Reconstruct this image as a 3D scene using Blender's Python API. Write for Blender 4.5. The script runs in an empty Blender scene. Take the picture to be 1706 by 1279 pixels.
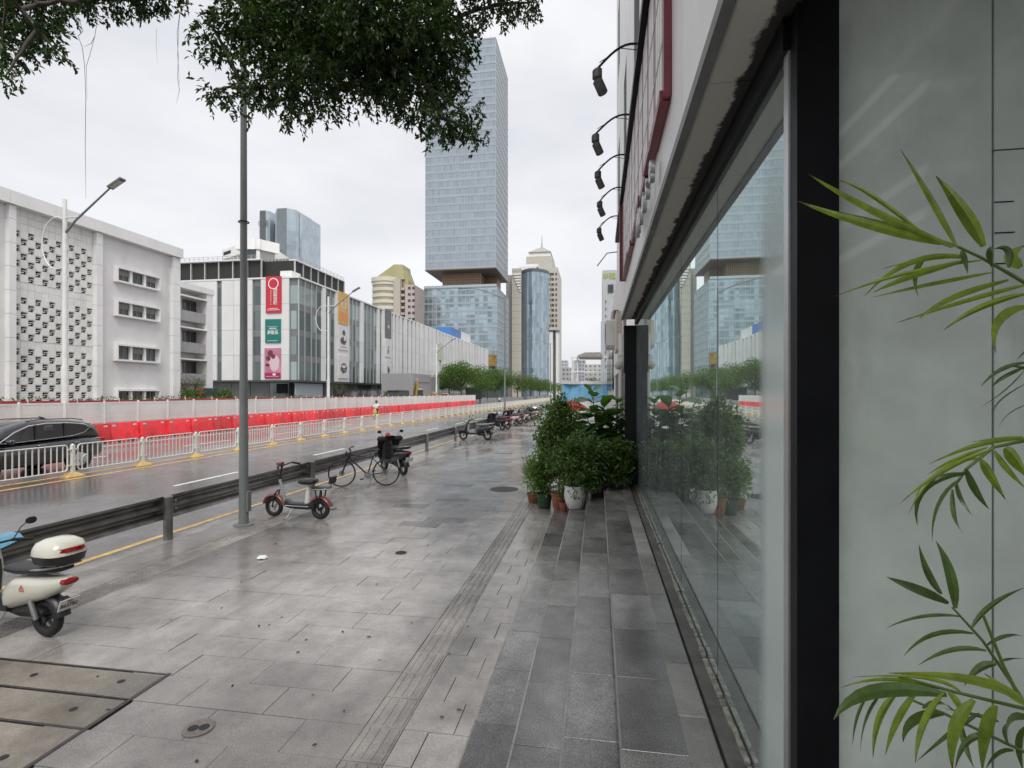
import bpy, math, random
import numpy as np
from mathutils import Vector, Matrix, noise as mnoise
R = math.radians
scene = bpy.context.scene
col = scene.collection
# ------------------------------------------------------------------ camera
F, CX, HOR, VPX, H = 880.0, 853.0, 654.0, 996.0, 2.4
TH = math.atan((VPX - CX) / F)
CT, ST = math.cos(TH), math.sin(TH)
cam = bpy.data.cameras.new('camera')
cam.sensor_width = 36.0
cam.lens = 36.0 * F / 1706.0
cam.shift_y = (HOR - 639.5) / 1706.0
cam.clip_start = 0.05
cam.clip_end = 6000
camo = bpy.data.objects.new('camera', cam)
camo.location = (0, 0, H)
camo.rotation_euler = (R(90), 0, TH)
col.objects.link(camo)
scene.camera = camo
# ------------------------------------------------------------------ sky, sun, exposure
SUN_EL, SUN_AZ = 54.0, 158.0      # azimuth from +Y clockwise (towards +X)
w = bpy.data.worlds.new('World'); scene.world = w; w.use_nodes = True
nt = w.node_tree; nt.nodes.clear()
sky = nt.nodes.new('ShaderNodeTexSky'); sky.sky_type = 'NISHITA'; sky.sun_disc = False
sky.sun_elevation = R(SUN_EL); sky.sun_rotation = R(SUN_AZ); sky.dust_density = 4.0; sky.air_density = 1.0
bg1 = nt.nodes.new('ShaderNodeBackground'); bg1.inputs[1].default_value = 0.08
nt.links.new(sky.outputs[0], bg1.inputs[0])
tc = nt.nodes.new('ShaderNodeTexCoord')
mp = nt.nodes.new('ShaderNodeMapping'); mp.inputs['Scale'].default_value = (1.0, 1.0, 2.6)
nt.links.new(tc.outputs['Generated'], mp.inputs[0])
nz = nt.nodes.new('ShaderNodeTexNoise'); nz.inputs['Scale'].default_value = 1.9; nz.inputs['Detail'].default_value = 5; nz.inputs['Roughness'].default_value = .52
nt.links.new(mp.outputs[0], nz.inputs[0])
cr = nt.nodes.new('ShaderNodeValToRGB')
cr.color_ramp.elements[0].position = .30; cr.color_ramp.elements[0].color = (.70, .71, .76, 1)
cr.color_ramp.elements[1].position = .66; cr.color_ramp.elements[1].color = (.93, .93, .945, 1)
nt.links.new(nz.outputs[0], cr.inputs[0])
bg2 = nt.nodes.new('ShaderNodeBackground'); bg2.inputs[1].default_value = .68
nt.links.new(cr.outputs[0], bg2.inputs[0])
mx = nt.nodes.new('ShaderNodeMixShader'); mx.inputs[0].default_value = .90
nt.links.new(bg1.outputs[0], mx.inputs[1]); nt.links.new(bg2.outputs[0], mx.inputs[2])
wo = nt.nodes.new('ShaderNodeOutputWorld'); nt.links.new(mx.outputs[0], wo.inputs[0])
sl = bpy.data.lights.new('sun', 'SUN'); sl.energy = 1.5; sl.angle = R(32); sl.color = (1.0, .97, .93)
so = bpy.data.objects.new('sun', sl); col.objects.link(so)
sd = Vector((math.sin(R(SUN_AZ)) * math.cos(R(SUN_EL)), math.cos(R(SUN_AZ)) * math.cos(R(SUN_EL)), math.sin(R(SUN_EL))))
so.rotation_euler = (-sd).to_track_quat('-Z', 'Y').to_euler()
scene.view_settings.view_transform = 'Standard'
scene.view_settings.look = 'None'
scene.view_settings.exposure = 0.72
scene.view_settings.gamma = 1.0
scene.cycles.use_denoising = True
scene.cycles.max_bounces = 8
scene.cycles.transparent_max_bounces = 12
scene.cycles.caustics_reflective = False
scene.cycles.caustics_refractive = False
scene.cycles.sample_clamp_indirect = 6
# ------------------------------------------------------------------ pixel -> place
def ray(px, py):
    xc = (px - CX) / F
    return Vector((-ST + xc * CT, CT + xc * ST, (HOR - py) / F))
def at(px, py, D):
    return ray(px, py) * D + Vector((0, 0, H))
def on_z(px, py, z):
    r = ray(px, py); return at(px, py, (z - H) / r.z)
def on_x(px, py, X):
    r = ray(px, py); return at(px, py, X / r.x)
def on_y(px, py, Y):
    r = ray(px, py); return at(px, py, Y / r.y)
def yx(px, X):                     # Y of pixel column px on the plane x = X
    r = ray(px, 0); return r.y * X / r.x
def zx(px, py, X): return on_x(px, py, X).z
def xy(px, Y):
    r = ray(px, 0); return r.x * Y / r.y
def zy(px, py, Y): return on_y(px, py, Y).z
# ------------------------------------------------------------------ mesh builder
class MB:
    def __init__(s): s.v = []; s.f = []
    def add(s, vs, fs):
        b = len(s.v); s.v += [tuple(v) for v in vs]; s.f += [tuple(i + b for i in f) for f in fs]; return s
    def bx(s, x0, x1, y0, y1, z0, z1):
        if x0 > x1: x0, x1 = x1, x0
        if y0 > y1: y0, y1 = y1, y0
        if z0 > z1: z0, z1 = z1, z0
        return s.add([(x0,y0,z0),(x1,y0,z0),(x1,y1,z0),(x0,y1,z0),(x0,y0,z1),(x1,y0,z1),(x1,y1,z1),(x0,y1,z1)],
                     [(0,3,2,1),(4,5,6,7),(0,1,5,4),(1,2,6,5),(2,3,7,6),(3,0,4,7)])
    def box(s, c, d, rot=None):
        m = MB().bx(-d[0]/2, d[0]/2, -d[1]/2, d[1]/2, -d[2]/2, d[2]/2)
        Q = Matrix.Translation(c) @ (rot if rot is not None else Matrix.Identity(4))
        return s.add([Q @ Vector(v) for v in m.v], m.f)
    def cbx(s, x0, x1, y0, y1, z0, z1, ch=.004):       # box with a chamfered top rim
        return s.add([(x0,y0,z0),(x1,y0,z0),(x1,y1,z0),(x0,y1,z0),
                      (x0,y0,z1-ch),(x1,y0,z1-ch),(x1,y1,z1-ch),(x0,y1,z1-ch),
                      (x0+ch,y0+ch,z1),(x1-ch,y0+ch,z1),(x1-ch,y1-ch,z1),(x0+ch,y1-ch,z1)],
                     [(0,3,2,1),(0,1,5,4),(1,2,6,5),(2,3,7,6),(3,0,4,7),(4,5,9,8),(5,6,10,9),(6,7,11,10),(7,4,8,11),(8,9,10,11)])
    def tube(s, pts, r, n=8, caps=True):
        pts = [Vector(p) for p in pts]; k = len(pts)
        rs = r if isinstance(r, (list, tuple)) else [r] * k
        t0 = (pts[1] - pts[0]).normalized()
        u = t0.orthogonal().normalized(); vs = []; fs = []
        for i, p in enumerate(pts):
            t = ((pts[min(i+1, k-1)] - p).normalized() + (p - pts[max(i-1, 0)]).normalized())
            t = t.normalized() if t.length > 1e-6 else t0
            u = (u - t * u.dot(t)); u = u.normalized() if u.length > 1e-6 else t.orthogonal().normalized()
            b = t.cross(u)
            for j in range(n):
                a = 2 * math.pi * (j + .5) / n
                vs.append(p + (u * math.cos(a) + b * math.sin(a)) * rs[i])
        for i in range(k - 1):
            for j in range(n):
                fs.append((i*n+j, i*n+(j+1)%n, (i+1)*n+(j+1)%n, (i+1)*n+j))
        if caps:
            fs.append(tuple(range(n - 1, -1, -1))); fs.append(tuple((k-1)*n + j for j in range(n)))
        return s.add(vs, fs)
    def cyl(s, a, b, r0, r1=None, n=12): return s.tube([a, b], [r0, r0 if r1 is None else r1], n)
    def lathe(s, prof, c=(0,0,0), n=20, axis='z'):
        vs = []; fs = []; k = len(prof); c = Vector(c)
        for r, z in prof:
            for j in range(n):
                a = 2*math.pi*j/n; x, y = r*math.cos(a), r*math.sin(a)
                p = (x, y, z) if axis == 'z' else ((x, z, y) if axis == 'y' else (z, x, y))
                vs.append(c + Vector(p))
        for i in range(k-1):
            for j in range(n):
                f = (i*n+j, i*n+(j+1)%n, (i+1)*n+(j+1)%n, (i+1)*n+j)
                fs.append(f if axis == 'z' or axis == 'x' else f[::-1])
        fs.append(tuple(range(n-1,-1,-1)) if axis != 'y' else tuple(range(n)))
        fs.append(tuple((k-1)*n+j for j in (range(n) if axis != 'y' else range(n-1,-1,-1))))
        return s.add(vs, fs)
    def torus(s, c, Rr, r, nu=24, nv=8, axis='y', a0=0, a1=2*math.pi, sq=1.0):
        closed = abs(a1 - a0 - 2*math.pi) < 1e-6
        m = nu if closed else nu + 1; vs = []; fs = []; c = Vector(c)
        for i in range(m):
            a = a0 + (a1-a0)*i/nu
            for j in range(nv):
                b = 2*math.pi*j/nv; q = Rr + r*math.cos(b); h = r*sq*math.sin(b)
                x, z = q*math.cos(a), q*math.sin(a)
                p = (x, h, z) if axis == 'y' else ((x, z, h) if axis == 'z' else (h, x, z))
                vs.append(c + Vector(p))
        for i in range(nu):
            i2 = (i+1) % m
            for j in range(nv):
                fs.append((i*nv+j, i*nv+(j+1)%nv, i2*nv+(j+1)%nv, i2*nv+j))
        return s.add(vs, fs)
    def loft(s, rings, caps=True):
        n = len(rings[0]); vs = [p for r in rings for p in r]; fs = []
        for i in range(len(rings)-1):
            for j in range(n):
                fs.append((i*n+j, i*n+(j+1)%n, (i+1)*n+(j+1)%n, (i+1)*n+j))
        if caps:
            fs.append(tuple(range(n-1,-1,-1))); fs.append(tuple((len(rings)-1)*n+j for j in range(n)))
        return s.add(vs, fs)
    def prism(s, poly, axis, a0, a1):                  # polygon extruded along an axis
        n = len(poly)
        def P(p, a): return {'x': (a, p[0], p[1]), 'y': (p[0], a, p[1]), 'z': (p[0], p[1], a)}[axis]
        vs = [P(p, a0) for p in poly] + [P(p, a1) for p in poly]
        fs = [tuple(range(n-1,-1,-1)), tuple(range(n, 2*n))] + [(j, (j+1)%n, n+(j+1)%n, n+j) for j in range(n)]
        return s.add(vs, fs)
    def mesh(s, name, mat, smooth=None):
        me = bpy.data.meshes.new(name); me.from_pydata(s.v, [], s.f); me.update()
        if mat: me.materials.append(mat)
        import bmesh
        bm = bmesh.new(); bm.from_mesh(me); bmesh.ops.recalc_face_normals(bm, faces=bm.faces); bm.to_mesh(me); bm.free()
        if smooth:
            me.shade_smooth(); me.set_sharp_from_angle(angle=R(smooth if smooth is not True else 40))
        return me
    def build(s, name, mat, parent=None, smooth=None):
        return link(name, s.mesh(name, mat, smooth), parent)
def link(name, me, parent=None, loc=None, rz=0):
    o = bpy.data.objects.new(name, me); col.objects.link(o)
    if parent: o.parent = parent
    if loc is not None: o.location = loc
    if rz: o.rotation_euler.z = rz
    return o
def tag(o, label=None, cat=None, group=None, kind=None):
    if label: o['label'] = label
    if cat: o['category'] = cat
    if group: o['group'] = group
    if kind: o['kind'] = kind
    return o
def thing(name, label, cat, loc=(0,0,0), rz=0, group=None):
    return tag(link(name, None, None, loc, rz), label, cat, group)
def struct(name, mb, mat, smooth=None): return tag(mb.build(name, mat, None, smooth), kind='structure')
def copy_tree(o, parent=None, loc=None, rz=None):
    c = o.copy(); col.objects.link(c); c.parent = parent
    if loc is not None: c.location = loc
    if rz is not None: c.rotation_euler.z = rz
    for ch in list(o.children): copy_tree(ch, c)
    return c
def ell(x, yc, zc, a, b, n=14, p=2.4, plane='x'):      # superellipse ring
    out = []
    for j in range(n):
        t = 2*math.pi*j/n; ct, s_ = math.cos(t), math.sin(t)
        u = a*math.copysign(abs(ct)**(2/p), ct); v = b*math.copysign(abs(s_)**(2/p), s_)
        out.append({'x': (x, yc+u, zc+v), 'y': (yc+u, x, zc+v), 'z': (yc+u, zc+v, x)}[plane])
    return out
def text(name, body, size, M, mat, parent, extrude=.0, align='CENTER', bold=0.0, spacing=1.0):
    cu = bpy.data.curves.new('tx', 'FONT'); cu.body = body; cu.size = size; cu.extrude = extrude
    cu.align_x = align; cu.align_y = 'CENTER'; cu.offset = bold; cu.resolution_u = 3; cu.space_character = spacing
    ob = bpy.data.objects.new('tx', cu); col.objects.link(ob)
    dg = bpy.context.evaluated_depsgraph_get()
    me = bpy.data.meshes.new_from_object(ob.evaluated_get(dg))
    bpy.data.objects.remove(ob); bpy.data.curves.remove(cu)
    me.transform(M); me.materials.clear(); me.materials.append(mat)
    return link(name, me, parent)
def basis(o, u, v):                                    # matrix: local x -> u, y -> v, z -> u x v, origin o
    u = Vector(u).normalized(); v = Vector(v).normalized(); n = u.cross(v)
    return Matrix(((u.x, v.x, n.x, o[0]), (u.y, v.y, n.y, o[1]), (u.z, v.z, n.z, o[2]), (0, 0, 0, 1)))
# ------------------------------------------------------------------ materials
def newmat(name):
    m = bpy.data.materials.new(name); m.use_nodes = True
    return m, m.node_tree, m.node_tree.nodes['Principled BSDF']
def N(nt, t, **kw):
    n = nt.nodes.new(t)
    for k, v in kw.items():
        if k in n.inputs: n.inputs[k].default_value = v
        else: setattr(n, k, v)
    return n
def rnd(nt):                                           # a value that differs per object and per piece
    oi = N(nt, 'ShaderNodeObjectInfo'); g = N(nt, 'ShaderNodeNewGeometry')
    a = N(nt, 'ShaderNodeMath', operation='ADD'); f = N(nt, 'ShaderNodeMath', operation='FRACT')
    nt.links.new(oi.outputs['Random'], a.inputs[0]); nt.links.new(g.outputs['Random Per Island'], a.inputs[1]); nt.links.new(a.outputs[0], f.inputs[0])
    return f.outputs[0]
_m = {}
def mat(name, c, rough=.5, metal=0.0, var=.12, vs=3.0, bump=0.0, bs=60.0, spec=.5, coat=0.0, pv=0.0, dirt=0.0, stretch=(1,1,1)):
    if name in _m: return _m[name]
    m, nt, b = newmat(name); L = nt.links.new
    g = N(nt, 'ShaderNodeNewGeometry')
    mp = N(nt, 'ShaderNodeMapping'); mp.inputs['Scale'].default_value = stretch
    L(g.outputs['Position'], mp.inputs[0])
    n1 = N(nt, 'ShaderNodeTexNoise', Scale=vs, Detail=6.0, Roughness=.6); L(mp.outputs[0], n1.inputs['Vector'])
    r1 = N(nt, 'ShaderNodeMapRange'); r1.inputs['From Min'].default_value = .3; r1.inputs['From Max'].default_value = .7
    r1.inputs['To Min'].default_value = 1-var; r1.inputs['To Max'].default_value = 1+var
    L(n1.outputs[0], r1.inputs[0])
    val = r1.outputs[0]
    if pv:
        r2 = N(nt, 'ShaderNodeMapRange'); r2.inputs['To Min'].default_value = 1-pv; r2.inputs['To Max'].default_value = 1+pv
        L(rnd(nt), r2.inputs[0])
        mm = N(nt, 'ShaderNodeMath', operation='MULTIPLY'); L(val, mm.inputs[0]); L(r2.outputs[0], mm.inputs[1]); val = mm.outputs[0]
    vm = N(nt, 'ShaderNodeVectorMath', operation='SCALE'); vm.inputs[0].default_value = c[:3]; L(val, vm.inputs['Scale'])
    out = vm.outputs[0]
    if dirt:
        n3 = N(nt, 'ShaderNodeTexNoise', Scale=vs*.7, Detail=8.0, Roughness=.7)
        m3 = N(nt, 'ShaderNodeMapping'); m3.inputs['Scale'].default_value = (1, 1, .22); L(g.outputs['Position'], m3.inputs[0]); L(m3.outputs[0], n3.inputs['Vector'])
        r3 = N(nt, 'ShaderNodeMapRange'); r3.inputs['From Min'].default_value = .52; r3.inputs['From Max'].default_value = .75; r3.inputs['To Max'].default_value = dirt
        L(n3.outputs[0], r3.inputs[0])
        mc = N(nt, 'ShaderNodeMix', data_type='RGBA'); L(r3.outputs[0], mc.inputs[0]); L(out, mc.inputs[6]); mc.inputs[7].default_value = (.10, .095, .085, 1)
        out = mc.outputs[2]
    L(out, b.inputs['Base Color'])
    rr = N(nt, 'ShaderNodeMapRange'); rr.inputs['To Min'].default_value = max(.02, rough*.75); rr.inputs['To Max'].default_value = min(1, rough*1.25)
    L(n1.outputs[0], rr.inputs[0]); L(rr.outputs[0], b.inputs['Roughness'])
    b.inputs['Metallic'].default_value = metal; b.inputs['Specular IOR Level'].default_value = spec
    b.inputs['Coat Weight'].default_value = coat; b.inputs['Coat Roughness'].default_value = .06
    if bump:
        n2 = N(nt, 'ShaderNodeTexNoise', Scale=bs, Detail=4.0); L(g.outputs['Position'], n2.inputs['Vector'])
        bp = N(nt, 'ShaderNodeBump', Strength=bump, Distance=.01); L(n2.outputs[0], bp.inputs['Height']); L(bp.outputs[0], b.inputs['Normal'])
    _m[name] = m
    return m
def mpave(name, c, wet_lo=.16, wet_hi=.5, pv=.12, stain=.35, grain=.25, tint=(1, 1, 1), bs=90, ws=.55, gdist=.004, gs=.22, bgs=.16):
    """damp stone paving: piece-to-piece tone, stains, a thin film of water that comes and goes"""
    m, nt, b = newmat(name); L = nt.links.new
    g = N(nt, 'ShaderNodeNewGeometry')
    mp = N(nt, 'ShaderNodeMapping'); mp.inputs['Scale'].default_value = (1.0, .55, 1); L(g.outputs['Position'], mp.inputs[0])
    nb = N(nt, 'ShaderNodeTexNoise', Scale=ws, Detail=5.0, Roughness=.62); L(mp.outputs[0], nb.inputs['Vector'])
    ns = N(nt, 'ShaderNodeTexNoise', Scale=2.3, Detail=9.0, Roughness=.72); L(g.outputs['Position'], ns.inputs['Vector'])
    nf = N(nt, 'ShaderNodeTexNoise', Scale=bs, Detail=3.0, Roughness=.6); L(g.outputs['Position'], nf.inputs['Vector'])
    wet = N(nt, 'ShaderNodeMapRange', interpolation_type='SMOOTHSTEP'); wet.inputs['From Min'].default_value = .40; wet.inputs['From Max'].default_value = .60; L(nb.outputs[0], wet.inputs[0])
    r2 = N(nt, 'ShaderNodeMapRange'); r2.inputs['To Min'].default_value = 1-pv; r2.inputs['To Max'].default_value = 1+pv; L(rnd(nt), r2.inputs[0])
    st = N(nt, 'ShaderNodeMapRange'); st.inputs['From Min'].default_value = .38; st.inputs['From Max'].default_value = .72; st.inputs['To Min'].default_value = 1.08; st.inputs['To Max'].default_value = 1-stain; L(ns.outputs[0], st.inputs[0])
    gr = N(nt, 'ShaderNodeMapRange'); gr.inputs['From Min'].default_value = .3; gr.inputs['From Max'].default_value = .7; gr.inputs['To Min'].default_value = 1-grain; gr.inputs['To Max'].default_value = 1+grain; L(nf.outputs[0], gr.inputs[0])
    wd = N(nt, 'ShaderNodeMapRange'); wd.inputs['To Min'].default_value = 1.06; wd.inputs['To Max'].default_value = .58; L(wet.outputs[0], wd.inputs[0])
    v = r2.outputs[0]
    for o in (st.outputs[0], gr.outputs[0], wd.outputs[0]):
        mm = N(nt, 'ShaderNodeMath', operation='MULTIPLY'); L(v, mm.inputs[0]); L(o, mm.inputs[1]); v = mm.outputs[0]
    vm = N(nt, 'ShaderNodeVectorMath', operation='SCALE'); vm.inputs[0].default_value = c; L(v, vm.inputs['Scale'])
    L(vm.outputs[0], b.inputs['Base Color'])
    rg = N(nt, 'ShaderNodeMapRange'); rg.inputs['To Min'].default_value = wet_hi; rg.inputs['To Max'].default_value = wet_lo; L(wet.outputs[0], rg.inputs[0])
    ra = N(nt, 'ShaderNodeMath', operation='MULTIPLY_ADD'); ra.inputs[1].default_value = .22; L(ns.outputs[0], ra.inputs[0]); L(rg.outputs[0], ra.inputs[2])
    rs = N(nt, 'ShaderNodeMath', operation='SUBTRACT'); rs.inputs[1].default_value = .11; L(ra.outputs[0], rs.inputs[0])
    L(rs.outputs[0], b.inputs['Roughness'])
    b.inputs['Specular IOR Level'].default_value = .5
    bp = N(nt, 'ShaderNodeBump', Strength=gs, Distance=gdist); L(nf.outputs[0], bp.inputs['Height'])
    b2 = N(nt, 'ShaderNodeBump', Strength=bgs, Distance=.02); L(ns.outputs[0], b2.inputs['Height']); L(bp.outputs[0], b2.inputs['Normal'])
    L(b2.outputs[0], b.inputs['Normal'])
    return m
def mleaf(name, c, c2, trans=.35, rough=.38):
    m, nt, b = newmat(name); L = nt.links.new
    mc = N(nt, 'ShaderNodeMix', data_type='RGBA'); mc.inputs[6].default_value = (*c, 1); mc.inputs[7].default_value = (*c2, 1); L(rnd(nt), mc.inputs[0])
    L(mc.outputs[2], b.inputs['Base Color']); b.inputs['Roughness'].default_value = rough
    tr = N(nt, 'ShaderNodeBsdfTranslucent')
    mul = N(nt, 'ShaderNodeMix', data_type='RGBA', blend_type='MULTIPLY'); mul.inputs[0].default_value = 1; mul.inputs[7].default_value = (1.3, 1.6, .5, 1)
    L(mc.outputs[2], mul.inputs[6]); L(mul.outputs[2], tr.inputs[0])
    ms = N(nt, 'ShaderNodeMixShader'); ms.inputs[0].default_value = trans
    out = nt.nodes['Material Output']; L(b.outputs[0], ms.inputs[1]); L(tr.outputs[0], ms.inputs[2]); L(ms.outputs[0], out.inputs[0])
    return m
def mglass_tower(name, c, rough=.06, metal=.75, cell=(3.0, 3.6), amp=.012, pv=.22):
    """curtain-wall glass: every pane sits at a slightly different tilt and tone"""
    m, nt, b = newmat(name); L = nt.links.new
    g = N(nt, 'ShaderNodeNewGeometry')
    mp = N(nt, 'ShaderNodeMapping'); mp.inputs['Scale'].default_value = (1/cell[0], 1/cell[0], 1/cell[1]); L(g.outputs['Position'], mp.inputs[0])
    fl = N(nt, 'ShaderNodeVectorMath', operation='FLOOR'); L(mp.outputs[0], fl.inputs[0])
    wn = N(nt, 'ShaderNodeTexWhiteNoise'); L(fl.outputs[0], wn.inputs['Vector'])
    r = N(nt, 'ShaderNodeMapRange'); r.inputs['To Min'].default_value = 1-pv; r.inputs['To Max'].default_value = 1+pv; L(wn.outputs['Value'], r.inputs[0])
    vm = N(nt, 'ShaderNodeVectorMath', operation='SCALE'); vm.inputs[0].default_value = c; L(r.outputs[0], vm.inputs['Scale']); L(vm.outputs[0], b.inputs['Base Color'])
    sb = N(nt, 'ShaderNodeVectorMath', operation='SUBTRACT'); sb.inputs[1].default_value = (.5, .5, .5); L(wn.outputs['Color'], sb.inputs[0])
    sc = N(nt, 'ShaderNodeVectorMath', operation='SCALE'); sc.inputs['Scale'].default_value = amp*2; L(sb.outputs[0], sc.inputs[0])
    nn = N(nt, 'ShaderNodeTexNoise', Scale=.25, Detail=2.0); L(g.outputs['Position'], nn.inputs['Vector'])
    s2 = N(nt, 'ShaderNodeVectorMath', operation='SUBTRACT'); s2.inputs[1].default_value = (.5, .5, .5); L(nn.outputs['Color'], s2.inputs[0])
    s3 = N(nt, 'ShaderNodeVectorMath', operation='SCALE'); s3.inputs['Scale'].default_value = amp*3; L(s2.outputs[0], s3.inputs[0])
    a1 = N(nt, 'ShaderNodeVectorMath', operation='ADD'); L(g.outputs['Normal'], a1.inputs[0]); L(sc.outputs[0], a1.inputs[1])
    a2 = N(nt, 'ShaderNodeVectorMath', operation='ADD'); L(a1.outputs[0], a2.inputs[0]); L(s3.outputs[0], a2.inputs[1])
    no = N(nt, 'ShaderNodeVectorMath', operation='NORMALIZE'); L(a2.outputs[0], no.inputs[0]); L(no.outputs[0], b.inputs['Normal'])
    b.inputs['Metallic'].default_value = metal; b.inputs['Roughness'].default_value = rough
    return m
def mshopglass(name, refl=.60, tint=(.88, .99, .96)):
    """reflective film glass: mirror layer over clear, tinted pane"""
    m, nt, b = newmat(name); L = nt.links.new; nt.nodes.remove(b)
    gl = N(nt, 'ShaderNodeBsdfGlossy'); gl.inputs['Color'].default_value = (*tint, 1); gl.inputs['Roughness'].default_value = .012
    tr = N(nt, 'ShaderNodeBsdfTransparent'); tr.inputs[0].default_value = (.55, .68, .64, 1)
    fr = N(nt, 'ShaderNodeFresnel', IOR=1.55)
    ma = N(nt, 'ShaderNodeMath', operation='MULTIPLY_ADD', use_clamp=True); ma.inputs[1].default_value = 1.0; ma.inputs[2].default_value = refl; L(fr.outputs[0], ma.inputs[0])
    g = N(nt, 'ShaderNodeNewGeometry'); nn = N(nt, 'ShaderNodeTexNoise', Scale=.9, Detail=1.0); L(g.outputs['Position'], nn.inputs['Vector'])
    bp = N(nt, 'ShaderNodeBump', Strength=.06, Distance=.02); L(nn.outputs[0], bp.inputs['Height']); L(bp.outputs[0], gl.inputs['Normal'])
    ms = N(nt, 'ShaderNodeMixShader'); L(ma.outputs[0], ms.inputs[0]); L(tr.outputs[0], ms.inputs[1]); L(gl.outputs[0], ms.inputs[2])
    df = N(nt, 'ShaderNodeBsdfDiffuse'); df.inputs[0].default_value = (.55, .62, .60, 1)     # dust film
    nd = N(nt, 'ShaderNodeTexNoise', Scale=3.0, Detail=7.0, Roughness=.7); L(g.outputs['Position'], nd.inputs['Vector'])
    rd = N(nt, 'ShaderNodeMapRange'); rd.inputs['From Min'].default_value = .35; rd.inputs['From Max'].default_value = .8; rd.inputs['To Min'].default_value = .08; rd.inputs['To Max'].default_value = .22; L(nd.outputs[0], rd.inputs[0])
    m2 = N(nt, 'ShaderNodeMixShader'); L(rd.outputs[0], m2.inputs[0]); L(ms.outputs[0], m2.inputs[1]); L(df.outputs[0], m2.inputs[2])
    L(m2.outputs[0], nt.nodes['Material Output'].inputs[0])
    return m
# ------------------------------------------------------------------ leaves
LEAF_S = (np.array([(0,0,0),(.45,.5,.10),(1,0,-.08),(.45,-.5,.10)], float), [(0,1,2),(0,2,3)])
LEAF_M = (np.array([(0,0,0),(.3,.42,.10),(.68,.36,.06),(1,0,-.12),(.68,-.36,.06),(.3,-.42,.10),(.5,0,0)], float),
          [(0,6,1),(1,6,2),(2,6,3),(3,6,4),(4,6,5),(5,6,0)])
def leaf_mesh(name, P, Dv, Lr, Wr, mat, tpl=LEAF_S, rs=None):
    """a leaf at every P pointing along Dv, all in one mesh"""
    P = np.asarray(P, float); Dv = np.asarray(Dv, float); n = len(P); rs = rs or np.random.RandomState(1)
    Dv = Dv / np.maximum(np.linalg.norm(Dv, axis=1, keepdims=True), 1e-6)
    up = np.array([0, 0, 1.0]) + rs.normal(0, .55, (n, 3))
    S = np.cross(Dv, up); S /= np.maximum(np.linalg.norm(S, axis=1, keepdims=True), 1e-6)
    U = np.cross(S, Dv)
    T, fs = tpl; Lr = np.broadcast_to(np.asarray(Lr, float), (n,)); Wr = np.broadcast_to(np.asarray(Wr, float), (n,))
    V = (P[:, None, :] + T[None, :, 0:1]*(Dv*Lr[:, None])[:, None, :] + T[None, :, 1:2]*(S*Wr[:, None])[:, None, :] + T[None, :, 2:3]*(U*Lr[:, None])[:, None, :])
    k = len(T); V = V.reshape(-1, 3)
    Fa = (np.array(fs)[None] + (np.arange(n)*k)[:, None, None]).reshape(-1, 3)
    me = bpy.data.meshes.new(name)
    me.vertices.add(len(V)); me.vertices.foreach_set('co', V.ravel())
    me.loops.add(Fa.size); me.loops.foreach_set('vertex_index', Fa.ravel().astype(np.int32))
    me.polygons.add(len(Fa)); me.polygons.foreach_set('loop_start', np.arange(0, Fa.size, 3, dtype=np.int32))
    me.update(calc_edges=True); me.materials.append(mat)
    return me
def cloud(rs, c, r, n, flat=1.0, edge=.55):
    """points filling a ball, thicker towards its rim"""
    d = rs.normal(size=(n, 3)); d /= np.linalg.norm(d, axis=1, keepdims=True)
    q = rs.rand(n)**edge
    return np.asarray(c) + d*q[:, None]*np.array([r, r, r*flat]), d
random.seed(7); RS = np.random.RandomState(7)
# ------------------------------------------------------------------ materials in use
m_pave = mpave('granite paving', (.405, .380, .357), wet_lo=.035, wet_hi=.20, pv=.05, stain=.40, ws=.42)
m_tact = mpave('tactile paving', (.33, .305, .28), wet_lo=.1, wet_hi=.35, pv=.12, stain=.4)
m_step = mpave('dark granite', (.265, .26, .252), wet_lo=.03, wet_hi=.15, pv=.34, stain=.5, grain=.55, bs=110, ws=.7, gdist=.003)
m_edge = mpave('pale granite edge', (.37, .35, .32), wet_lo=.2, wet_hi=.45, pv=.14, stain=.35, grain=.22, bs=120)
m_kerb = mpave('kerb granite', (.33, .325, .315), wet_lo=.25, wet_hi=.55, pv=.12, stain=.45)
m_mortar = mat('mortar', (.17, .16, .15), .6, var=.4, vs=9)
m_asph = mpave('wet asphalt', (.205, .200, .204), wet_lo=.14, wet_hi=.32, pv=0, stain=.30, grain=.35, bs=70, ws=.22, gdist=.006)
m_ground = mat('city ground', (.22, .21, .20), .7, var=.25, vs=.4, bump=.3, bs=8)
m_yellow = mat('worn yellow paint', (.62, .40, .13), .5, var=.35, vs=6)
m_white = mat('worn white paint', (.72, .72, .70), .5, var=.25, vs=5)
m_concrete = mat('concrete', (.34, .33, .31), .75, var=.2, vs=2.2, bump=.3, bs=40, dirt=.5)
m_black = mat('black metal', (.006, .0065, .008), .45, var=.3, vs=4, bump=.06, bs=20, spec=.18)
m_rubber = mat('black rubber', (.018, .018, .019), .62, var=.3, vs=14)
m_blackp = mat('black plastic', (.022, .023, .025), .38, var=.25, vs=10)
m_steel = mat('galvanised steel', (.40, .41, .42), .38, metal=.75, var=.25, vs=7, dirt=.25)
m_rail = mat('weathered guardrail steel', (.27, .262, .25), .30, metal=.75, var=.35, vs=3, dirt=.6)
m_pole = mat('grey pole paint', (.19, .205, .205), .45, var=.12, vs=2, dirt=.25)
m_wpaint = mat('white enamel', (.74, .74, .71), .42, var=.10, vs=2, dirt=.22)
m_alu = mat('aluminium', (.56, .58, .58), .35, metal=.8, var=.1)
m_wpanel = mat('white cladding panel', (.80, .795, .78), .38, var=.07, vs=1.2, pv=.04, dirt=.22)
m_chrome = mat('chrome', (.75, .76, .78), .12, metal=1.0, var=.05)
m_darkin = mat('dark interior', (.030, .033, .034), .7, var=.3)
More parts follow.
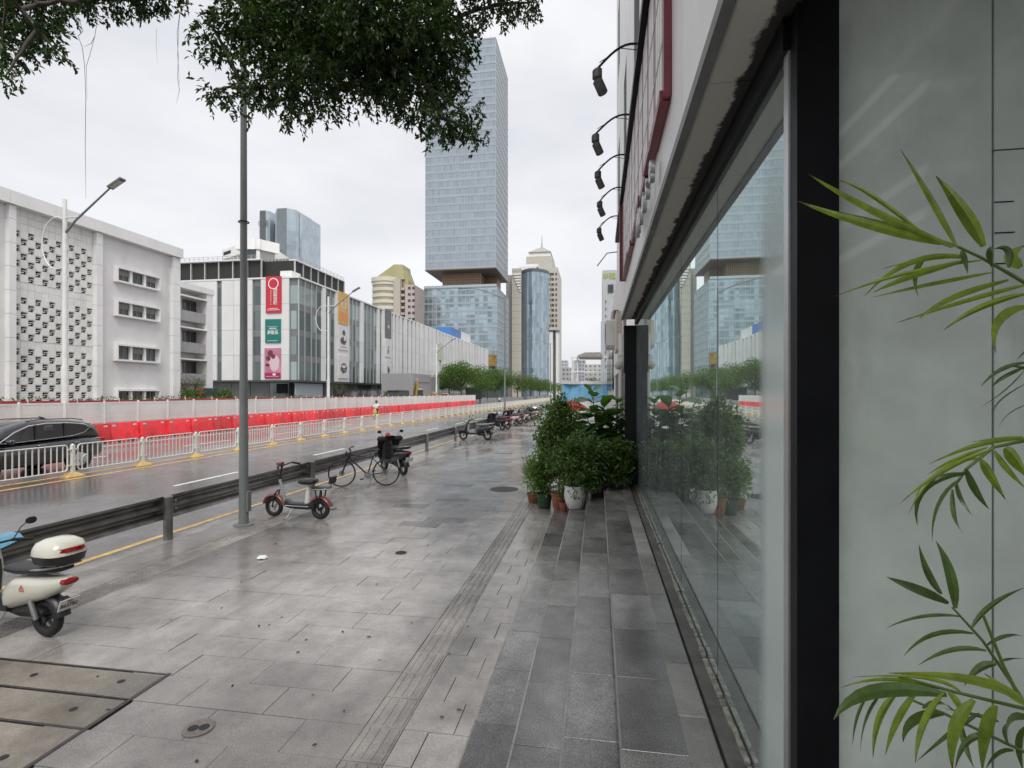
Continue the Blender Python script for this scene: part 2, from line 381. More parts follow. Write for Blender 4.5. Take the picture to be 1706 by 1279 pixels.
# ------------------------------------------------------------------ ground, road
struct('ground', MB().bx(-3000, 3000, -500, 4000, -.6, -.20), m_ground)
struct('road', MB().bx(-33.5, -7.10, -60, 900, -.30, -.15), m_asph)
KX = -7.10
struct('sidewalk_bed', MB().bx(KX+.005, .62, -12, 60, -.18, -.022), m_mortar)
mk = MB()
mk.bx(-7.72, -7.60, -40, 300, -.149, -.145); struct('road_marking', mk, m_yellow)
for x in (-15.30, -16.06):
    struct('road_marking', MB().bx(x-.07, x+.07, -40, 400, -.149, -.145), m_yellow)
for i in range(26):
    y = yx(290, -11.42) + (i-1)*7.2
    tag(MB().bx(-11.49, -11.35, y, y+2.6, -.149, -.145).build('lane_dash', m_white), kind='structure')
for i in range(26):
    y = 8 + i*7.2
    tag(MB().bx(-19.6, -19.46, y, y+3.2, -.149, -.145).build('lane_dash', m_white), kind='structure')
struct('road_marking', MB().bx(-23.3, -23.16, -40, 300, -.149, -.145), m_white)
# kerb
kerb = struct('kerb', MB().bx(KX-.0, KX+.30, -12, 400, -.30, -.03), m_mortar)
ks = MB().cbx(0, .30, .004, .994, -.12, 0, .012).mesh('kerb_stone', m_kerb)
for i in range(60):
    link('kerb_stone', ks, kerb, (KX-.004, -6 + i, random.uniform(-.003, .003)))
tag(MB().cbx(KX-.004, KX+.296, 54, 400, -.12, 0, .012).build('kerb_run', m_kerb, kerb), kind='stuff')
struct('gutter', MB().bx(-7.42, KX-.004, -12, 300, -.149, -.144), m_concrete)
# pavement tiles
side = struct('sidewalk', MB().bx(KX+.31, -.84, 44, 420, -.1, 0), m_pave)
PITCH, GAP = .365, .004
_tiles = {}
m_damp = mpave('damp darker paver', (.22, .205, .19), wet_lo=.04, wet_hi=.2, pv=.12, stain=.4)
DAMP = [on_z(a_, b_, 0) for a_, b_ in ((752,868),(772,870),(775,832),(740,832),(800,802),(792,786),(850,756),(765,810),(825,770),(700,842),(812,786),(735,871)  )]
def damp(x, y): return any(abs(x-p.x) < .36 and abs(y-p.y) < .19 for p in DAMP)
_dt = {}
def dtile(wd):
    k = round(wd, 3)
    if k not in _dt: _dt[k] = MB().cbx(GAP/2, k-GAP/2, GAP/2, PITCH-GAP/2, -.03, 0, .002).mesh('paver', m_damp)
    return _dt[k]
def tile(wd):
    k = round(wd, 3)
    if k not in _tiles: _tiles[k] = MB().cbx(GAP/2, k-GAP/2, GAP/2, PITCH-GAP/2, -.03, 0, .002).mesh('paver', m_pave)
    return _tiles[k]
XL, XT0, XT1, XR = KX+.30, -1.655, -1.365, -.83
TX0, TX1 = -6.12, -5.76
ntile = 0; far = MB(); fard = MB()
COVER = (-5.6, -3.56, 2.62, 3.99)
for r in range(-14, 115):
    y0 = 2.50 + r*PITCH
    xs = []
    off = (r % 2)*.365 + random.choice((0, 0, .12))
    x = TX1
    edges = [TX1]
    x = TX1 + (.73 - off if off else .73)
    while x < XT0 - .15: edges.append(x); x += .73
    edges.append(XT0)
    spans = [(XL, TX0)] + list(zip(edges[:-1], edges[1:]))
    if r % 2: spans += [(XT1, -1.0), (-1.0, XR)]
    else: spans += [(XT1, -1.18), (-1.18, XR)]
    for a, b in spans:
        if b - a < .03: continue
        if COVER[0] < (a+b)/2 < COVER[1]-.1 and COVER[2] < y0+PITCH/2 < COVER[3]: continue
        if y0 > 2.0 and ntile < 298:
            o = link('paver', (dtile if damp((a+b)/2, y0+PITCH/2) else tile)(b-a), side, (a, y0, random.uniform(-.0022, .0022)))
            o.rotation_euler = (random.uniform(-.003, .003), random.uniform(-.002, .002), 0); ntile += 1
        else:
            dz = random.uniform(-.002, .002)
            (fard if damp((a+b)/2, y0+PITCH/2) else far).cbx(a+GAP/2, b-GAP/2, y0+GAP/2, y0+PITCH-GAP/2, -.03, dz, .002)
tag(far.build('paver_field', m_pave, side), kind='stuff')
if fard.v: tag(fard.build('damp_paver_field', m_damp, side), kind='stuff')
# tactile guide strip (bars) and warning strip (studs)
tb = MB().cbx(.002, XT1-XT0-.002, .002, PITCH-.002, -.03, -.001, .002)
for j in range(4):
    xc = (j+.5)*(XT1-XT0)/4
    pts = [(xc-.020, .035), (xc-.012, .016), (xc+.012, .016), (xc+.020, .035), (xc+.020, PITCH-.035), (xc+.012, PITCH-.016), (xc-.012, PITCH-.016), (xc-.020, PITCH-.035)]
    sh = [(xc+(p[0]-xc)*.72, PITCH/2+(p[1]-PITCH/2)*.96) for p in pts]
    tb.loft([[(p[0], p[1], -.001) for p in pts], [(p[0], p[1], .004) for p in sh]])
tbm = tb.mesh('tactile_tile', m_tact); farT = MB()
for r in range(-8, 115):
    y0 = 2.50 + r*PITCH
    if 0 <= r < 42: link('tactile_tile', tbm, side, (XT0, y0, random.uniform(-.001, .002)))
    else: farT.add([(v[0]+XT0, v[1]+y0, v[2]) for v in tb.v], tb.f)
tag(farT.build('tactile_field', m_tact, side), kind='stuff')
ts = MB().cbx(.002, TX1-TX0-.002, .002, PITCH-.002, -.03, -.001, .002)
for i in range(6):
    for j in range(6):
        cx, cy = (i+.5)*(TX1-TX0)/6, (j+.5)*PITCH/6
        ts.loft([[(cx+a*.019, cy+b*.019, -.001) for a, b in ((-1,-1),(1,-1),(1,1),(-1,1))], [(cx+a*.011, cy+b*.011, .004) for a, b in ((-1,-1),(1,-1),(1,1),(-1,1))]])
tsm = ts.mesh('warning_tile', m_tact)
for r in range(-2, 62):
    link('warning_tile', tsm, side, (TX0, 2.5+r*PITCH, random.uniform(-.001, .001)))
# ------------------------------------------------------------------ steps
SX = [-.83, -.50, -.194, .114, .438]
steps = struct('steps', MB().bx(SX[0]+.02, .70, -4, 11.4, -.2, .03), m_mortar)
core = MB()
for i in range(1, 4): core.bx(SX[i]+.02, .62, -4, 11.4, .15*i-.1, .15*(i+1)-.038)
core.build('core', m_mortar, steps)
for i in range(4):
    z = .15*(i+1); wd = SX[i+1]-SX[i] + .012
    sm = MB().cbx(0, wd-.004, .003, .697, -.038, 0, .0022).mesh('step_slab', m_step)
    rm = MB().bx(.012, .02, .003, .697, -.13, -.038).mesh('riser_slab', m_step)
    nm = MB().bx(-.006, .0065, .004, .696, -.03, .0018).mesh('nosing_highlight', m_edge)  # thin pale strip, puts the tread edge highlight into colour
    y = -3.6 + (0.13, .42, .30, .02)[i]
    while y < 11.2:
        o = link('step_slab', sm, steps, (SX[i], y, z + random.uniform(-.0015, .0015)))
        link('nosing_highlight', nm, steps, (SX[i], y, z)); link('riser_slab', rm, steps, (SX[i], y, z)); y += .70
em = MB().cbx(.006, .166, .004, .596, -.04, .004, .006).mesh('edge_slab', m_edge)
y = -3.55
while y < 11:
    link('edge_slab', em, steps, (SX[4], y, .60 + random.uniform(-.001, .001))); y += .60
# terrace round the corner of the shop
struct('terrace', MB().bx(.608, 6.0, -6, 2.14, .2, .598), m_step)
# ------------------------------------------------------------------ pavement fittings
m_cover = mpave('worn concrete cover', (.27, .24, .20), wet_lo=.2, wet_hi=.5, pv=.1, stain=.5)
m_iron = mat('cast iron', (.075, .072, .07), .5, metal=.4, var=.4, vs=14, bump=.5, bs=80)
cov = thing('utility_cover', 'steel framed concrete utility cover of three panels set in pavement', 'cover', (0, 0, 0))
cx0, cx1 = -5.6, -3.62
fr = MB()
ys = [2.63, 3.225, 3.60, 3.965]
fr.bx(cx1, cx1+.030, ys[0], ys[-1]+.02, -.03, .006)
for yy in ys: fr.bx(cx0, cx1-.001, yy-.008, yy+.008, -.03, .0055)
fr.build('frame', m_iron, cov)
for a, b in zip(ys[:-1], ys[1:]):
    p = MB().cbx(cx0+.01, cx1-.008, a+.02, b-.02, -.03, .003, .004).build('panel', m_cover, cov)
    for hx in (-3.9, -4.75):
        h = MB()
        h.lathe([(.03, 0), (.03, .003), (.012, .004)], (hx+random.uniform(-.05, .05), (a+b)/2+random.uniform(-.04, .04), .002), 10); h.build('lifting_hole', m_rubber, p)
def manhole(loc, r, label, name='manhole_cover'):
    t = thing(name, label, 'manhole', loc)
    MB().lathe([(r, -.02), (r, .004), (r*.9, .006), (r*.9, .002)], (0, 0, 0), 32).build('ring', m_iron, t)
    p = MB()
    for i in range(-4, 5):
        for j in range(-4, 5):
            x, y = i*r*.19, j*r*.19
            if x*x + y*y < (r*.82)**2: p.box((x, y, .005), (r*.11, r*.11, .006))
    p.build('tread_pattern', m_iron, t)['kind'] = 'stuff'; return t
a = on_z(840, 815, 0); manhole((a.x, a.y, .003), .36, 'round cast iron manhole cover in the pavement near the potted plants')
a = on_z(668, 921, 0); manhole((a.x, a.y, .003), .085, 'small round valve cover in the middle of the pavement', 'valve_cover')
a = on_z(331, 1213, 0)
t = thing('drain_cap', 'broken oval drain cap with two dark holes in foreground pavement', 'drain', (a.x, a.y, .002), R(20))
MB().lathe([(.105, -.01), (.105, .004), (.085, .008), (.075, .003)], n=24).build('rim', m_cover, t, 40)
for s in (-1, 1): MB().lathe([(.036, 0), (.036, .0045)], (s*.036, 0, .0005), 14).build('hole', m_rubber, t)
a = on_z(437, 930, 0)
tis = MB(); rr = random.Random(3); n = 14
ring = [[(math.cos(6.283*j/n)*q*(.085+rr.uniform(-.02, .02)), math.sin(6.283*j/n)*q*(.06+rr.uniform(-.015, .015)), z+rr.uniform(0, .012)) for j in range(n)] for q, z in ((1, .002), (.75, .02), (.4, .03), (.1, .022))]
tis.loft(ring); o = tis.build('tissue', mat('white tissue', (.8, .8, .8), .8, var=.05), None, 60)
o.location = (a.x, a.y, .002); tag(o, 'crumpled white tissue lying on the pavement behind the lamp pole', 'litter')
# leaf litter and twigs
m_dead = mat('dead leaf', (.05, .035, .02), .6, var=.4, pv=.5)
lp = []
for px, py in [(603,663),(262,877),(205,505),(390,590),(1340,1000),(1282,1037),(930,648),(1390,595),(785,625),(580,720),(975,755),(300,375),(337,333),(640,1175),(795,1010),(430,585),(485,555),(90,1255),(635,925)]:
    fx, fy = 300+px/2.914, 840+py/2.914
    q = on_z(fx, fy, 0); lp.append((q.x, q.y, .006))
for i in range(22):
    lp.append((random.uniform(-6, -1), random.uniform(3, 14), .005))
lp = [p for p in lp if p[0] < -.9]
dv = [(math.cos(t), math.sin(t), random.uniform(-.05, .25)) for t in RS.rand(len(lp))*6.28]
tag(link('leaf_litter', leaf_mesh('leaf_litter', lp, dv, RS.uniform(.02, .06, len(lp)), RS.uniform(.008, .03, len(lp)), m_dead, LEAF_M)), 'scattered small dead leaves and twigs on the damp pavement', 'leaf litter', kind='stuff')
# ------------------------------------------------------------------ shop building
GX = .73; ZS = 3.84; Y0, Y1 = 2.143, 10.45
m_glass = mshopglass('shop glass')
shop = thing('shop_building', 'glass fronted corner shop with white cladding overhang at right', 'building', (GX, Y0, .6))
def sp(mb, name, m, smooth=None, parent=None):
    o = mb.build(name, m, None, smooth); o.parent = parent or shop
    o.matrix_parent_inverse = Matrix.Translation((-GX, -Y0, -.6)); return o
# sill
m_sill = mat('grimy stone sill', (.10, .095, .085), .6, var=.5, vs=6, bump=.6, bs=30)
sp(MB().bx(.618, GX+.06, Y0+.02, Y1, .50, .612), 'sill', m_sill)
m_seal = mat('peeling sealant', (.32, .31, .26), .7, var=.6, vs=16, bump=.8, bs=40)
se = MB(); rr = random.Random(5); yy = Y0+.05
while yy < Y1:
    l = rr.uniform(.06, .3); se.bx(GX-.030+rr.uniform(-.008, .004), GX-.008, yy, yy+l, .612, .612+rr.uniform(.006, .02)); yy += l+rr.uniform(0, .03)
sp(se, 'sealant_bead', m_seal)
py_ = [Y0+.07, 3.42, 4.86, 6.28, 7.70, 9.06, Y1-.04]
for a, b in zip(py_[:-1], py_[1:]):
    sp(MB().bx(GX, GX+.012, a+.003, b-.003, .614, ZS-.13), 'glass_pane', m_glass)
    if b < Y1-.1: sp(MB().bx(GX-.001, GX+.014, b-.003, b+.003, .614, ZS-.13), 'silicone_joint', m_black)
sp(MB().bx(GX-.03, GX+.09, Y0+.02, Y1, ZS-.13, ZS-.002), 'header_beam', m_black)
m_film, ntf, bf = newmat('faded mint window film')
bf.inputs['Base Color'].default_value = (.62, .72, .68, 1); bf.inputs['Roughness'].default_value = .12
gf = N(ntf, 'ShaderNodeNewGeometry'); sf = N(ntf, 'ShaderNodeSeparateXYZ'); ntf.links.new(gf.outputs['Position'], sf.inputs[0])
rf_ = N(ntf, 'ShaderNodeMapRange', interpolation_type='SMOOTHSTEP'); rf_.inputs['From Min'].default_value = 2.60; rf_.inputs['From Max'].default_value = 2.42; rf_.inputs['To Max'].default_value = .88; ntf.links.new(sf.outputs[1], rf_.inputs[0])
rz_ = N(ntf, 'ShaderNodeMapRange', interpolation_type='SMOOTHSTEP'); rz_.inputs['From Min'].default_value = 3.55; rz_.inputs['From Max'].default_value = 2.4; ntf.links.new(sf.outputs[2], rz_.inputs[0])
mf_ = N(ntf, 'ShaderNodeMath', operation='MULTIPLY'); ntf.links.new(rf_.outputs[0], mf_.inputs[0]); ntf.links.new(rz_.outputs[0], mf_.inputs[1])
ntf.links.new(mf_.outputs[0], bf.inputs['Alpha'])
sp(MB().bx(GX-.003, GX-.0005, Y0+.069, 2.62, .616, 3.6), 'film_strip', m_film)
sp(MB().bx(GX-.012, GX+.03, Y0+.018, Y0+.068, .612, ZS-.132), 'edge_trim', m_alu)
sp(MB().cbx(GX-.004, GX+.139, Y0-.05, Y0+.016, .598, ZS+.6, .004), 'corner_post', m_black)
# frosted glass wall that faces the camera
m_frost = mat('back painted glass', (.64, .71, .66), .04, var=.10, vs=4.5, spec=1.0, dirt=.26, coat=1.0)
fx = [GX+.142, xy(1655, Y0), xy(1655, Y0)+.50, xy(1655, Y0)+1.0, xy(1655, Y0)+1.5]
for i, (a, b) in enumerate(zip(fx[:-1], fx[1:])):
    if i == 0: sp(MB().bx(a, b-.0055, Y0, Y0+.03, .6, ZS+.6), 'frosted_panel', m_frost)
    else:
        zz = [.6, 3.268, ZS+.6]
        for z0, z1 in zip(zz[:-1], zz[1:]): sp(MB().bx(a+.004, b-.004, Y0+.002, Y0+.03, z0+.003, z1-.003), 'frosted_panel', m_frost)
sp(MB().bx(GX+.1, fx[-1], Y0+.031, Y0+.06, .6, ZS+.6), 'wall_backing', m_black)
ck = MB(); rr = random.Random(11)
for z in (3.08, 2.97, 2.86):
    ck.bx(fx[1]+.004, fx[1]+.05+rr.random()*.03, Y0-.0015, Y0+.001, z, z+.0035)
sp(ck, 'seal_stain', m_black)['kind'] = 'stuff'
# inside of the shop
m_int = mat('shop interior paint', (.28, .31, .30), .7, var=.1, vs=.7)
sp(MB().bx(GX+.1, 5.2, Y0+.3, Y1, .5, .60), 'interior_floor', mat('interior floor', (.16, .16, .155), .3))
sp(MB().bx(5.2, 5.3, Y0+.06, Y1, .5, ZS), 'interior_wall', m_int)
sp(MB().bx(GX+.1, 5.2, Y1-.02, Y1+.1, .5, ZS), 'interior_wall', m_int)
sp(MB().bx(GX+.1, 5.2, Y0+.06, Y1, ZS-.01, ZS+.1), 'interior_ceiling', m_int)
sp(MB().bx(GX+.03, GX+.38, Y0+.07, Y0+.27, .6, ZS-.14), 'interior_column', mat('mint white plaster', (.62, .70, .66), .6, var=.04))
# overhang: soffit, fascia, upper storeys
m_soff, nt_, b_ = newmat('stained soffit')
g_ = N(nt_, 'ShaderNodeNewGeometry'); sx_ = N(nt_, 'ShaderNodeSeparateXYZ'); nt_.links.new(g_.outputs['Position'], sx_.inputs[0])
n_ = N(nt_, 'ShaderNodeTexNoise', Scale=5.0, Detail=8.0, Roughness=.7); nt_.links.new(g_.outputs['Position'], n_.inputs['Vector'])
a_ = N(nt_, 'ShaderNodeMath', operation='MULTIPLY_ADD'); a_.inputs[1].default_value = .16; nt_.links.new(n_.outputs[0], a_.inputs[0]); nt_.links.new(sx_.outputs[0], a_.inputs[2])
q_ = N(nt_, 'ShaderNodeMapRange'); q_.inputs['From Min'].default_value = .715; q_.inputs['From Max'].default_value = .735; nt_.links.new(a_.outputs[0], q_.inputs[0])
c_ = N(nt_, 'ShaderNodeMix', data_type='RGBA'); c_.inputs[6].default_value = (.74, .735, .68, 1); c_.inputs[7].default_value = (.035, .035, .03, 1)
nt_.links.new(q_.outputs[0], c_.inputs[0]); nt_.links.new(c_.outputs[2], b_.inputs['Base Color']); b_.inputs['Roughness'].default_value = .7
FX = .455
YA = -1.2                              # the overhang runs on past the camera
for i in range(9):
    a = Y0-.66 + i*1.10; b = min(a+1.094, 10.62)
    sp(MB().bx(FX+.045, GX+.01, a, b, ZS, ZS+.03), 'soffit_panel', m_soff)
sp(MB().bx(FX-.004, FX+.044, Y0-.66, 10.62, ZS-.012, ZS+.05), 'drip_trim', mat('grey trim', (.20, .20, .19), .5, var=.3, vs=5))
i = 0; yy = Y0-.66
while yy < 10.6:
    b = min(yy+1.5, 10.62)
    sp(MB().bx(FX, FX+.06, yy+.003, b-.003, ZS+.052, 5.46), 'fascia_panel', m_wpanel); yy += 1.5
sp(MB().bx(FX+.061, 5.3, Y0-.046, 10.6, ZS+.101, 5.45), 'fascia_core', m_black)
sp(MB().bx(.62, 5.3, Y0-.05, 17.2, 5.47, 24), 'upper_wall', m_darkin)
UX = .60
for k in range(13):
    a = Y0-.06 + k*1.17; b = a+1.162
    for j in range(9):
        z0 = 5.47 + j*2.05
        if k % 3 == 2 and j % 2 == 1: sp(MB().bx(UX+.012, UX+.02, a+.006, b, z0, z0+2.04), 'window_pane', m_darkin)
        else: sp(MB().bx(UX, UX+.02, a+.006, b, z0+.004, z0+2.046), 'cladding_panel', m_wpanel)
sp(MB().bx(FX+.11, 3.04, .85, Y0-.062, 4.28, 4.42), 'shade_slab', mat('grey shade board', (.16, .16, .155), .6, var=.1))  # unseen slab added to darken the top of the frosted wall
for k in range(4): sp(MB().bx(1.15+k*.5, 1.21+k*.5, 0.9, Y0-.10, 4.255, 4.279), 'shade_slab_batten', m_wpaint)  # white battens under the added slab
# far post, dark box over it and the small shops behind
sp(MB().cbx(.52, GX+.1, Y1-.02, Y1+.16, .5, ZS-.14, .004), 'end_post', m_black)
sp(MB().bx(.50, GX-.01, Y1-.03, Y1+.2, ZS-1.05, ZS-.145), 'post_box', m_black)
sp(MB().bx(.55, 5.3, 10.7, 17.2, 0, 2.9), 'lower_wall', mat('dim shop front', (.10, .095, .09), .5, var=.4, vs=2))
sp(MB().bx(.50, .56, 10.7, 17.2, 2.9, 5.46), 'lower_fascia', m_wpanel)
wm = mat('purlish white wall', (.55, .52, .53), .5, var=.1)
for k, (ya, yb) in enumerate(((11.2, 12.4), (13.0, 14.2), (15.2, 16.4))):
    sp(MB().bx(.38, .50, ya, yb, 3.3+.3*k, 4.1+.3*k), 'shop_signboard', (mat('cream sign', (.55, .50, .42), .5), mat('plum sign', (.16, .06, .08), .5), wm)[k])
aw = MB(); 0 and aw.prism([(-.15, 2.95), (.52, 3.30), (.52, 3.24), (-.15, 2.89)], 'y', 11.0, 12.9)
ac = thing('air_conditioner', 'white outdoor air conditioner unit high on the wall beyond the black post', 'air conditioner', (.34, 12.9, 3.5))
MB().cbx(-.16, .15, -.42, .42, 0, .6, .02).build('case', m_wpaint, ac)
g = MB()
for r in (.08, .14, .2, .25): g.torus((-.165, -.1, .3), r, .006, 20, 4, axis='x')
g.build('fan_grille', m_blackp, ac)
MB().bx(-.15, .16, -.4, .4, -.05, -.004).build('bracket', m_steel, ac)
sp(MB().cyl((.46, 10.95, 0), (.46, 10.95, 3.6), .045, n=10), 'downpipe', m_wpaint)
cc = thing('security_camera', 'white dome security camera on a bracket beside the downpipe', 'camera', (.40, 10.9, 2.95))
MB().lathe([(.02, .1), (.07, .09), (.085, .04), (.08, 0), (.045, -.06), (.01, -.08)], n=16).build('dome', m_wpaint, cc, 50)
MB().tube([(0, 0, .09), (0, 0, .2), (.12, 0, .25)], .018).build('bracket', m_wpaint, cc)
# ------------------------------------------------------------------ sign on the fascia
m_red = mat('dark red enamel', (.16, .018, .028), .35, var=.2, vs=4)
sign = thing('shop_sign', 'long ribbed white shop sign in a dark red frame with black top trim', 'sign', (FX, 3.5, 4.3))
SY0, SY1, SZ0, SZ1 = 3.45, 8.9, 4.27, 5.52
def sg(mb, name, m, smooth=None):
    o = mb.build(name, m, None, smooth); o.parent = sign; o.matrix_parent_inverse = Matrix.Translation((-FX, -3.5, -4.3)); return o
m_rib = mat('white sign rib', (.70, .66, .64), .35, var=.1)
k = 0; yy = SY0+.06
while yy < SY1-.1:
    sg(MB().cbx(FX-.05, FX-.003, yy, yy+.105, SZ0+.05, SZ1-.03, .006), 'sign_rib', m_rib if k % 4 != 3 else m_red); yy += .13; k += 1
for j, z in enumerate((4.62, 5.05)): sg(MB().bx(FX-.054, FX-.05, SY0, SY1, z, z+.018), 'sign_rail', m_alu)
# stepped red frame
rr = random.Random(2); yy = SY0
while yy < SY1:
    l = rr.uniform(.35, .75); dx = rr.choice((0, .012, .026)); dz = rr.uniform(-.01, .02)
    sg(MB().bx(FX-.07+dx, FX-.004, yy, min(SY1, yy+l)-.004, SZ0-.02+dz, SZ0+.05+dz), 'frame_segment', m_red); yy += l
sg(MB().bx(FX-.05, FX-.004, SY0-.05, SY0-.004, SZ0-.02, SZ1-.02), 'frame_upright', m_red)
sg(MB().bx(FX-.10, FX-.004, SY1, SY1+.07, SZ0-.02, SZ1-.02), 'frame_upright', m_red)
sg(MB().bx(FX-.10, FX+.05, 2.2, 11.2, SZ1, SZ1+.09), 'top_trim', m_black)
for k, ch in enumerate('House'):
    o = text('sign_letter', ch, .33, basis((FX-.06, 5.35-k*.33, 4.06), (0, -1, 0), (0, 0, 1)), m_alu, None, .018, bold=.004)
    o.parent = sign; o.matrix_parent_inverse = Matrix.Translation((-FX, -3.5, -4.3))
m_lamp = mat('weathered lamp housing', (.07, .068, .062), .5, var=.4, vs=12)
def sign_lamp(Y, label, tip):
    t = thing('sign_lamp', label, 'lamp', (FX-.03, Y, SZ1+.08), 0, 'gooseneck lamps along the shop sign')
    e = Vector(tip)
    pts = []
    for i in range(11):
        u = i/10; p = Vector((0, 0, 0)).lerp(e, u); p.z += .10*math.sin(u*math.pi)*(1-u*.2) + .02; pts.append(p)
    MB().tube(pts, .011, 8).build('arm', m_black, t, 50)
    MB().tube([(0, .02, -.02), (e.x*.5, .03, .03), (e.x*.95, .02, e.z+.09)], .004, 6).build('cable', m_rubber, t)
    ax = Vector((.10, .04, -.9)).normalized(); b = e + Vector((0, 0, .0))
    h = MB().tube([b+Vector((-.005, 0, .02)), b+Vector((0, 0, .005)), b+Vector((0, 0, -.07)), b+Vector((0, 0, -.085))], [.026, .046, .046, .03], 14)
    h.build('driver_box', m_lamp, t, 40)
    c = b+Vector((0, 0, -.085)); d = Vector((.40, .1, -.9)).normalized()
    MB().tube([c, c+d*.01, c+d*.13, c+d*.14], [.035, .048, .048, .04], 14).build('lamp_head', m_lamp, t, 40)
hd = [(995,118),(992,226),(996,287),(999,337),(998,381)]
lab = ['nearest', 'second nearest', 'middle', 'second farthest', 'farthest']
for (px, py), l in zip(hd, lab):
    q = at(px, py, (5.42-H)*F/(HOR-py)); sign_lamp(q.y, l + ' of the five gooseneck lamps above the shop sign', (q.x-(FX-.03), 0, q.z-(SZ1+.08)))
o = MB().tube([(FX-.03, 12.0, SZ1+.02), (FX-.25, 12.0, SZ1+.0), (FX-.47, 12.0, SZ1-.28)], .012, 6).build('broken_lamp_arm', m_black)
tag(o, 'thin bare lamp arm without a head past the last gooseneck lamp', 'lamp arm')
# ------------------------------------------------------------------ neighbour behind the camera (seen in the frosted wall)
nb = thing('neighbour_building', 'grey shop building behind, mirrored faintly in the frosted wall', 'building', (3.0, -4, .6))
def nbp(mb, n, m):
    o = mb.build(n, m); o.parent = nb; o.matrix_parent_inverse = Matrix.Translation((-3.0, 4, -.6))
nbp(MB().bx(3.05, 9, -26, -.6, .6, 14), 'wall', mat('neighbour render', (.09, .092, .09), .7, var=.15, vs=.5))
for z in (3.86, 4.22, 4.92, 5.28, 6.6): nbp(MB().bx(2.7, 3.05, -26, -.6, z, z+.09), 'ledge', m_wpaint)
nbp(MB().bx(2.98, 3.05, -18, -3, 4.35, 4.85), 'signboard', mat('neighbour sign', (.30, .33, .32), .5))
struct('sidewalk_side_strip', MB().bx(-.838, .55, 11.42, 420, -.1, -.002), m_pave)
# ------------------------------------------------------------------ guardrail
RX = -6.93; py0 = yx(280, RX); pitch = (yx(711, RX) - py0)/3
gr = thing('guardrail', 'weathered steel guardrail between pavement and road', 'guardrail', (RX, py0, 0))
def W(y0, y1):
    prof = [(0, .0), (-.012, .03), (-.085, .075), (-.085, .105), (-.005, .145), (-.005, .17), (-.085, .21), (-.085, .24), (-.012, .285), (0, .315)]
    p2 = prof + [(x+.006, z) for x, z in prof[::-1]]
    return MB().prism([(x-.06, z*1.2+.335) for x, z in p2], 'y', y0, y1)
pm = MB().tube([(0, 0, -.02), (0, 0, .70), (0, 0, .715)], [.07, .07, .055], 16).mesh('post', m_rail, 40)
bm_ = W(0, pitch*1.0+.12).mesh('beam', m_rail)
bo = MB()
for dy in (.10, .22):
    for z in (.47, .60): bo.lathe([(.018, -.012), (.018, .0), (.01, .006)], (-.05, dy, z), 8, 'x')
bom = bo.mesh('bolt_set', m_steel)
for i in range(-3, 13):
    link('post', pm, gr, (0, i*pitch, 0))
    b = link('beam', bm_, gr, (.0015*(i % 2), i*pitch, random.uniform(-.006, .006)))
    b.rotation_euler.x = random.uniform(-.002, .002)
    tag(link('bolt_set', bom, b), kind='stuff')
    MB().box((-.045, i*pitch, .53), (.05, .09, .16)).build('spacer', m_rail, gr)
# ------------------------------------------------------------------ white road fence
FXX = -15.68; fy0 = yx(121, FXX); FP = 2.48
m_fence = mat('white fence enamel', (.70, .71, .66), .4, var=.08, vs=3, dirt=.2)
m_fbase = mat('yellow fence foot', (.58, .40, .15), .55, var=.2, vs=8, dirt=.3)
def rrect(y0, y1, z0, z1, r=.10):
    pts = []
    for cy, cz, a0 in ((y1-r, z1-r, 0), (y0+r, z1-r, 90), (y0+r, z0+r, 180), (y1-r, z0+r, 270)):
        for k in range(4):
            a = R(a0 + 30*k); pts.append((0, cy + r*math.cos(a), cz + r*math.sin(a)))
    return pts + [pts[0], pts[1]]
fm_frame = MB().tube(rrect(.16, FP-.16, .20, .98), .022, 6).mesh('frame', m_fence, 50)
fm_bar = MB().box((0, 0, .59), (.018, .030, .76)).mesh('bar', m_fence)
fm_post = MB().bx(-.045, .045, -.045, .045, .03, .97).lathe([(.05, .97), (.03, 1.0), (.005, 1.01)], (0, 0, 0), 10).mesh('post', m_fence)
fm_base = MB().loft([[(a*.17, b*.26, 0) for a, b in ((-1,-1),(1,-1),(1,1),(-1,1))], [(a*.17, b*.26, .03) for a, b in ((-1,-1),(1,-1),(1,1),(-1,1))], [(a*.06, b*.08, .15) for a, b in ((-1,-1),(1,-1),(1,1),(-1,1))]]).mesh('base', m_fbase)
brk = MB()
for z in (.36, .84):
    brk.bx(-.03, .03, -.17, -.045, z-.02, z+.02); brk.bx(-.03, .03, .045, .17, z-.02, z+.02)
fm_brk = brk.mesh('bracket', m_fence)
farf = MB().tube(rrect(.16, FP-.16, .20, .98), .022, 4)
for k in range(12): farf.box((0, .30+k*(FP-.6)/11, .59), (.018, .030, .76))
farf.bx(-.045, .045, -.045, .045, .03, 1.0)
for z in (.36, .84): farf.bx(-.03, .03, -.17, .17, z-.02, z+.02)
fm_far = farf.mesh('panel', m_fence)
for i in range(-2, 92):
    t = thing('road_fence', 'white tubular road fence section on a yellow foot along the road centre', 'fence', (FXX, fy0+i*FP, -.15), random.uniform(-.006, .006), 'fence sections dividing the road')
    if i in (-1, 0, 1): t['label'] = ('white road fence section in front of the black suv cabin', 'white road fence section in front of the black suv tail', 'first white road fence section right of the black suv')[i+1]
    link('base', fm_base, t)
    if i < 14:
        link('post', fm_post, t); f_ = link('frame', fm_frame, t); link('bracket', fm_brk, t)
        for k in range(12): link('bar', fm_bar, f_, (0, .30+k*(FP-.6)/11, 0))
    else: tag(link('panel', fm_far, t), kind='stuff')
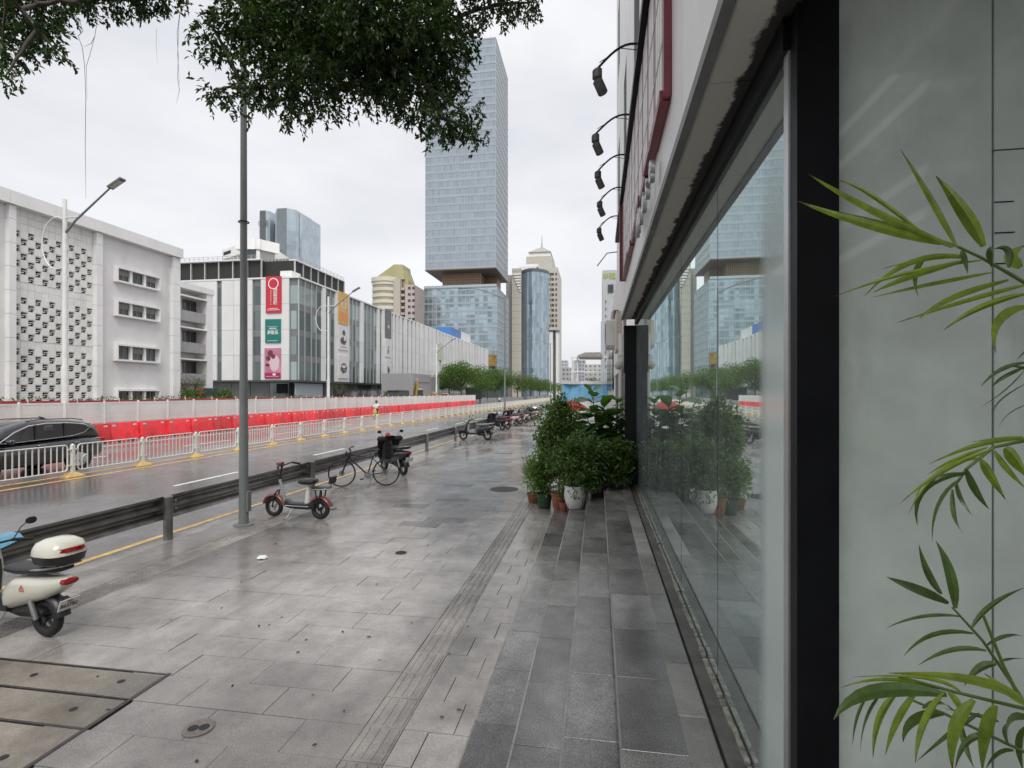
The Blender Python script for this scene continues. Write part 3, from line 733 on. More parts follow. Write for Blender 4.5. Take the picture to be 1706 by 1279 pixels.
# ------------------------------------------------------------------ red water barriers, hoardings
m_wb = mat('red plastic barrier', (.74, .030, .038), .38, var=.25, vs=2, pv=.24, dirt=.32)
wbp = [(-.21, 0), (.21, 0), (.21, .16), (.13, .42), (.10, .95), (.07, 1.0), (-.07, 1.0), (-.10, .95), (-.13, .42), (-.21, .16)]
wb = MB()
def wring(y, s): return [(x*s, y, z if z < .9 else .9+(z-.9)*s) for x, z in wbp]
wb.loft([wring(.0, .72), wring(.05, .74), wring(.09, 1), wring(.50, 1), wring(.54, .86), wring(.80, .86), wring(.84, 1), wring(.98, 1), wring(1.02, .86), wring(1.28, .86), wring(1.32, 1), wring(1.71, 1), wring(1.75, .74), wring(1.79, .72)])
wbm = wb.mesh('body', m_wb, 30)
stk = MB()
for y in (.28, 1.5): stk.bx(.105, .112, y-.10, y+.10, .82, .92)
stkm = [MB().bx(.108, .116, y-.10, y+.10, .82, .90).mesh('reflector', m_white) for y in (.28, 1.5)]
slot = [MB().bx(.15, .2135, y-.14, y+.14, 0.0, .10).mesh('fork_slot', m_rubber) for y in (.5, 1.3)]
wbY0 = yx(180, -24.6) - 1.8*6; wbN = int((yx(793, -24.6)-wbY0)/1.8)
for i in range(wbN):
    t = thing('water_barrier', 'red plastic water filled barrier in the row before the white hoarding', 'barrier', (-24.6+random.uniform(-.08, .08), wbY0+i*1.8, -.15), random.uniform(-.025, .025), 'red water barriers along the hoarding')
    link('body', wbm, t)
    if i < 26:
        for m in stkm: link('reflector', m, t)
        for m in slot: link('fork_slot', m, t)
m_hoard = mat('white hoarding sheet', (.76, .79, .75), .45, var=.07, vs=.8, pv=.06, dirt=.30)
HX = -25.3; hy0 = yx(174, HX) - 2.05*8
ho = thing('hoarding', 'long white site hoarding behind the red barriers', 'hoarding', (HX, hy0, -.15))
hp = MB().bx(-.03, 0, .03, 2.02, .05, 2.06); hp.bx(0, .018, .03, .09, .05, 2.06); hp.bx(0, .018, 1.96, 2.02, .05, 2.06)
for z in (.05, .98, 1.98): hp.bx(0, .014, .09, 1.96, z, z+.08)
for z in np.arange(.2, 1.9, .11): hp.bx(0, .004, .09, 1.96, z, z+.03)
hpm = hp.mesh('panel', m_hoard); pst = MB().bx(-.05, .045, -.028, .028, 0, 2.14).mesh('post', m_wpaint)
hn = int((yx(793, HX)-hy0)/2.05)
for i in range(hn+1):
    link('post', pst, ho, (0, i*2.05, 0))
    if i < hn: link('panel', hpm, ho, (0, i*2.05, random.uniform(-.01, .01)))
m_hred = mat('faded red hoarding', (.42, .05, .055), .5, var=.18, vs=.6, pv=.12)
h2 = thing('red_hoarding', 'low red site fence on the far side of the works', 'hoarding', (-33.0, 20, -.15))
rpm = MB().bx(-.02, .02, .02, 2.98, .9, 2.06).mesh('panel', m_hred); rp2 = MB().bx(-.02, .02, .02, 2.98, .05, .88).mesh('panel_base', m_hoard); rp3 = MB().bx(-.03, .03, -.03, .03, 0, 2.2).mesh('post', m_wpaint)
for i in range(30):
    link('panel', rpm, h2, (0, i*3, random.uniform(-.02, .02))); link('panel_base', rp2, h2, (0, i*3, 0)); link('post', rp3, h2, (0, i*3, 0))
# grey median railing beyond the end of the hoarding
m_grail = mat('grey median railing', (.30, .31, .30), .5, var=.1)
g3 = thing('median_railing', 'grey median railing running on from the end of the hoarding', 'railing', (-25.0, 112, -.15))
q = MB()
for k in range(16): q.bx(-.012, .012, k*.25+.1, k*.25+.14, .1, 1.15)
q.bx(-.02, .02, 0, 4, 1.15, 1.2); q.bx(-.02, .02, 0, 4, .08, .13); q.bx(-.04, .04, -.04, .04, 0, 1.25)
qm = q.mesh('panel', m_grail)
for i in range(45): tag(link('panel', qm, g3, (0, i*4, 0)), kind='stuff')
# ------------------------------------------------------------------ street lamps
m_lens = mat('lamp lens', (.55, .55, .52), .3, var=.05)
def street_lamp(loc, label, arm=3.0, top=10.4, grp='grey lamps on the kerb side', detail=True):
    t = thing('street_lamp', label, 'street lamp', loc, 0, grp)
    MB().tube([(0,0,0), (0,0,.06), (0,0,3.5), (0,0,top-1.4), (0,0,top-.6)], [.088,.083,.063,.050,.045], 18).build('pole', m_pole, t, 40)
    pts = [(0, 0, top-.9)]
    for k in range(1, 9):
        u = k/8; pts.append((-arm*u, 0, top-.9 + .9*math.sin(u*math.pi/2)))
    MB().tube(pts, [.05-.022*i/8 for i in range(9)], 10).build('arm', m_pole, t, 50)
    h = MB().loft([ell(-arm+.1, 0, top+.01, .05, .03, 10), ell(-arm-.1, 0, top+.02, .13, .05, 10), ell(-arm-.55, 0, top+.04, .14, .045, 10), ell(-arm-.68, 0, top+.04, .06, .02, 10)]); h.build('lamp_head', m_pole, t, 50)
    if detail:
        MB().cbx(.082, .118, -.05, .05, .25, .62, .006).build('access_door', m_pole, t)
        MB().lathe([(.17, 0), (.17, .015), (.11, .03)], n=20).build('base_plate', m_pole, t)
        MB().torus((0, 0, 5.5), .085, .012, 16, 6, 'z').build('strap', m_black, t)
a = on_z(406, 874, 0); street_lamp((a.x, a.y, 0), 'tall grey lamp pole in the foreground beside the small electric bike')
yl = a.y
street_lamp((-6.95, yx(841, -6.95), 0), 'grey street lamp rising behind the row of parked scooters', detail=False)
street_lamp((-6.95, yx(917, -6.95), 0), 'farthest grey kerb side street lamp before the distant towers', detail=False)
def median_lamp(px, ptop, X, label):
    q = on_x(px, ptop, X); top = q.z+.15
    t = thing('median_lamp', label, 'street lamp', (X, q.y, -.15), 0, 'white lamps in the works area')
    MB().tube([(0,0,0), (0,0,4.0)], .17, 14).build('pole_base', m_wpaint, t, 40)
    MB().tube([(0,0,3.9), (0,0,top)], [.13, .10], 14).build('pole', m_wpaint, t, 40)
    MB().tube([(0, 0, top-1.9), (.7, 0, top-1.2), (2.9, 0, top+.45)], [.07, .06, .045], 10).build('arm', m_pole, t, 50)
    MB().tube([(1.0, 0, top-1.0)]+[(-.5+1.0*math.cos(R(b)), 0, top-2.4+1.45*math.sin(R(b))) for b in range(70, 281, 15)]+[(0, 0, top-3.7)], .035, 8).build('hoop', m_wpaint, t, 50)
    rot = Matrix.Rotation(R(-28), 4, 'Y')
    MB().box((3.3, 0, top+.68), (.95, .36, .10), rot).build('lamp_head', mat('dark lamp head', (.13, .13, .12), .4), t)
    MB().box((3.3, 0, top+.618), (.7, .28, .012), rot).build('lens', m_lens, t)
median_lamp(108, 332, -29.2, 'white lamp post with hoop and slanted arm before the white building')
median_lamp(547, 494, -29.6, 'white lamp post with hoop before the shopping centre corner')
median_lamp(727, 572, -30.5, 'smaller white lamp post near the grey site portal')
# ------------------------------------------------------------------ two wheelers
def wheel(t, x, r, m_rim, spokes=5, tw=.05, name='wheel', y=0):
    w_ = MB().torus((x, y, r), r-tw, tw*.95, 28, 10, 'y').build('tyre', m_rubber, None, 60)
    rm = MB().torus((x, y, r), r-tw*1.9, .012, 24, 6, 'y')
    rm.lathe([(.03, y-.045), (.035, y-.03), (.035, y+.03), (.03, y+.045)], (x, 0, r), 12, 'y')
    rw = r-tw*1.9
    for k in range(spokes):
        a = 2*math.pi*k/spokes+.3; d = Vector((math.cos(a), 0, math.sin(a)))
        rm.tube([Vector((x, y, r))+d*.02, Vector((x, y, r))+d*rw], [.02, .014], 6)
    ro = rm.build(name, m_rim, t, 50); w_.parent = ro
    return ro
def moto(label, loc, heading, body, trim, seat=None, scale=1.0, apron=None, box=None, grp='parked scooters', mirrors=True, basket=False, name='electric_scooter', stand=True, plate=True, rim=None, px_=-.985, pz_=.50):
    t = thing(name, label, 'scooter', loc, heading, grp); t.scale = (scale,)*3
    seat = seat or m_blackp
    wheel(t, -.62, .225, rim or m_alu, tw=.055); wheel(t, .63, .225, rim or m_alu)
    MB().loft([ell(x, 0, z, a, b, 16, 2.6) for x, z, a, b in ((-.97,.70,.05,.03),(-.90,.66,.10,.08),(-.70,.60,.15,.13),(-.45,.56,.17,.17),(-.25,.52,.165,.19),(-.12,.46,.15,.18),(-.08,.44,.13,.16))]).build('rear_body', body, t, 50)
    MB().loft([ell(x, 0, z, a, b, 14, 3) for x, z, a, b in ((-.14,.79,.10,.02),(-.10,.785,.13,.045),(-.30,.78,.15,.05),(-.60,.80,.15,.05),(-.85,.83,.12,.045),(-.92,.83,.08,.02))]).build('seat', seat, t, 50)
    MB().loft([ell(x, 0, .33, a, b, 12, 5) for x, a, b in ((-.16,.14,.05),(.10,.15,.045),(.34,.14,.05),(.40,.10,.09))]).build('floorboard', m_blackp, t, 40)
    MB().loft([ell(z, x, 0, d, w_, 16, 2.6, 'z') for z, x, d, w_ in ((.30,.37,.04,.13),(.42,.42,.06,.17),(.62,.44,.07,.20),(.80,.42,.07,.17),(.95,.37,.065,.11),(1.0,.35,.04,.07))]).build('leg_shield', body, t, 50)
    MB().loft([ell(z, x, 0, d, w_, 12, 2.6, 'z') for z, x, d, w_ in ((.42,.36,.03,.13),(.62,.37,.04,.15),(.80,.34,.03,.12))]).build('inner_panel', trim, t, 50)
    fk = MB()
    for s in (-1, 1): fk.tube([(.63, s*.075, .225), (.55, s*.075, .48), (.44, s*.04, .62)], .02, 8)
    fk.build('fork', m_blackp, t, 50)
    MB().torus((.63, 0, .225), .25, .045, 14, 8, 'y', R(20), R(150), 1.5).build('front_fender', body, t, 50)
    MB().torus((-.62, 0, .225), .255, .05, 12, 8, 'y', R(30), R(170), 1.6).build('rear_fender', m_blackp, t, 50)
    MB().loft([ell(x, 0, .30, .09, h_, 10, 3) for x, h_ in ((-.66,.03),(-.55,.07),(-.25,.09),(-.10,.05))]).build('motor_case', m_blackp, t, 50)
    sk = MB()
    for s in (-1, 1): sk.tube([(-.60, s*.11, .24), (-.48, s*.12, .55)], .028, 8)
    sk.build('shock_absorber', m_steel, t)
    hb = MB().tube([(.20, .34, 1.0), (.27, .2, 1.02), (.33, 0, 1.0), (.27, -.2, 1.02), (.20, -.34, 1.0)], .014, 8)
    hb.tube([(.42, 0, .75), (.33, 0, 1.0)], .025, 8)
    hb.build('handlebar', m_blackp, t, 50)
    for s in (-1, 1): MB().tube([(.28, s*.19, 1.02), (.185, s*.37, .995)], .021, 10).build('grip', m_rubber, t, 50)
    MB().loft([ell(x, 0, .93, a, b, 14, 2.4) for x, a, b in ((.36,.08,.07),(.46,.085,.065),(.50,.06,.045),(.51,.02,.02))]).build('headlight', m_lens, t, 50)
    if mirrors:
        for s in (-1, 1):
            m_ = MB().tube([(.27, s*.2, 1.02), (.24, s*.27, 1.17), (.22, s*.33, 1.22)], .007, 6)
            m_.loft([ell(x, s*.36, 1.23, a, b, 10, 2.4) for x, a, b in ((.235,.02,.015),(.225,.06,.04),(.205,.065,.045),(.200,.05,.03))]); m_.build('mirror', m_blackp, t, 50)
    MB().loft([ell(x, 0, .685, a, b, 10, 3) for x, a, b in ((-.93,.09,.035),(-.985,.085,.035),(-1.0,.05,.02))]).build('tail_light', mat('red lens', (.30,.01,.01), .2, var=.1), t, 50)
    MB().tube([(-.50,.13,.80), (-.75,.15,.84), (-.98,.11,.88), (-.98,-.11,.88), (-.75,-.15,.84), (-.50,-.13,.80)], .012, 8).build('grab_rail', m_steel, t, 50)
    if plate:
        MB().box((px_, 0, pz_), (.008, .22, .13), Matrix.Rotation(R(-18), 4, 'Y')).build('number_plate', m_white, t)
        MB().box((px_+.05, 0, pz_+.03), (.10, .08, .06), Matrix.Rotation(R(-18), 4, 'Y')).build('plate_bracket', m_blackp, t)
    if stand: MB().tube([(-.08, .10, .26), (.0, .24, .012), (.05, .25, .010)], .012, 6).build('kickstand', m_steel, t)
    if apron:
        rings = []
        for z, xf, w_ in ((1.10,.28,.10),(1.04,.40,.34),(.90,.47,.36),(.65,.53,.31),(.42,.55,.27)):
            rings.append([(xf-abs(yy)**2*.9+.015*math.sin(9*yy+z*7), yy, z) for yy in np.linspace(-w_, w_, 9)] + [(xf-.04-abs(yy)**2*.9+.015*math.sin(9*yy+z*7), yy, z) for yy in np.linspace(w_, -w_, 9)])
        MB().loft(rings).build('wind_apron', apron, t, 60)
        for s in (-1, 1): MB().loft([ell(y, .22+.02*(k>1), 1.01, a, a, 10, 2, 'y') for k, (y, a) in enumerate(((s*.16,.05),(s*.22,.085),(s*.34,.09),(s*.40,.05)))]).build('hand_muff', apron, t, 50)
    if box:
        z0 = .88
        MB().loft([ell(z, -.80, 0, a, b, 18, 3, 'z') for z, a, b in ((z0,.17,.16),(z0+.03,.22,.20),(z0+.12,.235,.22))]).build('top_box_base', m_blackp, t, 50)
        MB().loft([ell(z, -.80, 0, a, b, 18, 3, 'z') for z, a, b in ((z0+.121,.238,.222),(z0+.19,.23,.215),(z0+.25,.195,.19),(z0+.29,.12,.13),(z0+.305,.03,.03))]).build('top_box_lid', box, t, 60)
        MB().loft([ell(z, -.803, 0, a, b, 18, 3, 'z') for z, a, b in ((z0+.155,.234,.18),(z0+.16,.243,.19),(z0+.20,.236,.185),(z0+.205,.22,.16))]).build('top_box_reflector', mat('red lens', (.30,.01,.01), .2), t, 50)
    return t
m_wscoot = mat('ivory scooter paint', (.72, .71, .62), .25, var=.05, coat=.5)
a = on_z(80, 1060, 0); hd_ = math.atan2(.10, -1.0); S_ = .84
off = Vector((math.cos(hd_), math.sin(hd_), 0))*(-.62*S_)
t = moto('ivory electric scooter with white top box and number plate at left edge', (a.x-off.x, a.y-off.y, 0), hd_, m_wscoot, m_blackp, scale=S_, box=m_wscoot, rim=m_blackp, px_=-.95, pz_=.42, grp=None, name='delivery_scooter')
m_ink = mat('black ink', (.02, .02, .02), .5); m_logo = mat('orange red decal', (.55, .09, .03), .4)
pr = Matrix.Rotation(R(-18), 4, 'Y'); pc = Vector((-.95, 0, .42)) + pr @ Vector((-.0055, 0, -.012))
nrm = pr @ Vector((-1, 0, 0)); vup = pr @ Vector((0, 0, 1))
pl = next(o for o in t.children if o.name.startswith('number_plate'))
text('plate_number', '8637B2', .062, basis(pc, (0, -1, 0), vup), m_ink, pl, .0006, bold=.001)
text('plate_place', '深圳', .030, basis(pc+vup*.048, (0, -1, 0), vup), m_ink, pl, .0006)
# decals on the flank
rb = next(o for o in t.children if o.name.startswith('rear_body'))
for k in range(3):
    a_ = R(90+120*k); tri = MB()
    c_ = Vector((-.46, .172, .60)); p1 = c_+Vector((math.cos(a_)*.05, 0, math.sin(a_)*.05)); p2 = c_+Vector((math.cos(a_+R(112))*.045, 0, math.sin(a_+R(112))*.045)); p3 = c_+Vector((math.cos(a_+R(60))*.012, 0, math.sin(a_+R(60))*.012))
    tri.add([p1, p2, p3, p1+Vector((0,.004,0)), p2+Vector((0,.004,0)), p3+Vector((0,.004,0))], [(0,1,2),(3,5,4),(0,3,4,1),(1,4,5,2),(2,5,3,0)]); tri.build('logo_blade', m_logo, rb)
# small red electric bike with basket
m_pink = mat('faded red enamel', (.25, .07, .06), .35, var=.15, vs=6, coat=.3)
def small_bike():
    f_ = on_z(457, 860, 0); r_ = on_z(534, 865, 0); d = f_-r_; hd = math.atan2(d.y, d.x)
    t = thing('electric_bike', 'small red electric bike with front basket beside the lamp pole', 'electric bike', (r_.x, r_.y, 0), hd)
    L = d.length; r = .195
    wheel(t, 0, r, m_blackp, 3, .045); wheel(t, L, r, m_alu, 3, .045)
    MB().torus((0,0,r), .222, .04, 14, 8, 'y', R(10), R(165), 1.6).build('rear_fender', m_pink, t, 50)
    MB().torus((L,0,r), .222, .036, 14, 8, 'y', R(15), R(170), 1.5).build('front_fender', m_pink, t, 50)
    MB().loft([ell(x, 0, z, a, b, 12, 4) for x, z, a, b in ((.10,.27,.07,.08),(.25,.24,.10,.06),(.60,.24,.10,.055),(.74,.28,.07,.07))]).build('battery_deck', m_blackp, t, 40)
    MB().loft([ell(x, 0, .245, .104, .014, 12, 4) for x in (.20, .45, .70)]).build('deck_trim', m_alu, t)
    MB().tube([(.76,0,.27), (.86,0,.62), (.90,0,.72)], [.035,.03,.03], 10).build('head_tube', m_alu, t, 50)
    MB().tube([(.90,0,.70), (.86,0,.90), (.84,0,.98)], .02, 8).build('steering_column', m_blackp, t, 50)
    fk = MB()
    for s in (-1,1): fk.tube([(L, s*.06, r), (L-.06, s*.06, .45), (L-.10, s*.02, .52)], .015, 8)
    fk.build('fork', m_blackp, t)
    MB().tube([(.70,.30,1.0), (.78,.2,1.03), (.86,0,.98), (.78,-.2,1.03), (.70,-.30,1.0)], .013, 8).build('handlebar', m_blackp, t, 50)
    for s in (-1,1): MB().tube([(.76,s*.2,1.03), (.68,s*.33,.99)], .02, 8).build('grip', m_rubber, t)
    MB().loft([ell(x, 0, 1.03, a, .035, 10, 3) for x, a in ((.82,.04),(.85,.07),(.92,.06),(.94,.02))]).build('display', m_pink, t, 50)
    bk = MB()
    for z, w_, l_ in ((.62,.115,.10),(.68,.125,.11),(.74,.135,.12),(.80,.145,.13)):
        c = 1.05; bk.tube([(c-l_,-w_,z),(c+l_,-w_,z),(c+l_,w_,z),(c-l_,w_,z),(c-l_,-w_,z)], .005, 5)
    for k in range(7):
        u = k/6*2-1
        for s in (-1,1):
            bk.tube([(1.05+s*.10,u*.115,.62),(1.05+s*.13,u*.145,.80)], .004, 5); bk.tube([(1.05+u*.10,s*.115,.62),(1.05+u*.13,s*.145,.80)], .004, 5)
        bk.tube([(1.05-.10,u*.115,.62),(1.05+.10,u*.115,.62)], .004, 5)
    tag(bk.build('basket', m_blackp, t), kind='stuff')
    MB().loft([ell(x, 0, z, a, b, 12, 2.6) for x, z, a, b in ((.48,.70,.02,.015),(.44,.70,.06,.04),(.34,.70,.10,.055),(.22,.71,.125,.06),(.12,.72,.12,.05),(.08,.72,.06,.02))]).build('seat', m_blackp, t, 50)
    MB().tube([(.28,0,.27), (.26,0,.50), (.24,0,.68)], [.06,.05,.025], 10).build('seat_post', m_wpaint, t, 50)
    MB().tube([(.20,.09,.57),(-.05,.10,.58),(-.20,.07,.60),(-.20,-.07,.60),(-.05,-.10,.58),(.20,-.09,.57)], .013, 8).build('rear_rack', m_steel, t, 50)
    MB().loft([ell(x, 0, .605, .085, .018, 10, 4) for x in (.14,.10,-.16,-.2)]).build('rack_pad', m_blackp, t)
    MB().box((-.26, 0, .76), (.035, .20, .13), Matrix.Rotation(R(-10), 4, 'Y')).build('backrest', m_blackp, t)
    MB().tube([(-.20,0,.60),(-.25,0,.72)], .012, 6).build('backrest_stem', m_steel, t)
    st = MB()
    for s in (-1,1): st.tube([(.05,s*.09,.57),(.02,s*.08,r+.05)], .014, 6); st.tube([(-.06,s*.09,.57),(0,s*.08,r)], .014, 6)
    st.build('rack_stay', m_blackp, t)
    MB().tube([(.55,.08,.2),(.60,.20,.012),(.66,.21,.010)], .010, 6).build('kickstand', m_steel, t)
    MB().tube([(-.20,.0,.20),(-.30,.05,.21),(-.38,.06,.24)], .007, 6).build('lock_cable', m_blackp, t)
small_bike()
# bicycle
def bicycle():
    f_ = on_z(565, 811, 0); r_ = on_z(648, 808.5, 0); d = f_-r_; hd = math.atan2(d.y, d.x); L = 1.10
    mid = (f_+r_)/2; r_ = mid - d.normalized()*L/2
    t = thing('bicycle', 'dark bicycle leaning on its kickstand by the guardrail', 'bicycle', (r_.x, r_.y, 0), hd)
    r = .345; m_fr = mat('dark grey bike frame', (.05, .055, .06), .3, metal=.4)
    def bw(x, steer=0):
        ro = MB().torus((x,0,r), r-.032, .010, 36, 6, 'y')
        for k in range(24):
            a = 2*math.pi*k/24; s = 1 if k % 2 else -1
            ro.tube([(x+.02*math.cos(a+.6*s), s*.025, r+.02*math.sin(a+.6*s)), (x+(r-.03)*math.cos(a), 0, r+(r-.03)*math.sin(a))], .0016, 4, False)
        ro.tube([(x,-.05,r),(x,.05,r)], .02, 10)
        ro.lathe([(.07,.03),(.07,.033)], (x,0,r), 18, 'y')
        o = ro.build('wheel', m_steel, t, 50); MB().torus((x,0,r), r-.020, .019, 40, 8, 'y').build('tyre', m_rubber, o, 60)
    bw(0); bw(L)
    bb = (.46,0,.29); st = (.33,0,.78); hd_t = (.90,0,.86); hd_b = (.93,0,.72)
    fr = MB()
    for a_, b_, rr_ in ((bb, st, .018), (bb, (.925,0,.74), .021), ((.345,0,.72), (.905,0,.83), .017), (hd_t, hd_b, .024)): fr.tube([a_, b_], rr_, 8)
    for s in (-1,1): fr.tube([(0,s*.065,r),(.36,s*.03,.30),bb], .010, 6); fr.tube([(0,s*.065,r),(.345,s*.02,.72)], .009, 6)
    fr.build('frame', m_fr, t, 50)
    fk = MB()
    for s in (-1,1): fk.tube([(L,s*.06,r),(.97,s*.06,.66)], [.016,.022], 8)
    fk.tube([(.97,-.07,.66),(.97,.07,.66)], .022, 8); fk.build('fork', m_blackp, t, 50)
    MB().tube([(.90,0,.85),(.885,0,.93),(.93,0,.98)], .016, 8).build('stem', m_blackp, t)
    MB().tube([(.86,.32,.99),(.91,.12,.985),(.93,0,.98),(.91,-.12,.985),(.86,-.32,.99)], .013, 8).build('handlebar', m_blackp, t, 50)
    for s in (-1,1): MB().tube([(.89,s*.21,.99),(.855,s*.34,.99)], .018, 8).build('grip', m_rubber, t); MB().tube([(.89,s*.2,.98),(.95,s*.26,.955)], .006, 5).build('brake_lever', m_steel, t)
    MB().loft([ell(x, .0, z, a, b, 10, 2.6) for x, z, a, b in ((.50,.905,.012,.012),(.42,.91,.02,.02),(.32,.92,.045,.025),(.22,.93,.075,.028),(.17,.93,.05,.015))]).build('saddle', m_blackp, t, 50)
    MB().tube([st,(.30,0,.90)], .014, 8).build('seat_post', m_steel, t)
    MB().tube([(1.0,0,.70),(.92,0,.76),(.99,0,.86),(1.02,0,.80)], .05, 8).build('handlebar_bag', m_blackp, t, 60)
    ck = MB().lathe([(.085,.05),(.085,.054)], (bb[0],0,bb[2]), 24, 'y'); ck.tube([(bb[0],.06,bb[2]),(bb[0]+.14,.06,bb[2]-.09)], .010, 6); ck.tube([(bb[0],-.06,bb[2]),(bb[0]-.14,-.06,bb[2]+.09)], .010, 6)
    ck.build('crankset', m_steel, t)
    for s, x, z in ((1,.14,-.09),(-1,-.14,.09)): MB().box((bb[0]+x, s*.11, bb[2]+z), (.09,.09,.022)).build('pedal', m_blackp, t)
    MB().tube([(0,.055,r+.045),(bb[0],.055,bb[2]+.085)], .004, 4).tube([(0,.055,r-.045),(bb[0],.055,bb[2]-.085)], .004, 4).build('chain', m_rubber, t)
    MB().tube([(.34,.05,.30),(.42,.22,.012),(.45,.225,.010)], .010, 6).build('kickstand', m_steel, t)
    MB().tube([(.93,.05,.95),(.80,.03,.80),(.62,.02,.76),(.36,.0,.73)], .004, 5).build('brake_cable', m_rubber, t)
bicycle()
m_bscoot = mat('black scooter paint', (.020, .021, .024), .25, var=.1, coat=.5)
m_gscoot = mat('grey scooter paint', (.20, .205, .21), .3, var=.1, coat=.4)
m_rscoot = mat('maroon scooter paint', (.16, .02, .035), .3, var=.1, coat=.4)
m_sscoot = mat('silver scooter paint', (.45, .46, .48), .3, var=.1, coat=.4)
m_pscoot = mat('pale pink scooter paint', (.60, .44, .45), .3, var=.1, coat=.4)
m_cscoot = mat('cream scooter paint', (.62, .56, .44), .3, var=.1, coat=.4)
def place(px, py, heading, *a_, **k):
    q = on_z(px, py, 0); u = Vector((math.cos(heading), math.sin(heading), 0)); sc = k.get('scale', 1)
    o = moto(a_[0], (q.x+u.x*.62*sc, q.y+u.y*.62*sc, 0), heading, *a_[1:], **k); return o
m_quilt = mat('black quilt', (.018, .016, .018), .8, var=.3, vs=9, bump=.5, bs=25)
place(672, 792, R(138), 'black scooter with quilted wind apron behind the bicycle', m_bscoot, m_blackp, apron=m_quilt, grp=None)
o = [o for o in bpy.data.objects if o.name.startswith('wind_apron')][-1]
pp = o.parent; MB().lathe([(.02, 1.05), (.07, 1.08), (.075, 1.13), (.04, 1.19), (.01, 1.2)], (.30, .05, 0), 12).build('red_hood', mat('red vinyl', (.45, .04, .06), .4), pp, 50)
place(812, 733, R(180), 'dark grey scooter with pale inner panel standing alone before the scooter row', m_bscoot, mat('pale grey panel', (.42, .42, .42), .45), seat=m_gscoot, grp=None)
m_cape = mat('translucent rain cape', (.58, .56, .60), .35, var=.1, vs=8, bump=.5, bs=18)
row = [(837,716.6,150,'black scooter at the near end of the parked row',m_bscoot,m_quilt,None,.98),
       (846,715,158,'maroon scooter draped with a pale rain cape in the parked row',m_rscoot,m_cape,None,1.0),
       (860,709.5,150,'pale pink scooter third along the parked row',m_pscoot,m_quilt,None,1.0),
       (867,707,155,'maroon scooter behind the pale pink scooter',m_rscoot,mat('plum quilt',(.09,.02,.045),.8,var=.3),None,1.0),
       (876,704.5,150,'silver scooter with black seat in the middle of the parked row',m_sscoot,None,None,.95),
       (882,702,160,'black scooter with a top box in the far half of the row',m_bscoot,None,m_blackp,1.0),
       (888,699.5,150,'dark scooter with a white top box far along the row',m_gscoot,None,m_wpaint,1.0),
       (894,697,155,'cream scooter near the far end of the row',m_cscoot,m_quilt,None,.95),
       (900,695,150,'last scooter of the parked row half behind the plants',m_gscoot,None,None,1.0)]
for px, py, hdg, lb, bd, ap, bxm, sc in row:
    place(px, py, R(hdg), lb, bd, m_blackp, apron=ap, box=bxm, scale=sc)
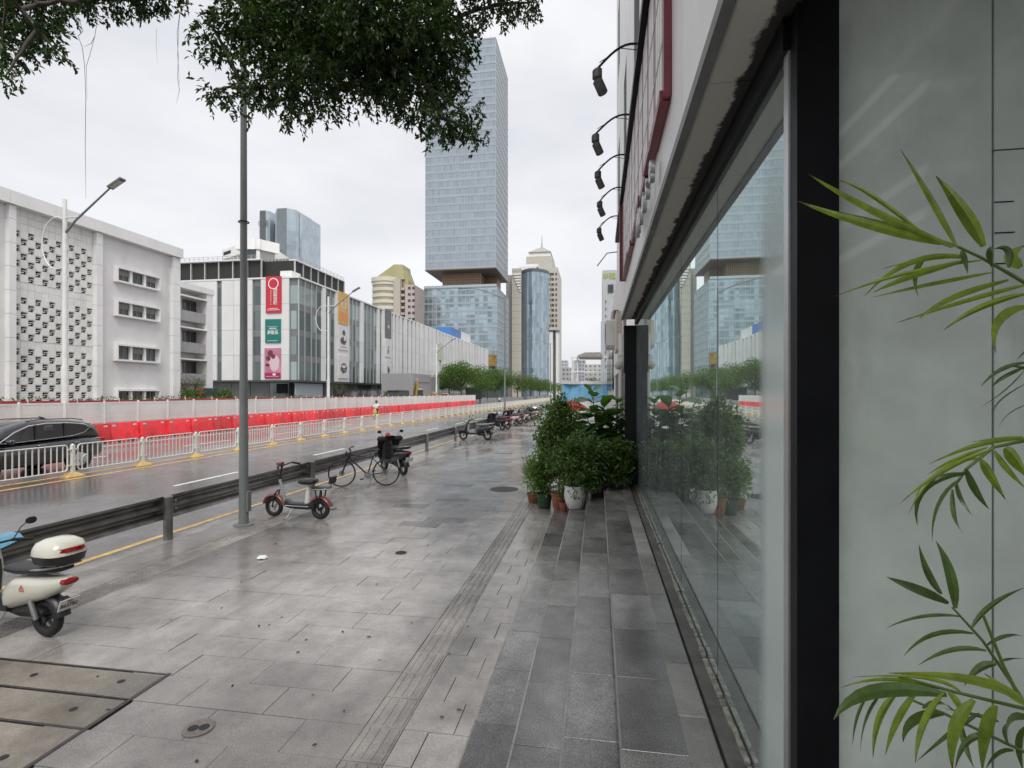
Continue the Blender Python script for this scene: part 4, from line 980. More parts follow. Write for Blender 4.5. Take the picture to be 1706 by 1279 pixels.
# ------------------------------------------------------------------ black SUV
m_car = mat('black car paint', (.012, .013, .016), .18, var=.08, coat=1.0)
m_cglass = mat('dark car glass', (.010, .011, .012), .06, var=.1, spec=.7)
def suv():
    t = thing('suv', 'black suv with chrome window line driving behind the white road fence', 'car', (-17.9, yx(178, -16.95)-2.33, -.15), R(-90))
    def ring(x, w_, z0, z1, p=4.5): return ell(x, 0, (z0+z1)/2, w_, (z1-z0)/2, 24, p)
    MB().loft([ring(*r) for r in ((-2.34,.72,.48,.92),(-2.30,.82,.40,1.00),(-2.15,.90,.32,1.08),(-1.5,.935,.28,1.10),(-.6,.935,.26,1.07),(.5,.93,.26,1.04),(1.2,.925,.27,1.01),(1.8,.90,.28,.95),(2.15,.84,.32,.86),(2.30,.74,.38,.76),(2.33,.62,.44,.70))]).build('body', m_car, t, 50)
    MB().loft([ring(*r) for r in ((-2.26,.70,.98,1.16),(-2.10,.76,.98,1.45),(-1.80,.79,.98,1.60),(-1.20,.81,.98,1.68),(-.4,.82,.98,1.705),(.20,.80,.98,1.67),(.65,.77,.98,1.50),(1.10,.75,.96,1.20),(1.42,.74,.94,1.02))]).build('cabin', m_car, t, 50)
    out = [(.98,1.06),(.55,1.36),(.15,1.53),(-.4,1.585),(-1.1,1.565),(-1.6,1.50),(-1.83,1.40),(-1.60,1.22),(-1.2,1.14),(-.4,1.10),(.4,1.07)]
    for s in (-1,1):
        cy = lambda z: s*(.832 - max(0, z-1.15)*.07)
        pn = MB(); vs = [(x, cy(z), z) for x, z in out]+[(x, cy(z)-s*.06, z) for x, z in out]; n = len(out)
        pn.add(vs, [tuple(range(n)), tuple(range(2*n-1, n-1, -1))]+[(j,(j+1)%n,n+(j+1)%n,n+j) for j in range(n)])
        pn.build('side_window', m_cglass, t)
        MB().tube([(x, cy(z)+s*.004, z) for x, z in out+[out[0]]], .020, 6).build('chrome_trim', m_chrome, t, 60)
        for xx, zt in ((-.05,1.56),(-.95,1.56)): MB().box((xx, s*.822, (1.08+zt)/2), (.05,.05,zt-1.08)).build('door_pillar', m_blackp, t)
        MB().loft([ell(s*y, .78, 1.10, a, b, 12, 3, 'y') for y, a, b in ((.90,.04,.03),(.98,.09,.07),(1.08,.09,.07),(1.12,.05,.04))]).build('mirror', m_car, t, 50)
        for xx in (.15, -.95): MB().box((xx-.32, s*.935, .93), (.20,.03,.03)).build('door_handle', m_chrome, t)
        MB().box((-2.20, s*.72, .93), (.26,.30,.10)).build('tail_light', mat('red lens', (.30,.01,.01), .2), t)
        MB().box((2.08, s*.66, .76), (.32,.28,.10)).build('headlight', m_lens, t)
        for xx in (-1.38, 1.36):
            MB().torus((xx, s*.915, .36), .40, .035, 20, 6, 'y', R(-5), R(185)).build('wheel_arch', m_blackp, t)
            MB().lathe([(.395,-.12),(.395,.06)], (xx, s*.88-.0, .36), 24, 'y').build('wheel_well', m_rubber, t)
            wo = MB().torus((xx, s*.86, .36), .27, .10, 28, 10, 'y').build('tyre', m_rubber, None, 60)
            rm = MB().lathe([(.25, -.02),(.25,.0)], (xx, s*.945-.0, .36), 24, 'y')
            for k in range(5):
                a_ = 2*math.pi*k/5; rm.tube([(xx, s*.965, .36),(xx+.24*math.cos(a_), s*.955, .36+.24*math.sin(a_))], [.035,.022], 6)
            ro = rm.build('wheel', m_alu, t, 40); wo.parent = ro
    MB().box((-.9, 0, 1.73), (.16,.05,.06), Matrix.Rotation(R(-20),4,'Y')).build('roof_antenna', m_car, t)
    for s in (-1,1): MB().tube([(.1,s*.66,1.66),(-.3,s*.66,1.715),(-1.3,s*.66,1.70),(-1.7,s*.66,1.64)], .016, 6).build('roof_rail', m_blackp, t, 50)
    rw = MB(); rw.add([(-2.20,-.62,1.14),(-2.20,.62,1.14),(-1.98,.60,1.50),(-1.98,-.60,1.50),(-2.235,-.62,1.14),(-2.235,.62,1.14),(-2.03,.60,1.50),(-2.03,-.60,1.50)], [(0,1,2,3),(4,7,6,5),(0,4,5,1),(1,5,6,2),(2,6,7,3),(3,7,4,0)]); rw.build('rear_window', m_cglass, t)
    MB().box((-2.35, 0, .72), (.02,.46,.14)).build('number_plate', m_white, t)
suv()
# ------------------------------------------------------------------ riders
def person(label, hip, parent_heading, shirt, trousers, grp=None):
    """one skinned figure sitting astride a scooter; local x is forward"""
    t = thing('person', label, 'person', hip, parent_heading, grp)
    J = {'pel':(0,0,0,.145),'bel':(.02,0,.16,.135),'che':(.05,0,.36,.15),'nk':(.06,0,.52,.060),'hd0':(.08,0,.60,.075),'hd1':(.09,0,.70,.100),'hd2':(.085,0,.79,.070)}
    E = [('pel','bel'),('bel','che'),('che','nk'),('nk','hd0'),('hd0','hd1'),('hd1','hd2')]
    for s, k in ((1,'l'),(-1,'r')):
        J.update({k+'sh':(.05,s*.18,.44,.065),k+'el':(.20,s*.27,.24,.045),k+'wr':(.42,s*.28,.24,.032),k+'ha':(.50,s*.27,.26,.036),
                  k+'hp':(.05,s*.10,-.03,.10),k+'kn':(.42,s*.15,-.02,.072),k+'an':(.40,s*.14,-.40,.045),k+'to':(.54,s*.14,-.45,.035)})
        E += [('che',k+'sh'),(k+'sh',k+'el'),(k+'el',k+'wr'),(k+'wr',k+'ha'),('pel',k+'hp'),(k+'hp',k+'kn'),(k+'kn',k+'an'),(k+'an',k+'to')]
    ks_ = list(J); me = bpy.data.meshes.new('body'); me.from_pydata([J[k][:3] for k in ks_], [(ks_.index(a), ks_.index(b)) for a, b in E], [])
    ob = bpy.data.objects.new('body', me); col.objects.link(ob)
    ob.modifiers.new('s', 'SKIN'); sv = me.skin_vertices[0].data
    for i, k in enumerate(ks_): sv[i].radius = (J[k][3],)*2; sv[i].use_root = (k == 'pel')
    sm_ = ob.modifiers.new('u', 'SUBSURF'); sm_.levels = 2; sm_.render_levels = 2
    dg = bpy.context.evaluated_depsgraph_get(); m2 = bpy.data.meshes.new_from_object(ob.evaluated_get(dg)); bpy.data.objects.remove(ob)
    sk_ = mat('skin', (.42, .26, .19), .5)
    for m_ in (shirt, trousers, sk_): m2.materials.append(m_)
    for p in m2.polygons:
        c = p.center; p.use_smooth = True
        p.material_index = 1 if c.z < .08 and not (c.x > .1 and c.z > .10) else 0
        if c.z > .55 or (c.x > .30 and c.z > .15): p.material_index = 2
    link('body', m2, t)
    MB().lathe([(.118,.70),(.128,.74),(.125,.80),(.095,.86),(.04,.895),(.005,.90)], (.08,0,0), 16).build('helmet', m_blackp, t, 60)
    for s in (-1, 1): MB().lathe([(.008,-.006),(.012,0),(.008,.006)], (.178, s*.035, .705), 8, 'x').build('eye', m_rubber, t)
    return t
def rider(px, X, hd, lb1, lb2, bike, shirt, trs):
    y = yx(px, X); u = Vector((math.cos(hd), math.sin(hd), 0))
    moto(lb1, (X, y, -.15), hd, bike, m_blackp, grp=None, stand=False)
    person(lb2, (X-u.x*.38, y-u.y*.38, -.15+.92), hd, shirt, trs)
rider(626, -21.3, R(-78), 'yellow scooter being ridden along the red barriers', 'person in white top riding the yellow scooter', mat('yellow scooter paint', (.60,.36,.05), .35), mat('white cotton', (.72,.72,.70), .8), mat('black cotton', (.02,.02,.022), .8))
rider(832, -21.0, R(-85), 'small dark scooter far off on the opposite lane', 'person in pale top riding a far off scooter', m_bscoot, mat('cream cotton', (.60,.58,.50), .8), mat('black cotton', (.02,.02,.022), .8))
# pale blue sheet over the guardrail at the left edge
q = on_x(6, 852, -6.99); bl = MB()
n = 9; rings = []
for i in range(8):
    v = i/7; yy = q.y-.75+v*.84
    top = .725+.012*math.sin(5*v)
    rings.append([(-6.80-.0-.02*math.sin(7*v), yy, .50+.16*v), (-6.88, yy, .66+.05*v), (-6.93, yy, top), (-7.02, yy, top+.004), (-7.06, yy, .60), (-7.07, yy, .595), (-7.03, yy, top-.012), (-6.935, yy, top-.008), (-6.885, yy, .65+.05*v), (-6.805-.02*math.sin(7*v), yy, .495+.16*v)])
o = bl.loft(rings).build('plastic_sheet', mat('pale blue plastic', (.14, .38, .55), .3, var=.1), None, 50)
tag(o, 'pale blue plastic sheet thrown over the guardrail at left edge', 'sheet')
# ================================================================== BUILDINGS
m_bwhite = mat('white mosaic render', (.72, .71, .70), .6, var=.06, vs=.8, dirt=.28)
m_bpier = mat('white painted pier', (.80, .795, .78), .55, var=.05, vs=.6, dirt=.18)
m_bblock = mat('white breeze block', (.78, .77, .74), .6, var=.07, vs=2, pv=.05, dirt=.25)
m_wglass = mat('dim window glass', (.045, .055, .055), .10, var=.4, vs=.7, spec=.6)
m_blind = mat('window blind', (.20, .20, .19), .6, var=.3, vs=2)
def child(parent, mb, name, m, smooth=None, kind=None):
    o = mb.build(name, m, None, smooth); o.parent = parent
    o.matrix_parent_inverse = Matrix.Translation(-Vector(parent.location))
    if kind: o['kind'] = kind
    return o
# ------------------------------------------------------------------ white building with pierced blocks
BX = -38.0
Y_ = lambda px, X=BX: yx(px, X)
yb = {k: Y_(k) for k in (8, 20, 22, 155, 165, 283, 295)}
bw_ = thing('white_building', 'white building with pierced block screen and strip windows at left', 'building', (BX, yb[295], 0))
ztop = zx(295, 415, BX)
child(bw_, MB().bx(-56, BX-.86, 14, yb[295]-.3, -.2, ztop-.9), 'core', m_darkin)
child(bw_, MB().bx(BX-.34, BX, yb[165], yb[283], -.2, ztop-.85), 'wall', m_bwhite)
child(bw_, MB().bx(BX-.34, BX, 14, yb[8], -.2, ztop-.85), 'wall', m_bwhite)
child(bw_, MB().bx(-56, BX-.02, yb[295]-.29, yb[295]-.02, -.2, ztop-.85), 'end_wall', m_bwhite)
for a, b in ((8, 20), (155, 165), (283, 295)):
    z = -.2; k = 0
    while z < ztop-.9:
        z2 = min(z+1.55, ztop-.86); child(bw_, MB().cbx(BX-.34, BX+.35, yb[a], yb[b], z, z2-.02, .01), 'pier_panel', m_bpier); z = z2
cy0 = 14
while cy0 < yb[295]:
    child(bw_, MB().bx(-56, BX+.55, cy0, min(cy0+2.9, yb[295]+.15)-.015, ztop-.85, ztop), 'cornice_panel', m_bpier); cy0 += 2.9
# pierced blocks
NC = 12; bwid = (yb[155]-yb[22])/NC; bh = .49
blk = MB(); s = bwid; e = .035
def bar2(y0, y1, z0, z1): blk.bx(-.16, -.07, y0*s, y1*s, z0*bh, z1*bh)
def bar(y0, y1, z0, z1): blk.bx(-.16, 0, y0*s, y1*s, z0*bh, z1*bh)
bar(.01, .99, .01, .08); bar(.01, .99, .92, .99); bar(.01, .08, .08, .92); bar(.92, .99, .08, .92)
bar2(.42, .92, .57, .70); bar2(.08, .58, .30, .43)
blkm = blk.mesh('pierced_block', m_bblock)
sol = MB().cbx(0, s*.98, 0, bh*.98, 0, .05, .012)
solm = MB().add([(v[2]-.05+random.uniform(0, 0), v[0]+s*.01, v[1]+bh*.01) for v in sol.v], sol.f).mesh('solid_block', m_bblock)
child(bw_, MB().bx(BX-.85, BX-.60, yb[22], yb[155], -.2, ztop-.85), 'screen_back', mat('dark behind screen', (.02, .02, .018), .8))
child(bw_, MB().bx(BX-.164, BX-.065, yb[22], yb[155], -.2, -.1), 'screen_sill', m_bpier)
inv = Matrix.Translation(-Vector(bw_.location))
nrow = int((ztop-.9)/bh)+1; cnt = 0; solids = MB()
for r_ in range(nrow):
    z = r_*bh
    plain = (8.45 < z < 9.35) or (5.0 < z < 5.75) or z > ztop-2.7
    for c in range(NC):
        if (r_+c) % 2 == 0 and not plain:
            o = link('pierced_block', blkm, bw_, (BX-.03, yb[22]+c*bwid, z)); o.matrix_parent_inverse = inv; cnt += 1
        elif cnt < 280 and not plain:
            o = link('solid_block', solm, bw_, (BX-.02, yb[22]+c*bwid, z)); o.matrix_parent_inverse = inv
        else:
            o = link('solid_block', solm, bw_, (BX-.045, yb[22]+c*bwid, z)); o.matrix_parent_inverse = inv
def strip_window(parent, X, y0, y1, z0, z1, n, blinds=()):
    w_ = child(parent, MB().bx(X, X+.38, y0-.12, y1+.12, z1, z1+.14).bx(X, X+.38, y0-.12, y1+.12, z0-.14, z0).bx(X, X+.38, y0-.12, y0, z0, z1).bx(X, X+.38, y1, y1+.12, z0, z1), 'window_frame', m_bpier)
    d = (y1-y0)/n
    for k in range(n):
        a, b = y0+k*d+.12, y0+(k+1)*d-.12
        o = MB().bx(X+.012, X+.03, a, b, z0+.03, z1-.03).build('pane', m_wglass, None); o.parent = w_
        fr_ = MB().bx(X+.03, X+.07, a, b, z0+.02, z0+.08).bx(X+.03, X+.07, (a+b)/2-.03, (a+b)/2+.03, z0+.08, z1-.08).bx(X+.03, X+.07, a, b, z1-.08, z1-.02)
        o = fr_.build('sash', m_blind, None); o.parent = w_
        if k < n-1:
            o = MB().bx(X+.01, X+.20, y0+(k+1)*d-.11, y0+(k+1)*d+.11, z0, z1).build('mullion', m_bpier, None); o.parent = w_
        if k in blinds:
            o = MB().bx(X+.075, X+.085, a+.02, b-.02, (z0+z1)/2, z1-.03).build('blind', m_blind, None); o.parent = w_
for (p0, p1), bl_ in (((446, 466), (0, 2)), ((502, 523), (0, 1, 2)), ((575, 598), (1,)), ((651, 668), ())):
    strip_window(bw_, BX, Y_(191), Y_(260), zx(190, p1, BX), zx(190, p0, BX), 3, bl_)
# ------------------------------------------------------------------ balcony block behind it
B2 = -42.0
y20, y21 = yx(293, B2)-3, yx(352, B2); z2t = zx(352, 483, B2)
b2 = thing('balcony_building', 'lower white block with balconies and red shop sign beyond the white building', 'building', (B2, y21, 0))
child(b2, MB().bx(-56, B2-1.2, y20, y21-.02, -.2, z2t-.6), 'core', m_bwhite)
child(b2, MB().bx(-56, B2+.3, y20, y21+.1, z2t-.6, z2t), 'roof_edge', m_bpier)
child(b2, MB().bx(B2-1.2, B2+.2, y21-.9, y21, -.2, z2t-.6), 'pier', m_bpier)
for k in range(4):
    zf = .2 + k*3.25
    if zf > z2t-2: break
    if k: child(b2, MB().bx(B2-1.2, B2+.05, y20, y21-.9, zf-.1, zf+.95), 'balcony_front', mat('grey balcony panel', (.36, .355, .35), .6, var=.12, dirt=.4))
    child(b2, MB().bx(B2-1.2, B2+.25, y20, y21-.9, zf+2.35, zf+2.5), 'sun_shade', m_bpier)
    for j in range(3):
        a = y20+.3+j*2.45
        wf = child(b2, MB().bx(B2-1.2, B2-1.12, a, a+2.0, zf+.95, zf+2.3), 'window', m_blind)
        for q_ in range(2):
            o = MB().bx(B2-1.115, B2-1.10, a+.08+q_*.98, a+.94+q_*.98, zf+1.02, zf+2.22).build('pane', m_wglass, None); o.parent = wf
sgn = thing('shop_signboard', 'red shop signboard at the foot of the balcony block', 'signboard', (B2+.6, y21-2, 1.2))
zr0, zr1 = zx(310, 662, B2+1), zx(310, 646, B2+1)
child(sgn, MB().bx(B2+.5, B2+1.0, yx(292, B2+1), yx(338, B2+1), zr0, zr1), 'board', mat('red sign', (.50, .03, .04), .4))
child(sgn, MB().bx(B2+.5, B2+.98, yx(338, B2+1)+.02, yx(362, B2+1), zr0, zr1), 'dark_board', mat('navy sign', (.03, .04, .055), .4))
o = text('sign_text', '红荔', .95, basis((B2+1.01, yx(312, B2+1), (zr0+zr1)/2+.05), (0, 1, 0), (0, 0, 1)), m_white, None, .01); o.parent = sgn; o.matrix_parent_inverse = Matrix.Translation(-Vector(sgn.location))
# ------------------------------------------------------------------ shopping centre
MX = -44.8; MYc = yx(497, MX)
mz0, mz1 = zx(497, 633, MX), zx(497, 463, MX)
mall = thing('shopping_centre', 'large glass and white panel shopping centre with banners at its corner', 'building', (MX, MYc, 0))
m_mglass = mglass_tower('shop centre glass', (.13, .165, .165), .05, .35, (2.0, 3.9), .006, .35)
m_mgl2 = mglass_tower('shop centre pale glass', (.30, .36, .35), .06, .35, (2.0, 3.9), .006, .25)
m_span = mat('grey spandrel glass', (.17, .185, .185), .18, var=.15, vs=.3)
m_mpan = mat('silver white panel', (.68, .685, .68), .42, var=.05, vs=.3, pv=.05, dirt=.12)
m_mull = mat('mullion aluminium', (.50, .52, .52), .4, metal=.5)
YE = yx(812, MX)
child(mall, MB().bx(-90, MX-.35, MYc+.35, YE, mz0, mz1-.3), 'core', m_darkin)
child(mall, MB().bx(-95, MX-2.2, MYc+1.6, YE, -.2, mz0-.01), 'ground_floor_core', m_darkin)
FZ = [mz0 + (mz1-mz0)*k/4 for k in range(5)]
def face(axis, c, a, b, typ, zt=None, proud=.0, seed=0):
    """one bay of the facade between a and b; axis 'x' = street side, 'y' = side facing the camera"""
    rr = random.Random(seed)
    def bxx(d0, d1, a0, a1, z0, z1):
        return MB().bx(c+d0, c+d1, a0, a1, z0, z1) if axis == 'x' else MB().bx(a0, a1, c-d1, c-d0, z0, z1)
    fz = FZ if zt is None else [mz0+(zt-mz0)*k/4 for k in range(5)]
    if a > b: a, b = b, a
    for k in range(4):
        z0, z1 = fz[k], fz[k+1]
        if typ == 'w':
            h = (z1-z0)/2
            child(mall, bxx(-.3, .25+proud, a+.02, b-.02, z0+.015, z1-.015), 'white_panel', m_mpan)
        else:
            child(mall, bxx(-.30, -.02, a, b, z0+.02, z1-1.05), 'glass_pane', m_mgl2 if (typ == 'p' or (k == 3 and rr.random() < .35) or rr.random() < .08) else m_mglass)
            child(mall, bxx(-.30, -.03, a, b, z1-1.03, z1), 'spandrel', m_span)
    if typ != 'w':
        child(mall, bxx(-.02, .14, a-.06, a+.06, fz[0], fz[4]), 'mullion', m_mull)
sx = [(497,507,'g'),(507,518,'g'),(518,526,'g'),(526,535,'g'),(535,541,'w'),(541,549,'g'),(549,557,'g'),(557,580,'w'),(580,586,'p'),(586,592,'g'),(592,599,'p'),(599,604,'w'),(604,610,'g'),(610,616,'g'),(616,622,'g'),(622,627,'g'),(627,631,'w'),(631,635,'g'),(635,651,'w')]
px = 651.0; rr_ = random.Random(4)
while px < 808:
    g_w = rr_.uniform(1.6, 2.8)*(1 if px < 700 else .8); w_w = rr_.uniform(3.4, 6.2)*(1 if px < 720 else .75)
    sx.append((px, px+g_w, 'g')); sx.append((px+g_w, px+g_w+w_w, 'w')); px += g_w+w_w
sx.append((px, 812, 'w') if px < 812 else (811, 812, 'w'))
for i, (a, b, ty) in enumerate(sx):
    face('x', MX, yx(a, MX), yx(b, MX), ty, seed=i, proud=(.15 if a > 686 else 0))
lx = [(230,250,'w'),(250,262,'g'),(262,295,'w'),(295,330,'w'),(330,363,'w'),(363,371,'g'),(371,391,'w'),(391,405,'w'),(405,414,'g'),(414,422,'w'),(422,436,'g'),(436,483,'w'),(483,497,'p')]
for i, (a, b, ty) in enumerate(lx):
    face('y', MYc, xy(a, MYc), xy(b, MYc), ty, seed=i+50)
child(mall, MB().bx(-95, MX+.35, MYc-.35, YE, mz0-.3, mz0-.01), 'overhang_slab', mat('dark overhang', (.05, .055, .055), .5))
child(mall, MB().bx(-95, MX+.3, MYc-.3, YE, mz1, mz1+.25), 'parapet', m_mpan)
# ground floor shop fronts
for k in range(34):
    ya = MYc+2.0+k*3.2
    if ya > YE-4: break
    child(mall, MB().bx(MX-2.2, MX-2.1, ya, ya+3.1, .0, mz0-.35), 'shop_pane', m_mglass if k % 3 else m_mgl2)
for k in range(12):
    xa = MX-2.5-k*3.3
    child(mall, MB().bx(xa-3.2, xa, MYc+1.5, MYc+1.59, .0, mz0-.35), 'shop_pane', m_span if k % 4 else m_mglass)
child(mall, MB().bx(xy(452, MYc), xy(469, MYc), MYc+1.3, MYc+1.49, zy(452, 655, MYc), zy(452, 639, MYc)), 'menu_board', m_black)
# site hoarding in front of the shop fronts
child(mall, MB().bx(MX-.9, MX-.8, MYc+.5, yx(545, MX), -.2, mz0-.45), 'site_panel', mat('pale blue site panel', (.42, .48, .52), .5, var=.08))
# roof: dark louvre band, glass lantern, rails
m_louv = mat('dark roof louvre', (.022, .022, .02), .7, var=.2)
rz0 = mz1+.25
zb1 = zy(360, 437, MYc+4)
child(mall, MB().bx(-95, xy(437, MYc+4), MYc+4, MYc+16, rz0, zb1), 'roof_louvre', m_louv)
for k in range(9):
    x_ = xy(437, MYc+4) - k*2.55
    child(mall, MB().bx(x_-.08, x_+.08, MYc+3.7, MYc+3.99, rz0, zb1), 'roof_post', m_mull)
child(mall, MB().bx(-95, xy(437, MYc+4), MYc+3.4, MYc+4.1, zb1+.01, zb1+.2), 'roof_beam', m_mpan)
zb2 = zx(500, 438, MX-3.5)
ya_, yb2 = yx(490, MX-3.5), yx(572, MX-3.5)
child(mall, MB().bx(MX-16, MX-3.5, ya_, yb2, rz0, zb2), 'roof_louvre', m_louv)
for k in range(8):
    y_ = ya_+k*(yb2-ya_)/7
    child(mall, MB().bx(MX-3.49, MX-3.25, y_-.07, y_+.07, rz0, zb2), 'roof_post', m_mull)
child(mall, MB().bx(MX-4.4, MX-3.2, ya_, yb2, zb2+.01, zb2+.2), 'roof_beam', m_mpan)
for (a0, a1, dx) in ((ya_, yb2, MX-3.4),):
    for z in (.3, .6): child(mall, MB().bx(dx-.03, dx+.03, a0, a1, zb2+.2+z, zb2+.25+z), 'rail', m_mull)
    for k in range(14): child(mall, MB().bx(dx-.03, dx+.03, a0+k*(a1-a0)/13-.03, a0+k*(a1-a0)/13+.03, zb2+.2, zb2+.85), 'rail_post', m_mull)
xa_, xb_ = xy(300, MYc+3.6), xy(437, MYc+4)
for z in (.3, .6): child(mall, MB().bx(xa_, xb_, MYc+3.6, MYc+3.66, zb1+.2+z, zb1+.25+z), 'rail', m_mull)
for k in range(18): child(mall, MB().bx(xa_+k*(xb_-xa_)/17-.03, xa_+k*(xb_-xa_)/17+.03, MYc+3.6, MYc+3.66, zb1+.2, zb1+.85), 'rail_post', m_mull)
m_lant = mat('lantern glass', (.24, .27, .26), .2, var=.15, vs=.4)
lxa, lxb = xy(437, MYc+5), xy(489, MYc+5)
child(mall, MB().bx(lxa, lxb, MYc+5, MYc+12, rz0, zb1+.4), 'roof_lantern', m_lant)
for k in range(10): child(mall, MB().bx(lxa+k*(lxb-lxa)/9-.06, lxa+k*(lxb-lxa)/9+.06, MYc+4.8, MYc+4.99, rz0, zb1+.4), 'lantern_bar', m_mull)
child(mall, MB().bx(xy(470, MYc+2), xy(489, MYc+2), MYc+1.5, MYc+4, rz0, rz0+1.3), 'roof_unit', m_wpaint)
# second roof block with blue and white plant rooms
child(mall, MB().bx(MX-9, MX-3, yx(752, MX-3), yx(768, MX-3), mz1, zx(760, 548, MX-3)), 'roof_plant_room', mat('blue plant room', (.05, .17, .42), .5))
child(mall, MB().bx(MX-9, MX-2.8, yx(768, MX-3)+.1, yx(783, MX-3), mz1, zx(770, 553, MX-3)), 'roof_plant_room', m_mpan)
# banners
def banner(axis, c, a, b, z0, z1, m, label):
    t = thing('banner', label, 'banner', ((c+.4, (a+b)/2, z0) if axis == 'x' else ((a+b)/2, c-.4, z0)), 0)
    mb = MB().bx(c+.26, c+.42, a, b, z0, z1) if axis == 'x' else MB().bx(a, b, c-.42, c-.26, z0, z1)
    child(t, mb, 'sheet', m)
    w_, h_ = abs(b-a), z1-z0
    def M(u, v, d=.43):     # place on the sheet: u,v in -0.5..0.5
        return basis((c+d, (a+b)/2+u*w_, (z0+z1)/2+v*h_), (0, 1, 0), (0, 0, 1)) if axis == 'x' else basis(((a+b)/2+u*w_, c-d, (z0+z1)/2+v*h_), (1, 0, 0), (0, 0, 1))
    def word(s, size, u, v, mm, bold=0, name='lettering'):
        o = text(name, s, size, M(u, v), mm, None, .004, bold=bold); o.parent = t; o.matrix_parent_inverse = Matrix.Translation(-Vector(t.location))
    def blob(pts, mm, d=.425, name='print_shape'):
        Q = M(0, 0, d); mb = MB(); n = len(pts)
        mb.add([Q @ Vector((u*w_, v*h_, 0)) for u, v in pts]+[Q @ Vector((u*w_, v*h_, .012)) for u, v in pts], [tuple(range(n)), tuple(range(2*n-1, n-1, -1))]+[(j,(j+1)%n,n+(j+1)%n,n+j) for j in range(n)])
        child(t, mb, name, mm)
    def oval(u, v, ru, rv, mm, d=.425, n=20, a0=0, seed=None, name='print_shape'):
        rr = random.Random(seed); blob([(u+ru*math.cos(6.2832*k/n)*(1+(rr.uniform(-.18,.18) if seed else 0)), v+rv*math.sin(6.2832*k/n)*(1+(rr.uniform(-.18,.18) if seed else 0))) for k in range(n)], mm, d, name)
    return word, blob, oval, w_, h_
m_bred = mat('red banner', (.52, .025, .045), .5, var=.05); m_bteal = mat('teal banner', (.010, .17, .14), .5, var=.05)
m_print = mat('white print', (.75, .73, .72), .5, var=.03)
xa, xb = xy(445.5, MYc), xy(471, MYc)
word, blob, oval, w_, h_ = banner('y', MYc, xa, xb, zy(458, 521.5, MYc), zy(458, 461, MYc), m_bred, 'tall red banner with a ring logo at the shopping centre corner')
oval(0, .30, .34, .34*w_/h_, m_print, .424, 28, name='logo_ring'); oval(0, .30, .275, .275*w_/h_, m_bred, .440, 28, name='logo_field'); word('m', 1.35, 0, .302, m_print, .02)
for k, ch in enumerate('茂业百货城'): word(ch, .72, .12, .105-k*.085, m_print, .012)
for k in range(11): word('maoyecentre'[k], .34, -.16, .10-k*.036, m_print)
blob([(-.30,-.375),(.30,-.375),(.30,-.39),(-.30,-.39)], m_print); blob([(-.42,-.415),(.42,-.415),(.42,-.428),(-.42,-.428)], m_print)
word, blob, oval, w_, h_ = banner('y', MYc, xy(444.5, MYc), xy(470, MYc), zy(458, 571, MYc), zy(458, 532, MYc), m_bteal, 'teal banner with white lettering below the red banner')
word('watsons', .36, 0, .115, m_print, .012); word('屈臣氏', .60, 0, -.08, m_print, .018)
blob([(-.36,-.41),(.30,-.41),(.30,-.425),(-.36,-.425)], m_print)
for v0, v1 in ((.19, .18), (.045, .035)): blob([(-.36,v0),(.36,v0),(.36,v1),(-.36,v1)], m_print)
m_pk = mat('pink poster', (.52, .20, .30), .5, var=.25, vs=.5); m_pk2 = mat('pale pink print', (.66, .50, .54), .5, var=.1); m_pd = mat('plum print', (.16, .03, .06), .5); m_mag = mat('magenta print', (.36, .012, .085), .5)
word, blob, oval, w_, h_ = banner('y', MYc, xy(443.5, MYc), xy(470, MYc), zy(458, 630, MYc), zy(458, 580, MYc), m_pk, 'pink poster of dancing figures lowest at the shopping centre corner')
oval(.12, .02, .34, .26, m_pk2, .424, seed=3); oval(-.14, .34, .16, .10, m_pd, .426, seed=5); oval(-.26, .16, .14, .09, m_pd, .427, seed=6); oval(.05, .22, .14, .08, m_pd, .428, seed=7); oval(-.30, -.06, .16, .05, m_pd, .426, seed=8)
blob([(-.5,-.32),(.5,-.32),(.5,-.5),(-.5,-.5)], m_mag, .424, 'footer_band'); word('H', .5, -.10, -.375, m_print, .03); blob([(.02,-.34),(.20,-.34),(.20,-.41),(.02,-.41)], m_print, .440); blob([(-.4,-.435),(.4,-.435),(.4,-.445),(-.4,-.445)], m_print, .440)
m_gold = mat('gold poster', (.58, .36, .11), .5, var=.15, vs=.4); m_or = mat('orange print', (.62, .27, .07), .5); m_cream = mat('cream print', (.66, .60, .50), .5)
ya, yb_ = yx(561, MX), yx(577, MX)
word, blob, oval, w_, h_ = banner('x', MX, ya, yb_, zx(568, 540, MX), zx(568, 487, MX), m_gold, 'gold poster with a ring emblem on the street side of the shopping centre')
oval(0, .12, .26, .13, m_cream, .424); oval(0, .12, .17, .085, m_gold, .440); oval(0, .26, .16, .045, m_cream, .424); blob([(-.5,-.12),(.5,-.12),(.5,-.42),(-.5,-.42)], m_or, .4235); word('欢乐', .8, 0, -.16, m_cream)
m_wpost = mat('white poster', (.62, .61, .60), .5); m_grey = mat('dark figure print', (.07, .065, .07), .5, var=.4, vs=2)
word, blob, oval, w_, h_ = banner('x', MX, ya, yb_, zx(568, 583, MX), zx(568, 543, MX), m_wpost, 'white poster of a dark haired figure below the gold poster')
oval(.0, .22, .16, .12, m_grey, .424, seed=9); oval(-.05, -.12, .30, .16, m_grey, .424, seed=10); oval(.08, -.02, .10, .10, m_cream, .440, seed=4); blob([(-.3,-.36),(.3,-.36),(.3,-.38),(-.3,-.38)], m_grey)
word, blob, oval, w_, h_ = banner('x', MX, ya, yb_, zx(568, 630, MX), zx(568, 592, MX), m_wpost, 'white poster of a dark helmet shape lowest on the street side')
